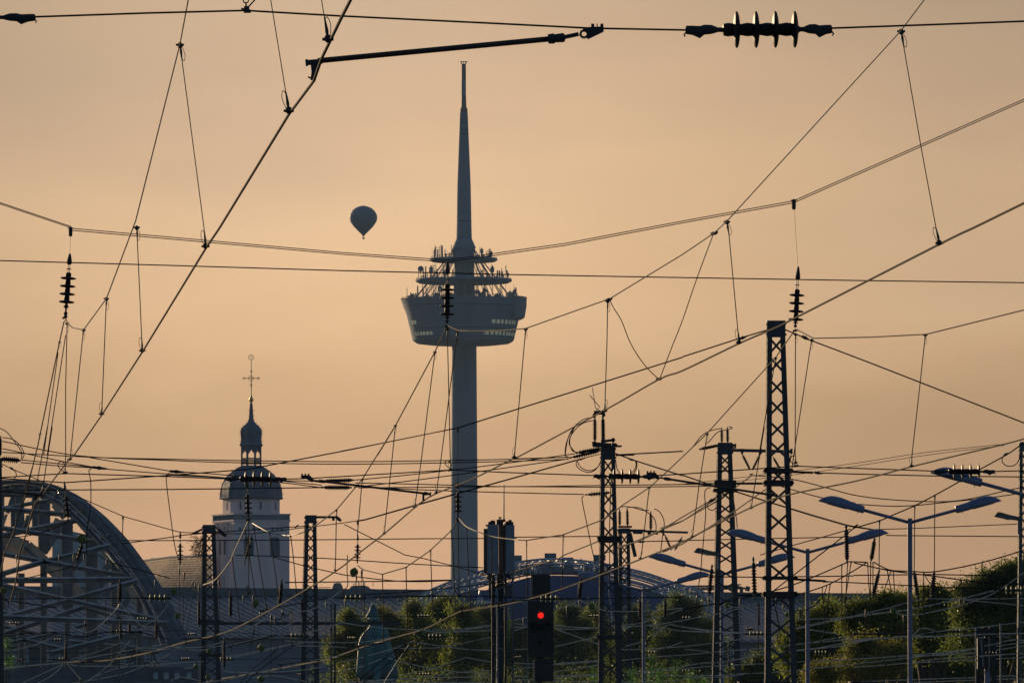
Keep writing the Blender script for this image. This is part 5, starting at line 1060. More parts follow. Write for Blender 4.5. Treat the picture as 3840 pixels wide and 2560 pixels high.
# ================================================================== overhead wires
WIRES = '''
contact_wire|5.0|c|thick contact wire sweeping from the top edge left of the balloon down to the bridge|Z 1322 -22; Z 1315 0; 1281 66; 1206 220; A 2162 560; 1990 790; 1515 1567; D 1420 140; 985 850; 705 1285; 510 1567; G0 850 390; 510 840; 430 930; 380 1100; 330 1290; 250 1500; H0 200 300; 130 560
contact_wire|5.0|c|thick contact wire rising from the statue, passing the tallest mast head, to the picture edge|Z 3925 722; C 2352 1400; 2010 1567; F 1770 115; 820 600; 640 690; 385 800; 0 985; E 2190 1045; 1820 1255; 1240 1567; G3 0 395; G2 1600 640; 1170 810; 1000 910; 900 985; 520 1310; H2 170 10; 0 150; H1 1750 370; 1100 740; 660 950; 200 1060; 0 1115; H0 1800 1200; 1300 1290; 870 1310; 80 1380|s
contact_wire|5.0|c|contact wire entering under the far right lamp head and crossing the tallest mast low|Z 3925 1600; F 2352 1455; 1900 1567; G5 700 490; 0 670; G4 1300 830; 830 990; 110 1350; 0 1405; H3 1680 10; 600 420; 0 590; H2 1580 670; 1400 715; 1000 910; 400 1080; 0 1220; H1 1900 1280; 1000 1450; 600 1520; 200 1600|s
messenger_wire|2.3|z|carrier wire dropping from the top edge to the insulator string by the picture edge|Z 709 -20 30; A 1297 0 31; 1240 305 37; 935 1520 46; D 733 490 55.5; 575 705 66; 500 690 72; 470 665 77; 455 635 78
messenger_wire|2.3|z|carrier wire from the edge insulator string falling to the bridge in a steep bundle|D 455 632 78; 440 650 79; 410 787 84; 278 1415 97; G0 490 80 99; 470 200 105; 365 620 115; 310 840 120; 200 1180 127; 170 1280 130; 60 1530 134; H0 10 210 138
messenger_wire|2.3|z|carrier wire coming from the top right corner down to the insulator before the tower pod|Z 3500 -44 36; C 1665 0 38; 1500 218 40; 302 1527 50; F 217 38 53; 0 185 56; E 1850 490 62; 1270 695 68; 1130 708 70; 1000 712 72; 880 712 73; 805 710 75; 735 675 78
messenger_wire|2.2|z|carrier wire from the tower pod insulator down to beside the church tower|E 728 680 78; 645 855 82; 372 1365 95; 250 1567 99; G2 640 20 99; 255 640 113; 0 945 120; G1 2030 1015 121; 1830 1170 124; 1720 1240 126
strand_wire|3.2|z|pale sagging carrier wire catching light in front of the church tower|G1 1722 1238 126; 1600 1300 126; 1465 1330 126.4; 1350 1320 127; 1210 1292 127; 1080 1225 127.5; 1000 1175 128; 952 1128 128|s
strand_wire|2.6|z|pale carrier wire running down left across the church tower to the twig mast|G1 950 1150 128; 760 1567 139; H1 750 40 141; 560 290 148; 400 365 152
messenger_wire|2.2|z|carrier wire from the right edge falling beside the tallest mast top in a shallow curve|Z 3925 1148 66; F 2352 568 68; 1680 735 71; 1300 755 73; 900 763 75; 820 720 77; 780 700 78
messenger_wire|2.1|z|carrier wire crossing the tallest mast and sinking to the antenna mast in a long sag|F 775 703 78; 735 760 80; 640 895 86; 165 1420 98; G4 0 365 100; G3 1850 590 103; 1685 740 106; 1350 960 112; 1130 1130 116; 620 1320 120; 180 1388 123; 80 1384 124
strand_wire|2.6|z|pale sagging carrier wire draped across the tower base and the antenna panels|G3 82 1384 124; 0 1375 124.5; G2 1960 1360 125; 1830 1335 125.5; 1640 1270 126; 1520 1210 127; 1440 1115 128|s
messenger_wire|2|z|carrier wire leaving the tower base insulator towards lower left|G2 1425 1130 128; 1350 1265 131; 1090 1510 138; 1010 1567 140; H2 790 150 144; 500 235 150; 270 180 155; 200 130 158
headspan_wire|2.6|78|upper strand of the highest double cross wire spanning the whole picture|Z -80 728; A 0 1396; 490 1561; D 495 6; 2352 172; E 730 224; 1540 110; C 0 1523; 765 1384; 2352 684; Z 3920 336
headspan_wire|2.6|78.15|lower strand of the highest double cross wire spanning the whole picture|Z -80 734; A 0 1405; 490 1570; D 495 20; 2352 184; E 730 238; 1540 124; C 0 1536; 765 1398; 2352 698; Z 3920 344
cross_wire|2.1|78|thin straight wire crossing the whole picture just under the pod antenna decks|Z -80 975; D 0 228; 1200 262; 2352 297; E 1200 325; 2352 345; F 1200 365; 2352 380; Z 3920 1061
cross_wire|3.2|30|strong wire along the top edge, left part ending under the small hanger|A 235 118 32; 1000 92 32; 1690 74 32; 2352 112 32; B 1000 160 32; 1720 196 32; C 0 208 32; 30 209 32
cross_wire|3.2|32|strong wire leaving the four disc top insulator towards the top right corner|C 1020 196; 1700 172; 2352 148; Z 3920 74
cross_wire|3|78|lower cross wire ending at the disc insulator in front of the church dome|Z -80 1797; G0 0 620; 795 570; 2091 608; G1 680 635
cross_wire|3|78|lower cross wire between church dome insulator and the one crossing the broad mast|G1 1420 638; 1690 630; 2091 607; G2 1340 527; 2091 560; G3 1010 595
cross_wire|3|78|lower cross wire from the broad mast insulator to the one before the street lamp head|G3 1735 600; 1800 592; G4 0 577; 1385 480; 2091 505; G5 990 540
cross_wire|3|78|lower cross wire from the lamp head insulator to the picture edge mast|G5 1728 545; 2091 536; Z 3920 1760
headspan_wire|3|128|cross wire hung from the tallest mast running down past the tower to the church dome|F 585 705; 410 757; 0 890; E 2352 893; 800 1380; 0 1540; G2 1430 15; 0 300; G1 940 520; 0 590; G0 1900 605; 790 682; 0 628; Z -80 1790
headspan_wire|3|128|cross wire from the tallest mast falling to the right picture edge|F 705 703; 860 768; 1300 935; 2352 1345; Z 3920 1617
feeder_wire|2|174|upper of two level wires passing in front of the open church lantern|G0 30 310; 1100 370; 2091 395; G1 860 412; 2091 425; G2 1000 415; 2091 395; G3 690 370
feeder_wire|2|174|lower of two level wires passing in front of the open church lantern|G0 30 175; 940 350; 2091 410; G1 860 438; 2091 455; G2 1000 445; 2091 420; G3 695 395
feeder_wire|1.9|173|thin wire from the edge insulator sloping to the spindle shaped connector above the bridge|G0 270 405; 1125 490
feeder_wire|1.9|173|second thin wire from the edge insulator sloping to the spindle shaped connector|G0 255 435; 700 475; 1125 500
feeder_wire|1.9|172.5|thin wire rising left from the spindle shaped connector to the edge insulator stack|G0 30 265; 780 425; 1130 490
feeder_wire|2.2|172|wire between the spindle connector above the bridge and the second connector|G0 1330 518; 2091 578; G1 400 600; 1100 655; 1650 660; 1850 680
feeder_wire|1.9|171|wire dropping right from the crossing above the bridge to the second connector|G0 1100 375; 2080 540
feeder_wire|1.9|171|wire between the second connector and the ribbed insulators before the church dome|G1 180 552; 700 590; 1350 660; 1850 712
feeder_wire|1.9|170|thin wire under the second connector sinking gently through the dome to the lower ribbed insulator|G1 0 590; 700 625; 1350 680; 1830 740
cross_wire|2|170|level wire across the dome base ending at the lower ribbed insulator|Z -60 1838; G0 520 772; 1400 768; 2091 765; G1 1000 752; 1840 742
feeder_wire|2|215|straight level wire behind the church tower windows reaching the broad mast|G0 1500 1390; 2091 1390; G1 1100 1385; 2091 1378; G2 1000 1368; 2091 1362; G3 30 1350; 1080 1338
feeder_wire|1.8|210|wire climbing gently right of the bridge arch towards the twig mast|G0 1500 1428; 2091 1350; G1 300 1310; 1700 1210
feeder_wire|1.8|180|upper straight wire crossing the tower stem to the ribbed insulator of the broad mast|G2 170 685; 900 700; 1700 722; 2091 730; G3 1080 717; 2091 703; G4 440 695
feeder_wire|1.8|181|second straight wire crossing the tower stem to behind the broad mast|G2 210 745; 1200 737; 2091 730; G3 1080 737; 2091 729; G4 430 722
feeder_wire|1.8|179|third straight wire crossing the tower stem, ending at the spindle with a loop|G2 480 745; 1200 778; 2091 805; G3 885 826
feeder_wire|1.9|174|wire climbing from the ribbed insulators to the strain insulators of the broad mast, upper one|G2 165 650; 700 600; 1420 520; 2091 435; G3 770 328
feeder_wire|1.9|174|wire climbing from the ribbed insulators to the strain insulators of the broad mast, lower one|G2 150 738; 300 722; 1000 640; 2091 490; G3 690 392
feeder_wire|1.7|176|short level wire into the lower strain insulator of the broad mast|G3 0 390; 700 372
headspan_wire|2.4|174|double cross wire from the broad mast sinking left behind the tower stem, upper strand|G3 1090 330; 790 403; 0 627; G2 1400 817; 900 957; 300 1130; 200 1148; 0 1178; G1 1000 1308; 545 1305; 120 1290; 0 1258; G0 1520 1098; 800 788; 360 602; 140 512; 0 440; Z -60 1722
headspan_wire|2|174.2|double cross wire from the broad mast sinking left behind the tower stem, lower strand|G3 790 410; 0 634; G2 1400 826; 900 966; 300 1137; 205 1155
headspan_wire|2.4|174|cross wire leaving the broad mast to the right towards the twin insulator mast|G3 1265 325; 1500 410; 2091 598; G4 0 590; 360 715
headspan_wire|2|172|upper of two near parallel wires running right from the broad mast top|G3 1270 342; 2091 298; G4 0 297
feeder_wire|1.8|172|second thin wire leaving the broad mast shoulder to the right|G3 1270 352; 1500 345
headspan_wire|2.2|172|double cross wire falling right from the twin insulator mast to the lamp head, upper strand|G4 640 785; 1020 905; 1600 1080; 2000 1195; G5 0 1215; 260 1255; 700 1243; 2010 1188
headspan_wire|2|172.2|double cross wire falling right from the twin insulator mast to the lamp head, lower strand|G4 640 792; 1020 912; 1600 1092; 2000 1207; G5 0 1225; 250 1262
tension_rod|5|128|short thick rod between tallest mast and its turnbuckle|G4 1310 548; 1600 560
cross_wire|2.2|128|wire running right from the mast turnbuckle below the hanger loop|G4 1700 563; 2091 576; G5 1000 600; 2091 612; Z 3920 1787
tension_rod|4|171|rod between the twin insulator mast and the tallest mast|G4 600 692; 1020 693
feeder_wire|1.6|230|faint upper wire rising to the right edge above the lamp insulator|G4 0 700; 600 632; 1300 545; 2091 448; G5 900 310; 1900 205
feeder_wire|1.6|232|faint lower wire rising to the right edge above the lamp insulator|G4 0 705; 700 660; 1500 568; 2091 483; G5 900 345; 1850 225
feeder_wire|1.8|165|wire sagging behind the two tall lamp heads, upper one|G4 860 593; 1340 640; 1800 755; G5 0 832; 400 885; 1000 915; 1400 885; 1980 757; Z 3920 1815
feeder_wire|1.8|168|wire sagging behind the two tall lamp heads, lower one|G4 1210 730; 1700 865; 2091 925; G5 50 945; 600 970; 1200 915; 1700 862; 2040 812
messenger_wire|1.9|160|wire climbing from the insulator between the lamps to the slim edge mast|H4 1110 440; G4 2091 1245; G5 0 1240; 320 1148; 480 1080; 750 965; 1000 835; 1350 640; 1560 515; 1870 345; 2040 232; Z 3920 1610
feeder_wire|2|175|straight wire between second lamp arm and the edge mast|G5 400 1328; 2091 1342; Z 3920 2011
feeder_wire|1.8|200|level wire behind the mast group below the lamp arms|G3 1380 1405; 2091 1393; G4 0 1390; 1340 1360; 2091 1345
feeder_wire|1.8|170|wire rising past the tallest mast foot of the lamps to the right|G4 950 1567; 1320 1458; 1700 1352; 2060 1250
messenger_wire|1.9|z|wire descending left from the hanging v shaped insulators|G4 840 598 172; 640 745 175; 300 950 180; 0 1150 185; G3 1690 1320 192; 1450 1430 196; 1150 1540 204
messenger_wire|1.9|z|twin wire descending left from the twin insulator mast, upper strand|G4 425 850 168; 320 915 170; 0 1100 176; G3 1780 1290 182; 1550 1400 188; 1300 1467 192
messenger_wire|1.9|z|twin wire descending left from the twin insulator mast, lower strand|G4 425 905 169; 0 1148 178; G3 1820 1240 182
messenger_wire|1.8|z|wire rising from the lamp arm past the lattice mast with flat floodlight|G4 1020 760 150; 640 1030 158; 0 1430 170; G3 1850 1530 172
messenger_wire|1.8|z|wire from the lamp head down behind the red signal top|G3 1045 1405 168; 640 1567 176; H3 560 50 178; 0 205 184
feeder_wire|1.6|z|diagonal wire crossing below the short registration arm|G2 40 1195 190; 780 1567 192; H2 1000 40 193; 1400 140 194; 1770 245 196
feeder_wire|1.8|190|straight wire left of the tower base sinking to the antenna mast|H1 800 0; 1640 30; H2 0 52; 800 105; 1740 155
feeder_wire|1.8|195|wire passing behind the strain ball before the sky|H1 1250 20; 1630 130; 2091 235; H2 0 237; 350 285; 700 318; 1000 325; 1350 310
cross_wire|1.9|190|straight wire low over the hall roof from church mast to the antenna mast|H1 1400 335; 2091 328; H2 0 327; 700 318; 1350 305
cross_wire|2|180|level wire along the ridge of the hall roof|H2 380 518; 1100 497; 1840 508; H3 30 520; 690 535; 1600 522; 2091 516
feeder_wire|1.7|185|gently rising wire above the hall roof ridge|H2 0 498; 700 460; 1350 400; 1800 350
cross_wire|2.2|128|thin wire passing under the tallest mast clamp towards the right|H4 250 265; 700 268; 1000 272
cross_wire|2|168|level wire right of the tallest mast|H4 1365 265; 2091 255; H5 0 248; 1000 237; 1700 252
tension_rod|4|128|rod right of the tallest mast clamp before the thin lamp pole|H4 1360 295; 1700 315
cross_wire|2|128|wire leaving the rod behind the second lamp pole|H4 1780 325; 2091 338; H5 0 338; 1000 388; 1450 408; 1850 420
tension_rod|4|171|rod joining doubled mast and tallest mast below the lamps|H4 680 493; 1080 488
messenger_wire|1.8|165|wire sloping up through the tallest mast legs to the insulator on the right|H4 0 660; 470 585; 1010 465; 1420 340; 1950 118; 2010 85
messenger_wire|1.8|168|lower wire sloping up through the tallest mast legs|H4 520 690; 700 640; 1020 585; 1700 395; 2091 195
messenger_wire|1.8|158|wire falling right from the high insulator to the bushy treetops|H4 2030 80; H5 165 88
messenger_wire|1.8|158|wire falling from the insulator between the lamps into the trees|H5 250 85; 440 180; 700 198; 1010 202; 1580 90; 2091 -60
messenger_wire|1.8|160|wire falling behind the treetops at the right edge|H5 10 95; 450 190; 1000 260; 1500 325; 2091 360
messenger_wire|1.8|160|wire rising left from the insulator between the lamps|H5 0 195; 165 90
'''
# low wires with the sunlight put into their pale colour: frame points, depth
LOW = '''
from the bridge insulator sagging towards the church mast, hanging lowest of the pair|150|H0 1470 585; 1560 690; 1690 830; 1770 858; 1930 760; 2060 605
left part of the same sag before the bridge|150|H0 1460 600; 1420 670; 1260 830; 1130 930; 1030 940; 890 895
running level from the dark mast at the edge|165|H0 50 1165; 160 1160; 440 1095; 640 1010
climbing from the picture edge to the small insulator stack|168|H0 45 1395; 400 1350; 790 1315; 1300 1215; 1720 1140; 2040 1090
second strand climbing beside it from the picture edge|170|H0 60 1372; 420 1345; 800 1310
low on the left falling to the bottom edge, nearer the mast|160|H0 270 1567; 520 1450; 770 1335
low on the left falling to the bottom edge, further right|162|H0 460 1567; 640 1470; 775 1340
sweeping up from the bridge deck to the right|158|H0 870 1275; 1200 1180; 1480 1070
hanging between two insulators over the bridge deck, upper|155|H0 1480 1070; 1600 1105; 1780 1140; 2000 1140; 2091 1110
hanging between two insulators over the bridge deck, lower|157|H0 1640 1110; 1760 1165; 1900 1172; 2091 1135
steep strand from the deck up to the dark insulator|156|H0 1090 1530; 1340 1340; 1480 1180; 1600 1040
falling steeply to the small ball insulator at the bottom|158|H0 820 1325; 900 1420; 990 1520
lowest strand rising right from the bottom left|168|H0 880 1567; 1300 1500; 1640 1410; 2091 1210
second lowest strand rising right from the bottom left|170|H0 1080 1530; 1420 1390; 1900 1340; H1 400 1300
flat strand passing the short pale post|172|H0 860 1330; 960 1355; 1400 1360; 1900 1350; H1 60 1320
short bright strand near the deck end|166|H0 1480 1320; 1560 1335; 1640 1320
from the church mast foot to the lower left corner of the hall|175|H1 0 1120; 300 1130; 600 1070; 1190 765
crossing the twig mast at half height, nearly level|176|H1 0 1115; 150 1150; 400 1160; 560 1120; 760 1095; 1150 990; 1500 820; 1610 755
rising steadily from the twig mast to the copper statue|178|H1 30 1180; 200 1060; 640 960; 1000 870; 1190 768
between the two church masts, ending at the small insulators|180|H1 600 1255; 900 1205; 1270 1130; 1400 1100
second between the two church masts under the first|182|H1 780 1250; 1100 1180; 1500 1090; 1640 1080
level strand right of the church mast|184|H1 1400 1045; 1600 1062; 2091 1070
lower level strand right of the church mast|186|H1 1540 1110; 1700 1112; 2091 1128; H2 60 1140
hanging from the arm before the hall roof|150|H1 1360 630; 1490 688; 1700 675; 1850 600; 1990 510; 2091 430
rising across the thin posts towards the statue|152|H1 1650 950; 1850 905; 2091 830
long rise from the bottom edge to the statue, upper|176|H1 380 1567; 700 1520; 1000 1450; 1240 1400
long rise from the bottom edge between church mast and post|178|H1 1250 1388; 1420 1380; 1600 1320; 2091 1225
nearly level above the bottom edge under the hall|180|H1 650 1415; 860 1438; 1300 1430; 1700 1395; 1950 1345
level low strand with small clamps under the hall|182|H1 1000 1500; 1300 1480; 1720 1560
lower left strand falling from the ball insulator|168|H1 0 1540; 120 1492; 360 1535
short bright strand beside the small ball insulator|170|H1 165 1385; 290 1375; 370 1330
steep pale strand before the green river trees|160|H2 520 1567; 680 1310; 830 1095
sagging from the statue shoulder towards the antenna mast|150|H2 0 825; 300 870; 700 905; 1100 915; 1500 900; 1840 855
second sagging strand just below it|152|H2 1000 930; 1300 940; 1560 910; 1840 868
third strand rising to the antenna mast|154|H2 1090 958; 1400 940; 1840 925
crossing the copper statue waist, nearly level|158|H2 0 1075; 300 1060; 560 1020; 700 990
crossing the copper statue below the waist|160|H2 0 1310; 280 1245
crossing the lower cloak of the statue|162|H2 330 1228; 620 1150; 850 1060
second crossing the lower cloak of the statue|164|H2 330 1335; 490 1270
falling right from the node in front of the trees|156|H2 850 1058; 1100 1095; 1500 1150; 1840 1165
rising right through the trees to the antenna mast|158|H2 640 1140; 1000 1138; 1290 1120; 1840 1000
long falling strand from statue foot to the antenna mast|160|H2 570 1260; 850 1335; 1140 1390; 1500 1435; 1840 1460
rising to the node before the dark trees|162|H2 680 1495; 900 1440; 1110 1390; 1530 1252
falling from the node to the antenna mast|163|H2 1530 1252; 1700 1285; 1840 1305
lowest long strand under the statue, upper|165|H2 0 1425; 280 1355
lowest long strand under the statue, middle|166|H2 340 1550; 900 1500; 1400 1440; 1840 1410
lowest long strand under the statue, lower|168|H2 100 1560; 500 1525; 920 1520
level strand near the bottom before the antenna mast|170|H2 1120 1498; 1840 1490
bottom edge strand before the antenna mast|172|H2 60 1550; 600 1562; 1300 1558; 1840 1562
between antenna mast and red signal, uppermost|150.5|H3 25 800; 150 765; 180 768
between antenna mast and red signal, second|152|H3 25 835; 185 862
between antenna mast and red signal, third|153|H3 25 885; 185 880
between antenna mast and red signal, fourth|154|H3 25 925; 180 880
between antenna mast and red signal, level one|155|H3 25 1155; 185 1150
between antenna mast and red signal, low pair upper|156|H3 25 1320; 260 1332
between antenna mast and red signal, low pair lower|157|H3 25 1390; 260 1370
between antenna mast and red signal, lowest pair upper|158|H3 25 1485; 190 1485
between antenna mast and red signal, lowest pair lower|159|H3 25 1530; 260 1525
from the red signal head to the insulator under the lamp|160|H3 515 670; 670 625; 825 550
through the green strain insulator to the lamp pole|160|H3 825 545; 940 605; 1080 662; 1200 688; 1600 686; 2091 650
from the red signal falling to the broad mast, upper|164|H3 520 862; 800 885; 1060 890
from the red signal falling to the broad mast, lower|166|H3 520 893; 700 908; 1060 893
steeply falling from the red signal to the mast|167|H3 540 905; 700 965; 1055 1088
rising from the red signal to the mast clamp|168|H3 530 1120; 1045 1000
double strand low between signal and mast, upper|169|H3 512 1330; 800 1308; 1055 1290
double strand low between signal and mast, lower|170|H3 512 1342; 800 1322; 1055 1302
rising from the lower signal box to the mast|171|H3 512 1430; 800 1385; 1055 1345
level strand under it, upper|172|H3 512 1478; 1055 1462
level strand under it, lower|173|H3 512 1503; 1055 1472
bottom strand between signal and mast|174|H3 512 1540; 1055 1548
right of the broad mast rising to the second lamp pole, upper|178|H3 1340 860; 1600 825; 2091 665
right of the broad mast rising to the second lamp pole, lower|180|H3 1340 878; 1700 858; 2091 800
right of the broad mast short steep strand|182|H3 1345 918; 1480 868
right of the fourth lamp pole sagging to the right|184|H3 1660 860; 2091 930; H4 480 955
right of the fourth lamp pole from a small node|185|H3 1720 1000; 1910 855; 2091 880; H4 470 938
rising from the broad mast past the fourth lamp, upper|186|H3 1390 1115; 1600 1060
level through the foot of the fourth lamp|188|H3 1340 1150; 1500 1155; 2091 1122
rising through the small insulators right of the fourth lamp|189|H3 1700 1175; 1930 1120; 2091 1060
long strand from broad mast foot to the right|190|H3 1340 1290; 1700 1250; 2091 1222
bright low strand at the broad mast foot|191|H3 1390 1435; 1560 1425; 2091 1372
lower low strand at the broad mast foot|192|H3 1500 1455; 1700 1430; 2091 1395
level strand behind the saplings|193|H3 1660 1470; 2091 1475
bottom strand behind the saplings|194|H3 1340 1555; 1700 1545; 2091 1530
through the doubled mast rising to the tallest mast, top|150|H4 560 620; 680 640; 1010 585
from the doubled mast across the hall roof, second|160|H4 0 800; 470 705; 690 655; 830 640
arched pale strand left of the doubled mast|162|H4 0 880; 250 920; 480 945; 800 960; 1005 945
pale strand behind the multiple insulators|163|H4 0 928; 480 940; 1000 962
pale strand rising across both masts at mid height|164|H4 0 1120; 480 1065; 830 1010
second pale strand rising across both masts|165|H4 0 1225; 480 1180; 1005 1135; 1500 1080; 1900 1010; 2091 1008
third pale strand rising across both masts|166|H4 0 1365; 250 1320; 480 1310; 1000 1215; 1300 1180; 1900 1120; 2091 1085
fourth pale strand rising across both masts|167|H4 0 1390; 480 1352; 1000 1330; 1500 1302; 2091 1278
short falling pale strand left of the doubled mast|168|H4 20 1150; 320 1182
bright strand with sleeve low before the tallest mast|169|H4 0 1475; 480 1470; 740 1450; 1005 1440; 1460 1402; 2091 1335
lowest strand with small clamps before the tallest mast|170|H4 0 1505; 480 1490; 760 1462
fan strand between tallest mast and thin lamp pole, top|171|H4 1390 775; 1500 788; 2091 760
fan strand between tallest mast and thin lamp pole, second|172|H4 1390 895; 1700 820; 2091 745; H5 450 640; 680 575; 850 540
fan strand between tallest mast and thin lamp pole, third|173|H4 1390 905; 1600 860; 2091 755; H5 480 690; 700 662; 1200 560; 1500 490; 1720 435
falling strand right of the thin lamp pole|174|H4 1570 915; 1900 965
low rising strand right of the thin lamp pole, upper|175|H4 1400 1090; 1900 1045; 2091 1035; H5 700 1000; 1400 985; 1640 970; 2091 955
low rising strand right of the thin lamp pole, lower|176|H4 1400 1165; 1700 1130; 2091 1060; H5 450 1015; 680 1005
falling from the treetops across the thick pole|177|H5 0 755; 460 700; 680 672; 740 668
curving up through the trees right of the thick pole|160|H5 520 700; 570 725; 680 735; 870 715; 1330 610; 1500 555; 1750 450; 2091 215|
upper level strand through the dark edge tree|162|H5 900 530; 1240 538; 2091 530
slowly falling strand through the dark edge tree|163|H5 1350 548; 1700 580; 2091 618
long gentle rise before the rear signals, top|150|H5 750 985; 1000 940; 1500 888; 1800 855; 2091 818
long gentle rise before the rear signals, second|151|H5 0 1050; 300 1020; 680 1003; 1000 1000; 1500 972; 2091 958
long rise under the four bright discs|149|H5 0 1080; 300 1020; 700 985; 830 895; 1000 925
middle strand behind the thick lamp pole, upper|153|H5 0 1275; 680 1228; 1370 1160; 1740 1085; 1930 1040; 2091 1045
middle strand behind the thick lamp pole, second|154|H5 0 1335; 680 1258; 1300 1180; 1500 1150; 2091 1068
middle strand behind the thick lamp pole, third|155|H5 750 1240; 1500 1195; 2091 1110
bright strand with thick sleeve left of the thick pole|148|H5 0 1375; 680 1320; 1000 1275; 1500 1240; 2091 1200
lower parallel strand right of the thick pole|156|H5 750 1318; 1500 1282; 2091 1252
lowest pair of strands by the thick pole, upper|157|H5 0 1555; 680 1525; 1500 1498
lowest pair of strands by the thick pole, lower|158|H5 750 1560; 1480 1530; 2091 1512
short strand between the two rear signals|159|H5 1760 1480; 2010 1478
'''
def catof(nm): return nm.replace('_', ' ')
for ln in WIRES.strip().split('\n'):
    a = ln.split('|'); nm, r, d, lab, pts = a[:5]
    P_ = ps(pts, 'c' if d == 'c' else (None if d == 'z' else float(d)))
    if len(a) > 5 and a[5] == 's' or nm in ('strand_wire',) or (nm in ('messenger_wire', 'feeder_wire') and len(P_) > 3 and d != 'z'): P_ = smooth(P_, 5)
    mn = {'contact_wire': 5.2, 'strand_wire': 3.6, 'messenger_wire': 4.3, 'headspan_wire': 3.0 if 'double' in lab or 'strand' in lab else 4.6, 'cross_wire': 4.0, 'feeder_wire': 3.5, 'tension_rod': 8}[nm]
    if 'faint' in lab: mn = 2
    b = MB(); b.tube(P_, [max(float(r) / 1000 * 1.15, mn * .56 * K * p.y) for p in P_], 6)
    b.obj(nm, {'strand_wire': 'strand', 'contact_wire': 'contact'}.get(nm, 'wire'), None, label=lab, cat=catof(nm), group='dark overhead wires')
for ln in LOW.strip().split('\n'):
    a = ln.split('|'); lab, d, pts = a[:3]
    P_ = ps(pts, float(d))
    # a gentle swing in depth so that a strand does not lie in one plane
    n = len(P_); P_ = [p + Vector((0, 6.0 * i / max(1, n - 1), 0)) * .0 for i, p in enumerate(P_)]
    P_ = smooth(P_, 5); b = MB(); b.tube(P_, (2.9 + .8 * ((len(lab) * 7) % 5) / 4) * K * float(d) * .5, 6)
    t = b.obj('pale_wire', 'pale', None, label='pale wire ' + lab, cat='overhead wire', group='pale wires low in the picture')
    L_ = (P_[-1] - P_[0]).length
    if L_ > 1.2:
        b = MB()
        for q in range(1, int(L_ / .55) + 1):
            c0 = P_[min(len(P_) - 1, int(q * .55 / L_ * (len(P_) - 1)))]; b.bar(c0 - Vector((0, 0, .018)), c0 + Vector((0, 0, .012)), .022, .02)
        b.obj('clamps', 'fitting', t)

# ------------------------------------------------------------------ droppers: a fine wire with a clamp and a loop at each end
def dropper(lab, pts, d='c', top=1, bot=1, r=1.5, loop=1):
    f = pts.strip().split(';'); fr = None; raw = []
    for s_ in f:
        q = s_.split()
        if q[0][0].isalpha(): fr = q[0]; q = q[1:]
        raw.append(px(fr, float(q[0]), float(q[1])))
    D = dc(raw[-1][1]) if d == 'c' else d
    P_ = [W(x, y, D) for x, y in raw]
    b = MB(); b.tube(P_, [max(r / 1000, 1.95 * K * p.y) for p in P_], 5); t = b.obj('dropper', 'wire', None, label=lab, cat='dropper', group='droppers between carrier and contact wires')
    s = .0024 * 14
    for on, p, q in ((top, P_[0], P_[1]), (bot, P_[-1], P_[-2])):
        if not on: continue
        dv = (q - p).normalized()
        b = MB(); b.lathe(p - dv * .012, p + dv * .016, [(0, .006), (.3, .013), (.8, .013), (1, .006)], 8); b.bar(p + Vector((-.02, 0, 0)), p + Vector((.02, 0, 0)), .010); b.obj('clamp', 'fitting', t)
        b = MB(); b.tube([p + dv * .014, p + dv * .03, p + dv * .055, p + dv * .085], [.005, .0075, .005, .002], 6); b.obj('ferrule', 'fitting', t)
        if loop:
            side = Vector((1 if on == 1 else -1, 0, 0)); b = MB()
            b.tube(smooth([p + dv * .0, p + dv * .02 + side * .012, p + dv * .055 + side * .018, p + dv * .08 + side * .010, p + dv * .068 + side * .002, p + dv * .03], 4), .0016, 5); b.obj('loop', 'wire', t)
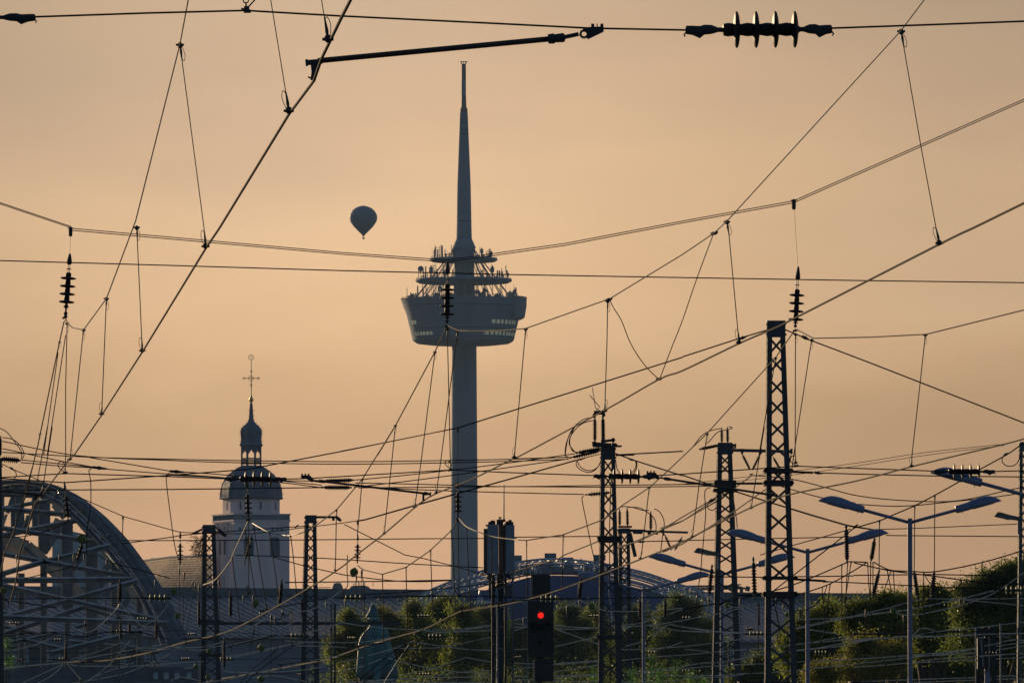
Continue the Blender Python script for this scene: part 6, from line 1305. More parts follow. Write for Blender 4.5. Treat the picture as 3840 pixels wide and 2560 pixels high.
for a in [
    ('dropper left of the balloon ending where the double cross wire passes the thick contact wire', 'A 1240 310; A 1405 1567; D 1416 130', 'c', 1, -1),
    ('dropper leaving the top edge, ending on the thick contact wire below the registration arm', 'Z 1003 -40; A 1865 0; A 1990 765', 'c', 0, -1),
    ('short dropper at the top edge, just left of the registration arm contact wire', 'Z 1198 -50; A 2215 0; A 2260 272', 'c', 0, 1),
    ('dropper hanging from the carrier wire by the insulator string over the double cross wire', 'D 942 0; D 980 848', 'c', 1, -1),
    ('dropper second from the edge insulator string, reaching the contact wire low', 'D 733 490; D 700 1283', 'c', 1, -1),
    ('dropper from the low point of the carrier wire to the contact wire above the bridge', 'D 575 705; D 485 1567; G0 855 395', 'c', 1, 1),
    ('dropper falling straight under the edge insulator string to the lower cross wire', 'D 462 660; D 452 1100; D 452 1567; G0 797 565', 78.5, 1, -1),
    ('dropper in the steep bundle, ending at the contact wire over the bridge', 'D 452 740; D 325 1567; G0 640 0; G0 515 800', 'c', 0, -1),
    ('dropper in the steep bundle, the thin one beside the carrier wire', 'D 410 790; D 245 1567; G0 470 200; G0 300 900', 108, 1, 0),
    ('dropper in the steep bundle, third from the insulator string', 'D 400 860; D 300 1567; G0 580 0; G0 360 1170', 112, 0, 0),
    ('dropper in the steep bundle, starting at its lower clamp', 'G0 490 85; G0 440 330; G0 170 1280', 114, 1, 0),
    ('long dropper falling from the top right corner to the thick contact wire', 'C 1505 217; C 1640 1000; C 1745 1567; F 1768 108', 'c', 1, -1),
    ('dropper right of the tower reaching the contact wire left of the tallest mast', 'C 305 1528; F 320 60; F 388 792', 'c', 1, -1),
    ('dropper landing on the small bristling insulator pair before the broad mast', 'E 1835 505; E 1830 800; E 1815 1262', 'c', 1, 1),
    ('dropper just right of the tower pod windows', 'E 1270 700; E 1195 1540; G3 25 372', 'c', 1, -1),
    ('dropper crossing the tower stem from the pod insulator leftwards', 'E 800 715; E 690 1567; G2 1165 805', 'c', 1, -1),
    ('dropper falling from the pod insulator along the tower stem to the looped clamp', 'E 730 700; E 750 1567; G2 1340 525', 78.5, 1, -1),
    ('dropper left of the tower stem, first below the pod', 'E 645 858; E 555 1567; G2 900 980', 'c', 1, -1),
    ('dropper left of the tower stem, ending near the end of the registration arm', 'E 372 1365; E 352 1567; G2 525 1305', 'c', 1, -1),
    ('dropper between the registration arm and the hook of the masts', 'G2 255 645; G2 245 760; G2 195 1340', 'c', 1, 0),
    ('dropper right of the church reaching the lower contact wire', 'G1 2030 1020; G1 2022 1567; H1 2015 185', 'c', 1, -1),
    ('dropper falling down the bright edge of the church tower', 'G1 1468 1335; G1 1500 1567; H1 1545 500', 'c', 1, -1),
    ('dropper in front of the church, left of the right louvre', 'G1 1212 1300; G1 1250 1567; H1 1320 500', 'c', 1, 0),
    ('dropper in front of the church, from the insulator to the hall roof', 'G1 1015 1205; G1 1070 1567; H1 1175 660', 'c', 1, 1),
    ('dropper falling straight from the church insulator to the looped clamp', 'G1 955 1150; G1 955 1567; H1 957 460', 128.5, 0, -1),
    ('dropper from the pale carrier wire beside the church corner', 'H1 755 40; H1 800 420; H1 850 820', 145, 1, 0),
    ('short dropper from the small node on the church front', 'G1 912 1265; G1 945 1480; H1 1040 500', 134, 1, 0),
    ('dropper under the upper carrier wire before the tower base', 'G2 1535 1210; G2 1550 1567; H2 1582 660', 'c', 1, 1),
    ('dropper along the tower base from the insulator down to the looped clamp', 'G2 1430 1150; G2 1437 1567; H2 1440 490', 128.5, 1, -1),
    ('dropper on the left edge of the tower base', 'G2 1345 1265; G2 1368 1567; H2 1400 720', 'c', 1, 0),
    ('dropper left of the tower base from the small clamp', 'G2 1092 1512; H2 1105 300; H2 1125 800', 130, 1, 0),
    ('dropper left of the tower base, second from it', 'H2 792 150; H2 800 500; H2 812 960', 140, 1, 0),
    ('dropper left of the tower base, third from it', 'H2 503 235; H2 510 600; H2 517 1050', 146, 1, 0),
    ('dropper in front of the wide antenna panel', 'G2 1835 1340; G2 1845 1567; H2 1840 260', 140, 1, 0),
    ('dropper just right of the antenna panels', 'G3 177 1390; H3 180 0; H3 184 510', 128, 1, 0),
    ('dropper before the trusses, right of the antenna mast', 'G3 627 1322; H3 622 0; H3 608 400', 'c', 1, -1),
    ('dropper right of the broad mast falling to the short bent clamp', 'G3 1680 742; G3 1640 1100; G3 1585 1567; H3 1570 40', 'c', 1, -1),
    ('long dropper left of the twin insulator mast', 'G4 300 88; G4 200 720; G4 118 1340', 'c', 1, -1),
    ('long dropper between the twin insulator mast and the tallest mast', 'F 640 900; F 525 1567; G4 1000 0; G4 838 990', 'c', 1, -1),
    ('dropper hanging straight beside the tallest mast to the looped clamp', 'F 777 735; F 775 1567; G4 1385 440', 78.5, 1, -1),
    ('dropper slanting close beside the tallest mast', 'F 888 775; F 765 1567; G4 1320 640', 'c', 1, 0),
    ('long dropper in the open sky right of the tallest mast', 'F 1672 740; F 1635 1080; F 1580 1567; G5 712 480', 'c', 1, -1),
    ('thin dropper between bridge arch and twig mast, from the double clamp', 'G0 1505 1120; G0 1500 1395', 174, 1, 0),
    ('thin rod dropper right of the tall thick lamp pole', 'G5 752 975; G5 748 1567; H5 745 200', 160, 1, 0),
    ('thin rod dropper near the right lamp head', 'G5 998 850; G5 994 1567; H5 992 200', 160, 1, 0),
    ('thin rod dropper between second and tallest lamp', 'G5 320 1160; G5 316 1567; H5 315 205', 160, 1, 0),
    ('dropper from the right treetop carrier wire', 'H5 1580 90; H5 1568 290', 160, 1, 0),
    ('dropper below the insulator between the lamps, leftmost of three', 'H5 175 95; H5 185 300; H5 205 560', 158, 1, 0),
    ('dropper below the insulator between the lamps, middle of three', 'H5 212 85; H5 208 560', 158, 1, 0),
    ('dropper below the insulator between the lamps, rightmost of three', 'H5 240 90; H5 240 560', 158, 1, 0),
    ('dropper slanting left under the clamp before the thick pole', 'H5 460 195; H5 350 510', 160, 1, 0),
    ('dropper slanting right under the clamp before the thick pole', 'H5 415 190; H5 475 490', 160, 1, 0),
    ('dropper straight under the clamp before the thick pole', 'H5 488 195; H5 508 490', 160, 1, 0),
    ('dropper left of the second lamp pole from the high insulator', 'H4 1948 115; H4 1950 960', 158, 1, 0),
    ('dropper second from the high insulator right of the second lamp pole', 'H4 2020 95; H4 1995 600; H4 2000 960', 158, 1, 0),
    ('dropper third from the high insulator right of the second lamp pole', 'H4 2062 90; H4 1985 580', 158, 1, 0),
    ('dropper beside the second lamp pole, right side', 'H4 1805 360; H4 1760 720', 150, 1, 0),
    ('dropper beside the second lamp pole, left side', 'H4 1480 465; H4 1465 760', 150, 1, 0),
    ('dropper below the insulator between the masts, left', 'H4 922 600; H4 930 900; H4 925 1200', 150, 1, 0),
    ('dropper below the insulator between the masts, right', 'H4 936 600; H4 940 860', 150, 1, 0),
    ('dropper left of the lamp arm by the doubled mast', 'G4 235 1490; H4 232 100; H4 160 640', 165, 0, 0),
]:
    dropper(*a)
# a set of fine droppers and hangers low before bridge, hall and trees
LOWD = [('H0', 728, 0, 715, 640), ('H0', 900, 0, 905, 640), ('H0', 1030, 0, 1075, 700), ('H0', 1308, 50, 1290, 850), ('H0', 1900, 310, 1898, 760), ('H0', 205, 0, 210, 560), ('H0', 1045, 820, 990, 1150), ('H1', 105, 170, 110, 1000), ('H1', 165, 220, 150, 900), ('H1', 270, 320, 130, 900), ('H1', 300, 350, 175, 1000), ('H1', 345, 380, 340, 800), ('H1', 590, 320, 600, 780), ('H1', 890, 500, 880, 940), ('H1', 1012, 500, 1020, 900), ('H1', 1095, 700, 1050, 1180), ('H1', 1230, 740, 1235, 1400), ('H1', 1370, 680, 1380, 1200), ('H1', 1480, 690, 1485, 1250), ('H1', 1905, 580, 1900, 1080), ('H1', 1275, 760, 1280, 1350), ('H1', 1020, 900, 970, 1210), ('H2', 45, 540, 50, 1130), ('H2', 185, 250, 180, 720), ('H2', 245, 190, 250, 720), ('H3', 672, 630, 680, 800), ('H3', 825, 560, 826, 740), ('H3', 142, 770, 145, 1180), ('H4', 700, 545, 705, 860), ('H4', 318, 520, 322, 800), ('H4', 1145, 540, 1180, 880), ('H4', 1235, 600, 1240, 700), ('H5', 150, 680, 145, 920), ('H5', 615, 740, 625, 1180), ('H5', 800, 560, 830, 900), ('H5', 1305, 545, 1330, 840), ('H4', 1115, 1010, 1120, 1200)]
where = {'H0': 'before the bridge trusses', 'H1': 'before the hall roof', 'H2': 'near the copper statue', 'H3': 'near the red signal', 'H4': 'by the tallest mast', 'H5': 'before the trees by the thick lamp pole'}
ordn = ['first', 'second', 'third', 'fourth', 'fifth', 'sixth', 'seventh', 'eighth', 'ninth', 'tenth', 'eleventh', 'twelfth', 'thirteenth', 'fourteenth', 'fifteenth', 'sixteenth']
for f in where:
    ss = sorted([l for l in LOWD if l[0] == f], key=lambda l: l[1])
    for i, (f_, x0, y0, x1, y1) in enumerate(ss):
        b = MB(); D = 152 + (i * 7) % 23; b.tube([W(*px(f, x0, y0), D), W(*px(f, x1, y1), D)], .0052, 5)
        t = b.obj('hanger_wire', 'wire', None, label='fine upright dark wire %s, %s from the left' % (where[f], ordn[i]), cat='hanger wire', group='fine hanging wires low in the picture')
        b = MB(); p = W(*px(f, x0, y0), D); b.lathe(p + Vector((0, 0, .02)), p - Vector((0, 0, .14)), [(0, .008), (.3, .017), (.7, .012), (1, .005)], 6); b.obj('clamp', 'fitting', t)

# ------------------------------------------------------------------ jumpers and loops
for lab, r, d, pts in [
    ('curved thick jumper cable bulging right of the tower between carrier and contact wire', 2.8, 62, 'E 1852 505; 1880 560; 1930 640; 1985 780; 2045 885; 2110 970; 2180 1038'),
    ('straight thick jumper cable rising steeply to the carrier wire right of the tower', 2.8, 60, 'F 212 45; 100 345; 0 635; E 2275 830; 2195 1040'),
    ('long hanging cable under the spindle connector left of the church', 3, 172, 'G0 1125 508; 1090 535; 1100 600; 1112 700; 1112 930; 1085 1150; 1060 1310; H0 1062 0'),
    ('long hanging cable left of the twig mast from the second connector', 3, 171, 'G0 2075 560; 2040 600; 2045 740; 2091 1100; G1 40 1400; 80 1567; H1 130 100'),
    ('large loop cable by the edge insulator, outer one', 2.6, 172, 'G0 30 130; 150 150; 240 220; 295 330; 260 408'),
    ('large loop cable by the edge insulator, inner one', 2.6, 172.4, 'G0 -10 10; 90 70; 200 210; 260 300; 265 385'),
    ('loop cable hanging at the clamp above the bridge arch', 2.4, 128, 'G0 160 520; 195 560; 195 610; 160 640'),
    ('outer jumper loop left of the broad mast top', 3, 173, 'G3 770 0; 720 60; 665 200; 650 320; 665 360; 700 370'),
    ('inner jumper loop left of the broad mast top', 3, 173.4, 'G3 790 -40; 740 60; 708 160; 715 240; 745 295; 785 308'),
    ('upper arc of the jumper reaching up to the twin insulators on the broad mast', 2.8, 173, 'E 1745 1305; 1660 1325; 1600 1385; 1560 1460; 1543 1567'),
    ('second arc of the jumper reaching up to the twin insulators on the broad mast', 2.8, 173.4, 'E 1750 1325; 1660 1350; 1590 1420; 1570 1490; 1610 1545'),
    ('double loop hanging left under the broad mast head, outer one', 2.6, 173, 'G3 790 415; 790 470; 840 525; 940 555; 1020 525; 1085 440'),
    ('double loop hanging left under the broad mast head, inner one', 2.6, 173.4, 'G3 800 412; 830 480; 900 525; 980 532; 1050 490; 1088 420'),
    ('loop of cable right of the broad mast, outer one', 2.2, 173, 'G3 1525 415; 1530 480; 1505 550; 1460 585; 1350 575; 1290 520; 1270 400'),
    ('loop of cable right of the broad mast, inner one', 2.2, 173.4, 'G3 1512 418; 1520 470; 1490 540; 1440 570'),
    ('cable hanging from the small ribbed insulator left of the broad mast', 3, 176, 'G3 880 848; 858 870; 870 960; 920 1200; 970 1450; 995 1567; H3 1020 90'),
    ('arched cable over the bell insulator pair right of the broad mast', 2.8, 213, 'G3 1290 1005; 1340 978; 1410 975; 1500 990; 1600 1020; 1680 1020'),
    ('second arched cable over the bell insulator pair', 2.8, 213.4, 'G3 1420 982; 1560 990; 1650 1040; 1735 1110; 1765 1200; 1760 1290'),
    ('cable bowing right from the bell insulator top', 2.8, 213, 'G3 1740 1003; 1800 1030; 1850 1110; 1865 1180; 1860 1260'),
    ('cable falling from the cantilever end right of the broad mast', 3, 212, 'G3 1850 1290; 1830 1450; 1820 1567'),
    ('arched cable over the twin insulators of the lattice mast, upper', 3, 171, 'G4 120 250; 180 170; 230 110; 330 50; 480 15'),
    ('arched cable over the twin insulators of the lattice mast, lower', 3, 171.4, 'G4 290 210; 350 150; 400 90; 460 50; 545 35; 600 20; 600 5; 565 0'),
    ('cable hanging beside the lattice mast with twin insulators, left side', 3, 170, 'G4 345 740; 290 760; 270 830; 282 1050; 262 1300; 240 1567'),
    ('black cable down the right flank of the twin insulator mast', 5, 170.6, 'G4 610 820; 640 1000; 665 1180; 668 1240'),
    ('ring loop at the rope clamp left of the twin insulator mast', 2.4, 170, 'G4 325 925; 300 960; 320 1005; 370 1018; 415 985'),
    ('large loop of cable near the mast at the right edge', 2.4, 173, 'G5 1845 350; 1822 400; 1840 450; 1900 480; 1980 465; 2030 400; 2045 280'),
    ('round loop by the hanger clamp right of the tallest mast', 2, 78, 'G4 1385 360; 1350 355; 1312 385; 1320 420; 1380 470'),
    ('round loop by the hanger clamp above the bridge', 2, 78, 'G0 800 560; 740 520; 712 470; 720 435; 760 425; 795 460; 800 510'),
    ('round loop by the hanger clamp on the tower edge', 2, 78, 'G2 1340 520; 1285 470; 1268 435; 1300 412; 1335 440; 1350 480'),
    ('round loop by the clamp in front of the church foot', 2, 128, 'H1 957 455; 925 420; 930 390; 950 385; 965 420'),
    ('round loop by the clamp in front of the tower base', 2, 128, 'H2 1442 490; 1405 455; 1405 420; 1430 412; 1448 445'),
    ('thick cable bowing down among the treetops right of the thick pole', 5, 158, 'H5 862 210; 900 290; 970 380; 1060 440; 1150 455; 1250 420; 1310 360; 1328 310'),
    ('thick cable hanging straight down left end of the treetop bow', 5, 158, 'H5 860 210; 858 440; 856 720'),
    ('thick cable hanging down right end of the treetop bow', 5, 158, 'H5 1325 310; 1335 480; 1345 600; 1370 740'),
    ('thin cable curving under the tree insulator left of the thick pole', 4, 157, 'H5 185 560; 200 690; 260 760; 400 812; 520 795; 600 770'),
    ('cable bowing under the rod left of the second lamp pole', 4, 140, 'H4 1185 555; 1250 625; 1330 665; 1420 680; 1500 675; 1620 610; 1720 500; 1770 370'),
    ('cable dropping in a bend right of the second lamp pole', 5, 140, 'H4 1713 390; 1712 500; 1735 700; 1740 830; 1720 1000; 1650 1110'),
    ('cable hanging between the legs of the tallest mast', 4, 127.6, 'H4 1108 520; 1125 600; 1150 720; 1185 880; 1195 1000; 1185 1090; 1165 1060; 1170 960'),
    ('black cable running down inside the broad lattice mast', 6, 174, 'G3 1216 640; 1205 900; 1196 1200; 1196 1567; H3 1200 600; 1205 1200; 1208 1567'),
    ('drooping loop of cable under the arm before the hall roof', 3, 150, 'H1 1230 740; 1250 780; 1300 795; 1350 770; 1370 700; 1400 745; 1440 735; 1478 690'),
    ('long dark cable falling beside the copper statue', 4, 150, 'H2 262 180; 255 260; 272 360; 280 600; 300 850; 305 1040'),
    ('cable hanging under the green ball by the statue sky', 3, 150, 'H2 75 0; 70 200; 78 370; 30 430; 15 520'),
    ('dark diagonal cable before the hall, upper of two', 5, 152, 'H1 850 1567; 1000 1400; 1200 1240; 1320 1130'),
    ('dark diagonal cable before the hall, lower of two', 5, 152, 'H1 920 1567; 1100 1400; 1300 1250; 1510 1100'),
    ('dark diagonal rope across the statue, upper of two', 6, 150, 'H2 180 1567; 400 1370; 640 1180; 900 1010'),
    ('dark diagonal rope across the statue, lower of two', 6, 150.5, 'H2 260 1567; 480 1400; 740 1200; 960 1040'),
    ('dark cable falling past the bridge end from the clamp', 3, 152, 'H0 1210 0; 1380 95; 1700 180; 2091 285'),
    ('dark cable rising from the deck insulators before the bridge', 4, 158, 'H0 50 1000; 300 965; 640 950; 1000 1000; 1200 960; 1500 930; 1800 960; 2091 1040'),
    ('pair of dark ropes converging on the deck insulators, left one', 4, 158, 'H0 1680 960; 1600 1300; 1560 1380'),
    ('pair of dark ropes converging on the deck insulators, right one', 4, 158, 'H0 1810 1000; 1860 1150; 1900 1280; 1960 1340'),
    ('bare feeder across the bridge at mid height, straight', 2.4, 160, 'H0 0 535; 1100 530; 1780 525'),
    ('dark sagging wire behind the bridge beams', 2, 168, 'H0 300 290; 640 205; 900 140'),
    ('twisted wire strand rising behind the bridge beams from the clamp', 2, 165, 'Q 0 745; 250 740; 460 700; 700 620; 810 560'),
]:
    P_ = smooth(ps(pts, d), 5); b = MB(); b.tube(P_, max(r / 1000, 1.8 * K * d), 6); b.obj('jumper_cable', 'cable', None, label=lab, cat='cable', group='jumper cables and loops')

# ------------------------------------------------------------------ insulators
def disc_ins(lab, p, q, R_, nd, f0, f1, core, caps=('clamp', 'clamp'), m='porcelain', tilt=0, head=None, grp='disc insulators'):
    a = (q - p).normalized(); L = (q - p).length
    t = thing('insulator', p, lab, 'insulator', grp)
    b = MB(); prof = []
    fs = [f0 + (f1 - f0) * i / (nd - 1) for i in range(nd)]; sp_ = (f1 - f0) / (nd - 1)
    b0, b1 = f0 - sp_ * .75, f1 + sp_ * .25
    prof.append((b0, core * .45)); 
    for f in fs: prof += [(f - sp_ * .68, core * .95), (f - sp_ * .45, core * 1.08), (f - sp_ * .2, core), (f, core * .8)]
    prof.append((b1, core * .5)); b.lathe(p, q, prof, 14); autosmooth(b.obj('core', m, t), 50)
    dm = None
    for f in fs:
        c = p + (q - p) * f
        if dm is None:
            b = MB(); th = R_ * .19; b.lathe(c - a * th, c + a * th, [(0, core * .8), (.04, R_ * .42), (.12, R_ * .66), (.24, R_ * .86), (.38, R_ * .97), (.5, R_), (.62, R_ * .97), (.76, R_ * .86), (.88, R_ * .66), (.96, R_ * .42), (1, core * .8)], 32); dm, _ = b.mesh('disc', m, c, True)
        link('disc', dm, c, t)
    up = Vector((0, 0, 1)) if abs(a.z) < .7 else Vector((1, 0, 0)); up = (up - a * up.dot(a)).normalized()
    def fitting(s0, s1, flip):
        # wedge clamp: slim nose, deep belly, neck joining the core
        b = MB(); n = 8; st = [(0, .35, .55), (.04, .62, .62), (.22, .62, .75), (.46, .55, 1.25), (.60, .75, .72), (.82, .72, .62), (1, .40, .40)]
        vs = []
        for (u, tp_, bt) in st:
            c = p + (q - p) * (s0 + (s1 - s0) * u)
            sd = a.cross(up)
            for i in range(n):
                an = 2 * math.pi * (i + .5) / n; z = math.sin(an); vs.append(c + up * (z * core * (tp_ if z > 0 else bt) * 1.15) + sd * (math.cos(an) * core * .62))
        m_ = len(st); b.add(vs, [(i * n + k, i * n + (k + 1) % n, (i + 1) * n + (k + 1) % n, (i + 1) * n + k) for i in range(m_ - 1) for k in range(n)] + [tuple(range(n))[::-1], tuple((m_ - 1) * n + k for k in range(n))])
        e = p + (q - p) * (s0 + (s1 - s0) * .02); b.tube([e - up * core * .3, e - up * core * .75 - a * (core * .3 if s1 > s0 else -core * .3), e - up * core * 1.05 - a * (core * .1 if s1 > s0 else -core * .1)], core * .13, 6)
        b.obj('end_clamp', 'fitting', t)
        b = MB(); c = p + (q - p) * (s1 + (.0)); b.tube([p + (q - p) * (s0 + (s1 - s0) * .95), p + (q - p) * (s1 + (s1 - s0) * .35)], core * .38, 8); b.obj('pin', 'fitting', t)
    if caps[0] == 'clamp': fitting(0, b0 * .86, False)
    if caps[1] == 'clamp': fitting(1, b1 + (1 - b1) * .14, True)
    if caps[0] == 'drop':      # slender wedge socket and shackle above a hanging string
        b = MB(); b.lathe(p, p + (q - p) * (b0 * .60), [(0, core * .2), (.12, core * .45), (.55, core * .85), (.85, core * 1.0), (.96, core * .7), (1, core * .3)], 12); b.obj('wedge_socket', 'fitting', t, sm=True)
        s0 = p + (q - p) * (b0 * .60); s1 = p + (q - p) * b0; b = MB(); o = up * core * .28; b.tube([s0 - o, s1 - o], core * .14, 6); b.tube([s0 + o, s1 + o], core * .14, 6); mid = s0.lerp(s1, .55); b.bar(mid - up * core * .85, mid + up * core * .85, core * .35); b.obj('shackle', 'fitting', t)
    if caps[1] == 'drop':
        s0 = p + (q - p) * b1; b = MB(); b.lathe(s0, q, [(0, core * .4), (.15, core * .85), (.3, core * .4), (.5, core * .3), (.62, core * .75), (.8, core * .5), (1, core * .4)], 10); mid = s0.lerp(q, .22); b.bar(mid - up * core * .95, mid + up * core * .95, core * .35); b.obj('lower_shackle', 'fitting', t)
def I(f, x, y, d): return W(*px(f, x, y), d)
def kk(d, zpx, s): return zpx / s * K * d
# near and middle strings, horizontal
disc_ins('large dark insulator with four upright discs in the strong wire near the top right', I('C', 18, 208, 32), I('C', 1030, 202, 32), kk(32, 129, 1.8375), 4, .350, .746, kk(32, 44, 1.8375))
disc_ins('insulator end fitting cut by the top left picture edge', I('A', 245, 122, 32), I('A', -760, 118, 32), kk(32, 129, 1.8375), 4, .35, .746, kk(32, 36, 1.8375))
for lab, f, x0, y0, x1, y1, d, dz in [
    ('four disc insulator lying in front of the church dome', 'G1', 668, 634, 1420, 640, 78, 95),
    ('four disc insulator lying across the broad lattice mast', 'G3', 1000, 600, 1745, 612, 78, 94),
    ('four disc insulator hanging before the cut off street lamp head', 'G5', 985, 545, 1735, 548, 78, 94)]:
    disc_ins(lab, I(f, x0, y0, d), I(f, x1, y1, d), kk(d, dz, 3.267), 4, .335, .735, kk(d, 33, 3.267))
for lab, f, x0, y0, x1, y1, d, dz, cr, f0, f1, s in [
    ('hanging four disc insulator at the left, under the double cross wire', 'D', 482, 178, 450, 628, 78, 56, 19, .382, .744, 1.8375),
    ('hanging four disc insulator in front of the tower pod', 'E', 733, 228, 728, 660, 78, 52, 18, .465, .855, 1.8375),
    ('hanging four disc insulator beside the top of the tallest mast', 'F', 797, 268, 776, 690, 78, 54, 18, .47, .865, 1.8375),
    ('hanging four disc insulator in front of the bridge arch', 'G0', 788, 664, 838, 1150, 128, 57, 17, .47, .85, 3.267),
    ('hanging four disc insulator crossing the church dome and drum', 'G1', 938, 655, 950, 1140, 128, 57, 19, .45, .82, 3.267),
    ('hanging four disc insulator in front of the tower stem', 'G2', 1422, 672, 1430, 1120, 128, 56, 18, .41, .80, 3.267),
    ('tilted four disc insulator in front of the church louvres', 'G1', 998, 1312, 900, 1690, 150, 42, 16, .40, .70, 3.267),
    ('hanging disc insulator beside the twig mast', 'G1', 118, 1275, 115, 1690, 159, 43, 15, .46, .83, 3.267),
    ('hanging disc insulator above the green ball between the church and the tower', 'G2', 202, 1322, 196, 1670, 159, 44, 15, .42, .80, 3.267),
    ('leaning disc insulator under the green ball on the bridge', 'Q', 985, 830, 905, 1100, 150, 45, 18, .14, .65, 3.2)]:
    disc_ins(lab, I(f, x0, y0, d), I(f, x1, y1, d), kk(d, dz, s), 4, f0, f1, kk(d, cr, s), ('drop', 'drop'))
for lab, f, x0, y0, x1, y1, d, r0 in [
    ('clamp body on the double cross wire above the left hanging insulator', 'D', 486, -4, 486, 62, 78, 14), ('clamp body on the double cross wire at the upper right', 'C', 766, 1372, 766, 1444, 78, 15),
    ('clamp body on the cross wire in front of the tower stem', 'E', 802, 1372, 802, 1412, 128, 8), ('clamp body on the cross wire right of the registration arm', 'G2', 199, 1140, 199, 1196, 159, 12),
    ('clamp body on the cross wire over the bridge arch crown', 'G0', 1006, 1005, 1006, 1060, 150, 12), ('clamp body on the falling double wire left of the church', 'G0', 1507, 1090, 1507, 1135, 172, 12),
    ('clamp body on the climbing wire left of the edge mast', 'G5', 999, 828, 999, 880, 160, 10), ('clamp body on the climbing wire above the thick pole', 'G5', 752, 952, 752, 1000, 160, 10), ('clamp body on the climbing wire left of the thick pole', 'G5', 321, 1136, 321, 1186, 160, 10)]:
    s = FR[f][2]; p, q = I(f, x0, y0, d), I(f, x1, y1, d); b = MB(); r_ = kk(d, r0, s)
    b.lathe(p, q, [(0, r_ * .5), (.08, r_ * .9), (.15, r_), (.9, r_ * .92), (1, r_ * .6)], 10); b.bar(p.lerp(q, .12) - Vector((r_ * 1.5, 0, 0)), p.lerp(q, .12) + Vector((r_ * 1.5, 0, 0)), r_ * .35)
    b.obj('wire_clamp', 'fitting', None, label=lab, cat='clamp', group='cable clamps')
for lab, d, pts in [('fine wire between clamp and left hanging insulator', 78, 'D 486 60; D 484 90; D 482 185'), ('fine wire between clamp and the insulator beside the tallest mast', 78, 'C 768 1440; C 772 1480; C 777 1567; F 780 60; F 795 275'), ('fine wire between clamp and tower stem insulator', 128, 'E 802 1410; E 803 1567; G2 1422 680'), ('fine wire between clamp and the insulator above the green ball', 159, 'G2 199 1190; G2 203 1330')]:
    b = MB(); b.tube(ps(pts, d), kk(d, 1.8, 1.8375) * .6, 5); b.obj('tie_wire', 'wire', None, label=lab, cat='tie wire')
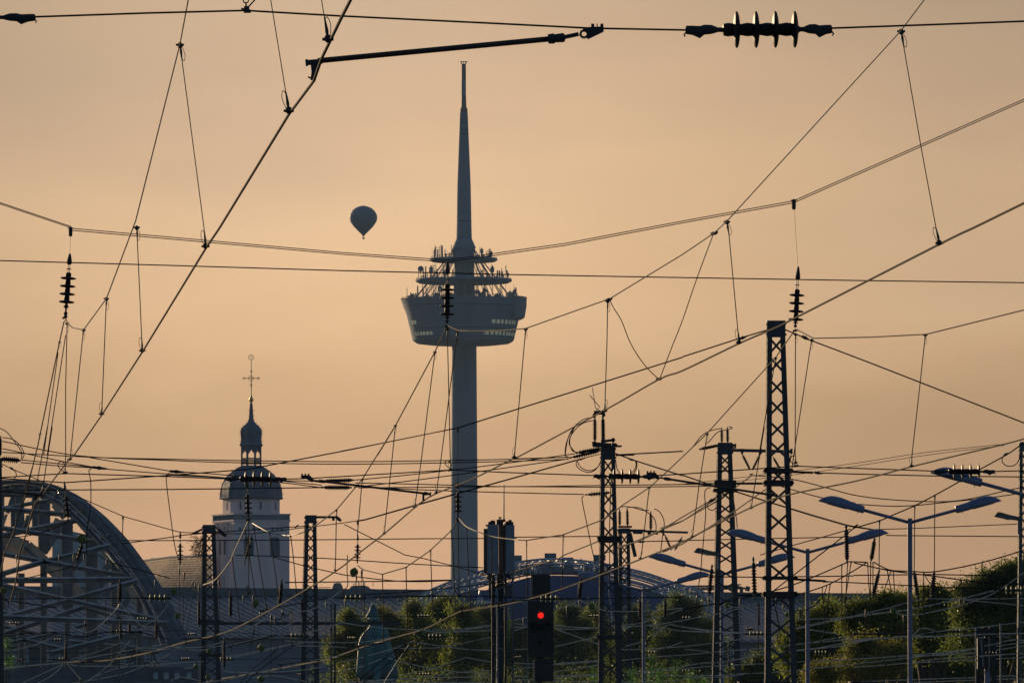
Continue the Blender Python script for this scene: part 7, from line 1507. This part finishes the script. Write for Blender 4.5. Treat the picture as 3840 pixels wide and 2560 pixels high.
# ribbed rod insulators: (label, frame, x0,y0,x1,y1, depth, ribs, rib radius, core radius [zoomed px])
RIB = [
    ('upright ribbed insulator on the broad mast, left one of the tall pair', 'E', 1747, 1295, 1747, 1480, 174, 11, 16, 8, 1.8375),
    ('upright ribbed insulator on the broad mast, right one of the tall pair', 'E', 1802, 1290, 1805, 1495, 174, 11, 17, 10, 1.8375),
    ('strain insulator reaching left from the broad mast head, upper', 'G3', 775, 320, 1100, 262, 174, 9, 32, 16, 3.267),
    ('strain insulator reaching left from the broad mast head, lower', 'G3', 695, 382, 1090, 290, 174, 9, 30, 14, 3.267),
    ('upright ribbed insulator on the slim brown mast, left one', 'G3', 1318, 1000, 1320, 1218, 214, 9, 24, 11, 3.267),
    ('upright ribbed insulator on the slim brown mast, right one', 'G3', 1410, 985, 1416, 1220, 214, 9, 24, 11, 3.267),
    ('upright ribbed insulator on the cantilever right of the broad mast', 'G3', 1700, 1030, 1700, 1270, 214, 8, 25, 12, 3.267),
    ('slanting rod insulator of the lower v pair, left limb', 'G3', 1868, 1310, 1955, 1512, 213, 10, 20, 9, 3.267),
    ('slanting rod insulator of the lower v pair, right limb', 'G3', 2088, 1340, 1992, 1512, 213, 10, 20, 9, 3.267),
    ('upright ribbed insulator on the lattice mast left of the tallest mast, left one', 'G4', 478, 10, 480, 200, 172, 9, 24, 10, 3.267),
    ('upright ribbed insulator on the lattice mast left of the tallest mast, right one', 'G4', 548, 0, 552, 200, 172, 9, 24, 11, 3.267),
    ('rod insulator of the hanging v pair, left limb', 'G4', 722, 320, 828, 530, 172, 11, 21, 10, 3.267),
    ('rod insulator of the hanging v pair, right limb', 'G4', 958, 320, 852, 530, 172, 11, 21, 10, 3.267),
    ('rod insulator seen between the legs of the tallest mast', 'G4', 1105, 365, 1190, 510, 170, 10, 19, 10, 3.267),
    ('short rod insulator hanging at the cantilever tip right of the tallest mast', 'G4', 1332, 320, 1312, 440, 170, 5, 12, 5, 3.267),
    ('beaded strain insulator left of the twin insulator mast', 'G4', 200, 275, 440, 225, 172, 8, 24, 16, 3.267),
    ('small ribbed insulator left of the broad mast with a hanging cable', 'G3', 890, 832, 1215, 802, 175, 7, 30, 13, 3.267),
    ('upper ribbed strain insulator right of the church dome', 'G1', 1840, 665, 2250, 650, 170, 10, 32, 17, 3.267),
    ('lower ribbed strain insulator right of the church dome', 'G1', 1830, 740, 2220, 742, 170, 10, 34, 17, 3.267),
    ('upright ribbed insulator cut by the left picture edge', 'G0', 6, 110, 4, 360, 171, 12, 22, 14, 3.267),
    ('strain insulator at the left picture edge with two loop cables', 'G0', -20, 388, 255, 412, 172, 7, 42, 20, 3.267),
    ('small strain insulator left of the twig mast head', 'G1', 235, 1322, 400, 1245, 236, 5, 18, 11, 3.267),
    ('dark strain insulator falling right from the twig mast head', 'G1', 555, 1235, 680, 1340, 236, 4, 26, 18, 3.267),
    ('hanging ribbed insulator between the two right hand lamps', 'G5', 262, 1360, 218, 1640, 158, 8, 33, 20, 3.267),
    ('hanging ribbed insulator under the second lamp right head', 'G4', 2002, 1190, 2015, 1660, 158, 10, 34, 20, 3.267),
    ('hanging ribbed insulator left of the tallest mast, under the third lamp', 'H4', 865, 20, 884, 545, 150, 9, 34, 18, 3.267),
    ('hanging ribbed insulator beside the doubled mast on the third lamp arm', 'H4', 362, 115, 322, 500, 150, 8, 34, 18, 3.267),
    ('hanging ribbed insulator at the fourth lamp head', 'H3', 848, 270, 825, 545, 155, 8, 32, 18, 3.267),
    ('leaning ribbed insulator left of the thick pole before the treetops', 'H5', 320, 180, 238, 520, 158, 8, 32, 18, 3.267),
    ('leaning ribbed insulator right of the thick pole', 'H5', 745, 195, 792, 525, 158, 8, 32, 18, 3.267),
    ('hanging ribbed insulator before the treetop right of the thick pole', 'H5', 992, 200, 965, 520, 158, 7, 34, 19, 3.267),
    ('ribbed insulator low before the right half of the blue tent', 'H3', 1568, 520, 1570, 790, 158, 8, 26, 14, 3.267),
    ('ribbed insulator low before the right edge of the blue tent', 'H3', 1875, 520, 1880, 790, 158, 8, 26, 14, 3.267),
    ('long ribbed insulator before the hall roof, beside the twig mast', 'H1', 735, 440, 735, 770, 160, 9, 26, 15, 3.267),
    ('long ribbed insulator half hidden by the twig mast', 'H1', 343, 520, 348, 880, 160, 9, 22, 14, 3.267),
    ('ribbed insulator in front of the church foot', 'H1', 1362, 290, 1335, 630, 155, 9, 32, 16, 3.267),
    ('long ribbed insulator beside the right church mast', 'H1', 1612, 520, 1615, 760, 160, 9, 22, 13, 3.267),
    ('ribbed insulator in front of the bridge end', 'H0', 1472, 300, 1468, 590, 150, 8, 30, 15, 3.267),
    ('ribbed upright insulator over the bridge deck, left', 'H0', 1478, 780, 1480, 1060, 156, 8, 20, 11, 3.267),
    ('ribbed upright insulator over the bridge deck, middle', 'H0', 1590, 820, 1582, 960, 156, 6, 20, 11, 3.267),
    ('ribbed upright insulator over the bridge deck, right', 'H0', 1915, 790, 1912, 1040, 156, 8, 20, 11, 3.267),
    ('ribbed upright insulator low in the bridge arches', 'H0', 808, 1040, 805, 1310, 156, 8, 20, 11, 3.267),
    ('ribbed insulator at the foot of the twig mast', 'H1', 655, 1000, 655, 1410, 160, 10, 22, 12, 3.267),
]
for lab, f, x0, y0, x1, y1, d, n, rr, cr_, s in RIB:
    p, q = I(f, x0, y0, d), I(f, x1, y1, d); L = (q - p).length; t = thing('rod_insulator', p, lab, 'insulator', 'ribbed rod insulators')
    R_, c_ = kk(d, rr, s), kk(d, cr_, s); e0 = .22 if n > 5 else .25; e1 = .86
    b = MB(); b.lathe(p.lerp(q, e0), p.lerp(q, e1), [(0, c_ * .9), (.04, c_ * 1.05), (.96, c_ * 1.05), (1, c_ * .9)], 10); b.obj('core', 'porcelain', t, sm=True)
    dm = None; a = (q - p).normalized()
    for i in range(n):
        c = p.lerp(q, e0 + (e1 - e0) * (i + .5) / n)
        if dm is None: b = MB(); th = min((e1 - e0) * L / n * .34, R_ * .5); b.lathe(c - a * th, c + a * th, [(0, c_), (.25, R_ * .8), (.5, R_), (.8, R_ * .97), (1, c_)], 14); dm, _ = b.mesh('rib', 'porcelain', c, True)
        link('rib', dm, c, t)
    b = MB(); b.lathe(p, p.lerp(q, e0), [(0, c_ * .4), (.3, c_ * .9), (.55, c_ * .45), (.75, c_ * 1.25), (1, c_ * 1.25)], 10); b.obj('cap', 'fitting', t)
    b = MB(); b.lathe(p.lerp(q, e1), q, [(0, c_ * 1.25), (.35, c_ * 1.2), (.5, c_ * .5), (.8, c_ * .8), (1, c_ * .4)], 10); b.obj('end_cap', 'fitting', t)
# small lying disc strings low in the picture: frame, centre x, y, spacing, disc half height, discs, body reach
LOWI = [('H0', 1930, 522, 60, 55, 4, 'at the foot of the bridge arch', 150), ('H2', 145, 522, 58, 48, 4, 'at the ridge of the hall roof left of the trees', 150), ('H3', 448, 530, 59, 55, 4, 'in front of the red signal', 128), ('H5', 1965, 425, 60, 55, 4, 'at the right picture edge before the tree', 140),
        ('H1', 1555, 985, 49, 42, 4, 'beside the foot of the right church mast', 160), ('H4', 892, 962, 45, 42, 4, 'between the doubled mast and the tallest mast', 160), ('H0', 1505, 935, 48, 36, 4, 'over the bridge deck, upper one', 165), ('H0', 750, 1275, 40, 36, 4, 'low before the arched windows', 170), ('H1', 675, 1272, 41, 36, 4, 'low beside the twig mast', 170),
        ('H1', 1705, 1035 - 40, 1, 1, 0, '', 0), ('H2', 1145, 995, 46, 42, 4, 'in front of the river trees, higher one', 165), ('H2', 1000, 742, 38, 26, 4, 'before the bright tree top', 190), ('H3', 1008, 742, 36, 26, 3, 'left of the broad mast before the trees', 190), ('H5', 1238, 930, 46, 46, 4, 'before the dark trees with four bright discs', 165), ('H4', 1690, 1192, 41, 34, 4, 'right of the thin lamp pole', 175),
        ('H0', 176, 832, 35, 26, 4, 'left of the bridge posts', 185), ('H0', 705, 1032, 32, 24, 3, 'mid bridge, small one', 185), ('H1', 235, 965, 32, 24, 4, 'left of the twig mast, small one', 190), ('H1', 180, 1265, 28, 22, 4, 'lower left of the twig mast', 195), ('H0', 238, 1280, 20, 20, 4, 'low beside the green shoots', 195), ('H3', 1708, 1185, 36, 24, 3, 'above the saplings', 195),
        ('H5', 1690, 1200, 42, 28, 4, 'across the rear signal', 149), ('H2', 1018, 1455, 36, 26, 4, 'lowest before the river trees', 190), ('H0', 1740, 775, 34, 22, 4, 'behind the bridge end', 190), ('H4', 42, 765, 38, 24, 3, 'before the broad dark tree, left part', 195), ('H2', 455, 1075, 22, 20, 5, 'before the statue waist', 165), ('H2', 120, 1010, 20, 20, 5, 'left of the statue', 165),
        ('H4', 40, 1415, 38, 22, 3, 'lower left of the doubled mast', 195), ('H4', 822, 905, 14, 22, 7, 'upper small one between the doubled mast and the tallest mast', 175), ('H3', 70, 1243, 16, 14, 5, 'tiny, between antenna mast and signal', 190), ('H1', 1570, 1452, 12, 12, 4, 'tiny, left of the short post', 190)]
for f, x, y, sp_, hh, n, lab, d in LOWI:
    if n == 0: continue
    s = 3.267; L0 = sp_ * (n - 1); t = thing('insulator', I(f, x, y, d), 'small lying disc insulator ' + lab, 'insulator', 'small lying insulators')
    a0, a1 = I(f, x - L0 / 2 - sp_ * 1.6, y + 3, d), I(f, x + L0 / 2 + sp_ * 1.4, y + 6, d); c_ = kk(d, hh * .34, s)
    b = MB(); b.lathe(a0, a1, [(0, c_ * .3), (.05, c_ * .8), (.14, c_ * .9), (.2, c_ * .6), (.25, c_), (.8, c_), (.85, c_ * .6), (.95, c_ * .8), (1, c_ * .3)], 8); b.obj('core', 'fitting', t)
    dm = None; ax = (a1 - a0).normalized()
    for i in range(n):
        c = I(f, x - L0 / 2 + i * sp_, y + 3, d); R_ = kk(d, hh, s)
        if dm is None: b = MB(); th = R_ * .22; b.lathe(c - ax * th, c + ax * th, [(0, c_), (.35, R_ * .85), (.5, R_), (.65, R_ * .85), (1, c_)], 14); dm, _ = b.mesh('disc', 'ball' if n == 4 and hh > 30 else 'porcelain', c, True)
        link('disc', dm, c, t)
# cross wires carrying those small insulators
for i, (lab, d, pts) in enumerate([('across the bridge foot to the insulator by the hall', 150, 'H0 0 535; 1790 524'), ('from the statue insulator along the hall roof', 150, 'H1 300 522; 1200 498; 2091 520'), ('right of the hall ridge insulator', 150, 'H2 380 518; 900 512; 1400 505; 1840 512'), ('dark line through the church mast feet', 160, 'H1 0 920; 700 940; 1400 990; 2091 985'), ('level dark line over the deck', 165, 'H0 60 960; 640 945; 1400 935; 2091 930'), ('level dark line low before the arched windows', 170, 'H0 0 1275; 600 1275; 900 1278; 2091 1275'), ('level dark line low beside the twig mast', 170, 'H1 0 1290; 500 1275; 820 1275; 1800 1262; 2091 1262'), ('dark line through the river trees', 165, 'H2 0 990; 700 985; 1400 995; 1840 990; H3 180 975'), ('dark line between broad mast and doubled mast', 170, 'H3 520 940; 1060 935; 1340 1005; 2091 1010'), ('dark line behind the tallest mast', 160, 'H4 380 985; 720 975; 1010 955'), ('thick dark line right of the thin lamp pole', 149, 'H4 1900 975; 2091 975; H5 680 962; 1130 945'), ('dark line through the rear signals', 149, 'H5 1330 940; 1500 935; 2091 930'), ('dark line right of the thin pole, low', 175, 'H4 1400 1195; 1840 1192; 2091 1195; H5 680 1200; 1500 1205; 2091 1195'), ('dark line right of the edge insulator', 140, 'H5 1720 420; 2200 428'), ('thin dark line through the tree tops by the river', 190, 'H2 0 750; 900 748; 1840 742'), ('thin dark line low under the hall', 180, 'H1 500 1465; 1500 1445; 2091 1440'), ('thin dark line at the lowest windows', 180, 'H0 560 1190; 1400 1195; 2091 1180')]):
    b = MB(); b.tube(smooth(ps(pts, d), 3), kk(d, 3.2, 3.267), 5); b.obj('cross_wire', 'wire', None, label='dark cross wire ' + lab, cat='cross wire', group='dark cross wires low in the picture')
# small dark rods and registration arms low in the picture
def arm(lab, d, x0, y0, x1, y1, f, f2, r, flip=1, tip=True):
    p, q = I(f, x0, y0, d), I(f2, x1, y1, d); t = thing('registration_arm', p, lab, 'registration arm', 'registration arms')
    b = MB(); b.tube([p, q], r, 10); b.obj('tube', 'tube', t, sm=True); a = (q - p).normalized()
    if tip:
        b = MB(); b.lathe(q - a * r * 1.5, q + a * r * 5, [(0, r * 1.1), (.1, r * 1.7), (.45, r * 1.6), (.5, r * 1.1), (.8, r * 1.1), (.82, r * 1.9), (1, r * 1.9)], 10); b.obj('end_socket', 'fitting', t)
    return t, p, q, a
t, p, q, a = arm('long thick registration arm under the strong wire at the top, above the tower tip', 32, 1515, 262, 2190, 420, 'B', 'A', .0108, tip=False)
b = MB(); b.lathe(p - a * .015, p + a * .05, [(0, .011), (.1, .018), (.6, .016), (.65, .020), (1, .018)], 12); b.obj('socket', 'fitting', t)
c0 = I('B', 1672, 236, 32); b = MB(); b.tube([p, c0 - Vector((.02, 0, 0))], .008, 8); b.obj('eye_rod', 'fitting', t)
b = MB(); n = 16
for i in range(n): an = 2 * math.pi * i / n; an2 = 2 * math.pi * (i + 1) / n; b.tube([c0 + Vector((math.cos(an), 0, math.sin(an))) * .0135, c0 + Vector((math.cos(an2), 0, math.sin(an2))) * .0135], .0052, 6)
b.obj('eye_ring', 'fitting', t)
b = MB(); b.prism([I('B', 1668, 190, 31.99), I('B', 1725, 186, 31.99), I('B', 1808, 184, 31.99), I('B', 1808, 218, 31.99), I('B', 1700, 270, 31.99), I('B', 1688, 258, 31.99), I('B', 1700, 240, 31.99), I('B', 1690, 218, 31.99), I('B', 1660, 216, 31.99)], .022); b.obj('clevis', 'fitting', t)
for x in (1732, 1762, 1795): b = MB(); b.bar(I('B', x, 190, 32), I('B', x, 166, 32), kk(32, 22, 1.8375) if x != 1762 else kk(32, 8, 1.8375), .02); b.obj('bolt', 'fitting', t)
b = MB(); b.bar(I('A', 2105, 434, 32), I('A', 2220, 424, 32), kk(32, 34, 1.8375), .024, up=(0, 1, 0)); b.bar(I('A', 2105, 434, 32), I('A', 2122, 433, 32), kk(32, 44, 1.8375), .026); b.obj('end_socket', 'fitting', t)
b = MB(); b.prism([I('A', 2140, 440, 31.98), I('A', 2200, 432, 31.98), I('A', 2200, 460, 31.98), I('A', 2172, 510, 31.98), I('A', 2178, 552, 31.98), I('A', 2138, 552, 31.98), I('A', 2146, 500, 31.98)], .02); b.bar(I('A', 2122, 532, 32), I('A', 2176, 548, 32), .006); b.obj('drop_bracket', 'fitting', t)
for lab, f, x0, y0, f2, x1, y1, bx in [('thick registration arm right of the church dome, sloping down to the lower contact wire', 'G1', 1850, 665, 'G2', 1030, 815, 1005), ('thick registration arm right of the broad mast, crossing two lattice masts', 'G3', 1900, 636, 'G4', 1085, 832, 0), ('thick registration arm at the left picture edge over the bridge', 'G0', -60, 778, 'G0', 480, 830, 445)]:
    t, p, q, a = arm(lab, 78, x0, y0, x1, y1, f, f2, .0105)
    if f != 'G0':
        cl = p - a * .09; b = MB(); n = 12
        for i in range(n): an = 2 * math.pi * i / n; an2 = 2 * math.pi * (i + 1) / n; b.tube([cl + Vector((math.cos(an), 0, math.sin(an))) * .014, cl + Vector((math.cos(an2), 0, math.sin(an2))) * .014], .006, 6)
        b.prism([cl + Vector((-.10, -.012, .045)), cl + Vector((-.02, -.012, .045)), cl + Vector((.016, -.012, .01)), cl + Vector((0, -.012, -.018)), cl + Vector((-.05, -.012, .010)), cl + Vector((-.10, -.012, .022))], .022)
        for i in range(3): b.bar(cl + Vector((-.09 + .03 * i, 0, .045)), cl + Vector((-.09 + .03 * i, 0, .06)), .014)
        b.obj('clevis', 'fitting', t); b = MB(); b.lathe(cl + a * .02, p + a * .03, [(0, .008), (.4, .008), (.45, .016), (1, .015)], 10); b.obj('eye_rod', 'fitting', t)
    if bx:
        b = MB(); b.bar(I('G2' if f == 'G1' else f, bx, 815 if f == 'G1' else 840, 78), I('G2' if f == 'G1' else f, bx - (0 if f == 'G1' else 15), 905, 78), .02, .02); b.obj('drop_bracket', 'fitting', t)
for lab, d, f, x0, y0, x1, y1, r in [('slim registration arm before the hall roof, rising to the right', 150, 'H1', 1090, 685, 1860, 535, .010), ('slim registration arm before the blue tent foot', 128, 'H2', 1450, 645, 1890, 590, .009), ('slim registration arm continuing behind the antenna mast', 128, 'H2', 1890, 590, 2400, 535, .009), ('dark arm low before the twig mast', 165, 'H1', 700, 1120, 1270, 985, .012), ('dark arm low at the mast foot', 165, 'H1', 150, 1020, 700, 1025, .012), ('dark arm low right of the hall', 165, 'H1', 1320, 1340, 1800, 1290, .010), ('dark arm before the statue', 160, 'H2', 190, 1110, 480, 1080, .012),
                                     ('dark arm low in the bridge centre', 160, 'H0', 60, 550, 660, 640, .012), ('dark arm low over the deck', 165, 'H0', 150, 1020, 650, 945, .010), ('dark arm low at the right picture edge', 150, 'H5', 0, 965, 680, 965, .016)]:
    t, p, q, a = arm(lab, d, x0, y0, x1, y1, f, f, r); 
    b = MB(); c = p.lerp(q, .07); b.bar(c, c - Vector((0, 0, .11)), .02); b.obj('drop_bracket', 'fitting', t)
    b = MB(); b.lathe(p.lerp(q, -.01), p.lerp(q, .06), [(0, r * .9), (.2, r * 1.6), (1, r * 1.3)], 8); b.obj('socket', 'fitting', t)
# hanger at the top edge
t = thing('wire_hanger', I('A', 1700, 74, 32), 'small hanger with a ring on the strong wire at the top edge', 'hanger')
b = MB(); b.bar(I('A', 1700, 84, 32), I('A', 1700, 45, 32), .020, .02); b.bar(I('A', 1662, 60, 32), I('A', 1735, 76, 32), .006); b.bar(I('A', 1680, 80, 32), I('A', 1728, 80, 32), .012); b.obj('clamp', 'fitting', t)
b = MB(); c = I('A', 1694, 4, 32)
for i in range(12): an = math.pi * 2 * i / 12; an2 = math.pi * 2 * (i + 1) / 12; b.tube([c + Vector((math.cos(an), 0, math.sin(an))) * .010, c + Vector((math.cos(an2), 0, math.sin(an2))) * .010], .0028, 6)
b.bar(c - Vector((0, 0, .01)), I('A', 1697, 48, 32), .006); b.obj('ring', 'fitting', t)
b = MB(); b.tube([I('A', 1715, 46, 32), I('A', 1762, -6, 32), I('A', 1810, -60, 32)], .0032, 6); b.obj('strut', 'wire', t)
# turnbuckles, spindle connectors and the looped clamps
for lab, d, f, x0, y0, x1, y1, r in [('spindle connector above the bridge end', 172, 'G0', 1125, 492, 1330, 516, 22), ('second spindle connector between bridge and church', 171, 'G0', 2075, 542, 2275, 556, 22), ('turnbuckle left of the tallest mast top', 128, 'F', 388, 768, 446, 748, 12), ('turnbuckle right of the tallest mast top', 128, 'F', 820, 748, 876, 775, 13), ('turnbuckle right of the broad mast', 173, 'G3', 1430, 392, 1520, 415, 14), ('turnbuckle at the loop left of the broad mast', 173, 'G3', 800, 408, 905, 380, 12), ('turnbuckle on the rod right of the tallest mast', 128, 'G4', 1610, 555, 1715, 572, 20), ('turnbuckle left of the twin insulator mast', 169, 'G4', 320, 915, 400, 875, 20), ('turnbuckle by the right edge mast loop', 160, 'G5', 1840, 350, 1900, 318, 18), ('turnbuckle before the edge by the bridge crown', 128, 'G0', 120, 495, 175, 530, 16),
                                     ('turnbuckle on the lower rod right of the tallest mast', 128, 'H4', 1690, 312, 1790, 330, 18), ('turnbuckle right of the church tower', 174, 'G1', 1520, 1235, 1570, 1195, 12), ('turnbuckle before the hall ridge beside the statue', 150, 'H1', 2030, 515, 2130, 530, 14), ('turnbuckle by the slim brown mast', 213, 'G3', 1530, 1402, 1625, 1412, 14)]:
    s = FR[f][2]; p, q = I(f, x0, y0, d), I(f, x1, y1, d); r_ = kk(d, r, s); b = MB(); b.lathe(p, q, [(0, r_ * .4), (.08, r_ * .8), (.3, r_ * .75), (.42, r_ * 1.15), (.55, r_ * .8), (.85, r_ * .5), (1, r_ * .25)], 10); b.obj('turnbuckle', 'fitting', None, label=lab, cat='turnbuckle', group='wire connectors')
for lab, d, f, x, y in [('small bolted clamp where the carrier wire meets the straight jumper', 55, 'F', 218, 40), ('small bolted clamp where the bulging jumper leaves the carrier wire', 62, 'E', 1846, 495), ('small bolted clamp where both jumpers reach the contact wire', 61.5, 'E', 2190, 1043), ('bolted clamp cluster under the tower pod insulator', 78, 'E', 728, 680), ('bolted clamp cluster under the left hanging insulator', 78, 'D', 447, 620), ('bolted clamp cluster under the insulator beside the tallest mast', 78, 'F', 776, 710), ('bolted clamp under the church insulator', 128, 'G1', 950, 1140), ('bolted clamp under the tower stem insulator', 128, 'G2', 1432, 1128), ('bolted clamp of the v insulator pair', 172, 'G4', 842, 580), ('clamp with ears on the loop above the bridge', 78, 'G0', 798, 562), ('clamp with ears on the loop at the tower edge', 78, 'G2', 1340, 528), ('clamp with ears right of the tallest mast', 78, 'G4', 1388, 478), ('clamp at the church foot', 128, 'H1', 957, 468), ('clamp before the tower base', 128, 'H2', 1442, 492)]:
    c = I(f, x, y, d); r_ = .0125 * (1 if d < 100 else 1.5); b = MB(); b.box(tuple(c - Vector((r_, r_, r_ * .8))), tuple(c + Vector((r_, r_, r_ * .8)))); b.ball(c + Vector((r_ * 1.2, 0, r_ * .3)), r_ * .7, 8, 6); b.ball(c - Vector((r_ * 1.3, 0, r_ * .5)), r_ * .7, 8, 6); b.bar(c - Vector((r_ * 2, 0, 0)), c + Vector((r_ * 2, 0, r_)), r_ * .5)
    b.obj('bolted_clamp', 'fitting', None, label=lab, cat='clamp', group='bolted clamps')
# glazed ball insulators
for f, x, y, r, d, lab, dx, dy in [('G0', 1005, 1370, 60, 150, 'largest green ball insulator, in front of the bridge arch', -.4, .5), ('H1', 35, 445, 40, 165, 'green ball insulator at the church roof edge', 0, 1), ('H1', 80, 745, 36, 170, 'green ball insulator left of the twig mast before the hall', .3, 1), ('H1', 1038, 590, 44, 165, 'green ball insulator in the middle of the hall roof', 0, 1), ('H1', 1110, 1135, 44, 170, 'green ball insulator low between the church masts', 1, .2), ('H1', 470, 1175, 32, 170, 'green ball insulator against the twig mast foot', .6, .6), ('H1', 310, 1360, 30, 170, 'small green ball insulator left of the twig mast foot', 1, .5), ('H1', 455, 1490, 30, 172, 'small green ball insulator lowest at the twig mast', .8, -.6), ('H1', 1105, 1515, 40, 172, 'green ball insulator lowest between the church masts', 1, .1), ('H2', 155, 210, 52, 165, 'green ball insulator against the sky left of the tower', .25, 1), ('H3', 970, 625, 44, 160, 'green ribbed ball insulator right of the red signal', 1, -.45), ('H4', 548, 615, 38, 160, 'dark green ball insulator behind the third lamp pole', 1, -.3), ('H4', 1288, 725, 38, 160, 'green ball insulator half hidden by the tallest mast', 1, .2), ('H5', 490, 678, 38, 160, 'green ball insulator in the foliage left of the thick pole', .8, -.6), ('H3', 1682, 1022, 30, 170, 'pale green ball insulator right of the fourth lamp pole', 1, .6), ('H0', 45, 430, 42, 165, 'green ball insulator at the left picture edge', .4, 1), ('H0', 995, 1530, 24, 168, 'tiny green ball insulator at the bottom before the bridge', 1, .3)]:
    c = I(f, x, y, d); R_ = kk(d, r, 3.267); ax = Vector((dx, .35, dy)).normalized(); p, q = c - ax * R_ * .95, c + ax * R_ * .95
    t = thing('ball_insulator', c, lab, 'insulator', 'green ball insulators'); prof = [(0, .25 * R_)]
    for i in range(1, 24): u = i / 24; rr = math.sqrt(max(0, 1 - ((u - .5) * 2 * .95) ** 2)); prof.append((u, R_ * rr * (1 if i % 2 else .93)))
    prof.append((1, .25 * R_)); b = MB(); b.lathe(p, q, prof, 24); b.obj('body', 'ball', t, sm=False)
    b = MB(); b.lathe(p - ax * R_ * .3, q + ax * R_ * .3, [(0, .12 * R_), (.1, .3 * R_), (.12, .1 * R_), (.88, .1 * R_), (.9, .3 * R_), (1, .12 * R_)], 8); b.obj('pin', 'fitting', t)
# cantilever tubes
t = thing('cantilever', I('G4', 600, 285, 172), 'horizontal steel tube arm between the twin insulator mast and the tallest mast', 'arm')
b = MB(); b.bar(I('G4', 605, 285, 172), I('G4', 1345, 302, 172), kk(172, 36, 3.267), .12, up=(0, 1, 0)); b.obj('tube', 'steel', t)
for x in (728, 955, 1332): b = MB(); b.bar(I('G4', x, 266, 172), I('G4', x, 330, 172), .05); b.obj('lug', 'fitting', t)
b = MB(); b.bar(I('G4', 430, 230, 172), I('G4', 650, 225, 172), .05); b.bar(I('G4', 430, 250, 172), I('G4', 650, 255, 172), .03); [b.bar(I('G4', x, 205, 172), I('G4', x, 258, 172), .03) for x in (440, 520, 610, 648)]; b.obj('insulator_bracket', 'fitting', t)
t = thing('cantilever', I('G3', 1440, 1275, 214), 'horizontal steel tube arm right of the broad mast, carrying an upright insulator', 'arm')
b = MB(); b.bar(I('G3', 1290, 1265, 214), I('G3', 1635, 1272, 214), kk(214, 34, 3.267), .12, up=(0, 1, 0)); b.bar(I('G3', 1480, 1296, 214), I('G3', 1600, 1298, 214), kk(214, 24, 3.267), .12); b.bar(I('G3', 1635, 1276, 214), I('G3', 2155, 1292, 214), kk(214, 26, 3.267), .1); b.obj('tube', 'steel', t)
for x in (1680, 1770): b = MB(); b.ball(I('G3', x, 1295, 213.8), kk(214, 24, 3.267), 12, 8); b.obj('pulley', 'fitting', t)
b = MB(); b.bar(I('G3', 1852, 1240, 214), I('G3', 1852, 1330, 214), .05); b.obj('bracket', 'fitting', t)
b = MB(); b.bar(I('G3', 1300, 1222, 214), I('G3', 1470, 1222, 214), .05); b.obj('insulator_shelf', 'fitting', t)
b = MB(); b.bar(I('G3', 1445, 1300, 214), I('H3', 1510, 20, 214), .09); b.obj('stay_tube', 'fitting', t)
# switch gear on the broad mast head
t = thing('switch_gear', I('G3', 1110, 220, 173), 'bent switch rod and base on top of the broad mast', 'switch gear')
b = MB(); b.bar(I('G3', 995, 238, 173), I('G3', 1345, 236, 173), kk(173, 22, 3.267), .1, up=(0, 1, 0)); b.bar(I('G3', 998, 180, 173), I('G3', 1002, 240, 173), .06); b.bar(I('G3', 1030, 215, 173), I('G3', 1170, 225, 173), .09); b.bar(I('E', 1747, 1475, 173), I('E', 1747, 1505, 173), .06); b.bar(I('E', 1805, 1490, 173), I('E', 1805, 1530, 173), .07); b.obj('base', 'fitting', t)
b = MB(); b.tube([I('G3', 1090, 182, 173), I('G3', 1236, 160, 173), I('G3', 1232, 235, 173)], .03, 8); b.ball(I('G3', 1238, 160, 173), .045, 10, 8); b.obj('crank', 'fitting', t)
b = MB(); b.bar(I('E', 1740, 1275, 174), I('E', 1815, 1275, 174), .07, .08, up=(0, 0, 1)); b.bar(I('E', 1742, 1282, 174), I('E', 1742, 1300, 174), .06); b.bar(I('E', 1808, 1282, 174), I('E', 1808, 1300, 174), .07); b.obj('contact_bridge', 'fitting', t)
b = MB(); b.tube([I('E', 1712, 1155, 174), I('E', 1782, 1238, 174), I('E', 1758, 1255, 174), I('E', 1762, 1275, 174)], .009, 5); b.tube([I('E', 1730, 1102, 174), I('E', 1750, 1240, 174), I('E', 1782, 1262, 174)], .009, 5); b.obj('arcing_horn', 'iron', t)
for lab, xs_ in (('low black roofed structure cut by the bottom edge under the tallest mast', (2773, 2965)), ('low black roofed structure cut by the bottom edge left of the thick pole', (3190, 3288))):
    p, q = W(xs_[0], 2556, 140), W(xs_[1], 2556, 140); t = thing('signal_gantry_top', Vector((p.x, p.y, 0)), lab, 'equipment box'); b = MB(); b.box((p.x, p.y, 0), (q.x, p.y + .5, p.z)); b.obj('body', 'darkbox', t); b = MB(); b.box((p.x - .02, p.y - .02, p.z), (q.x + .02, p.y + .52, p.z + .012)); b.obj('lid', 'fitting', t)
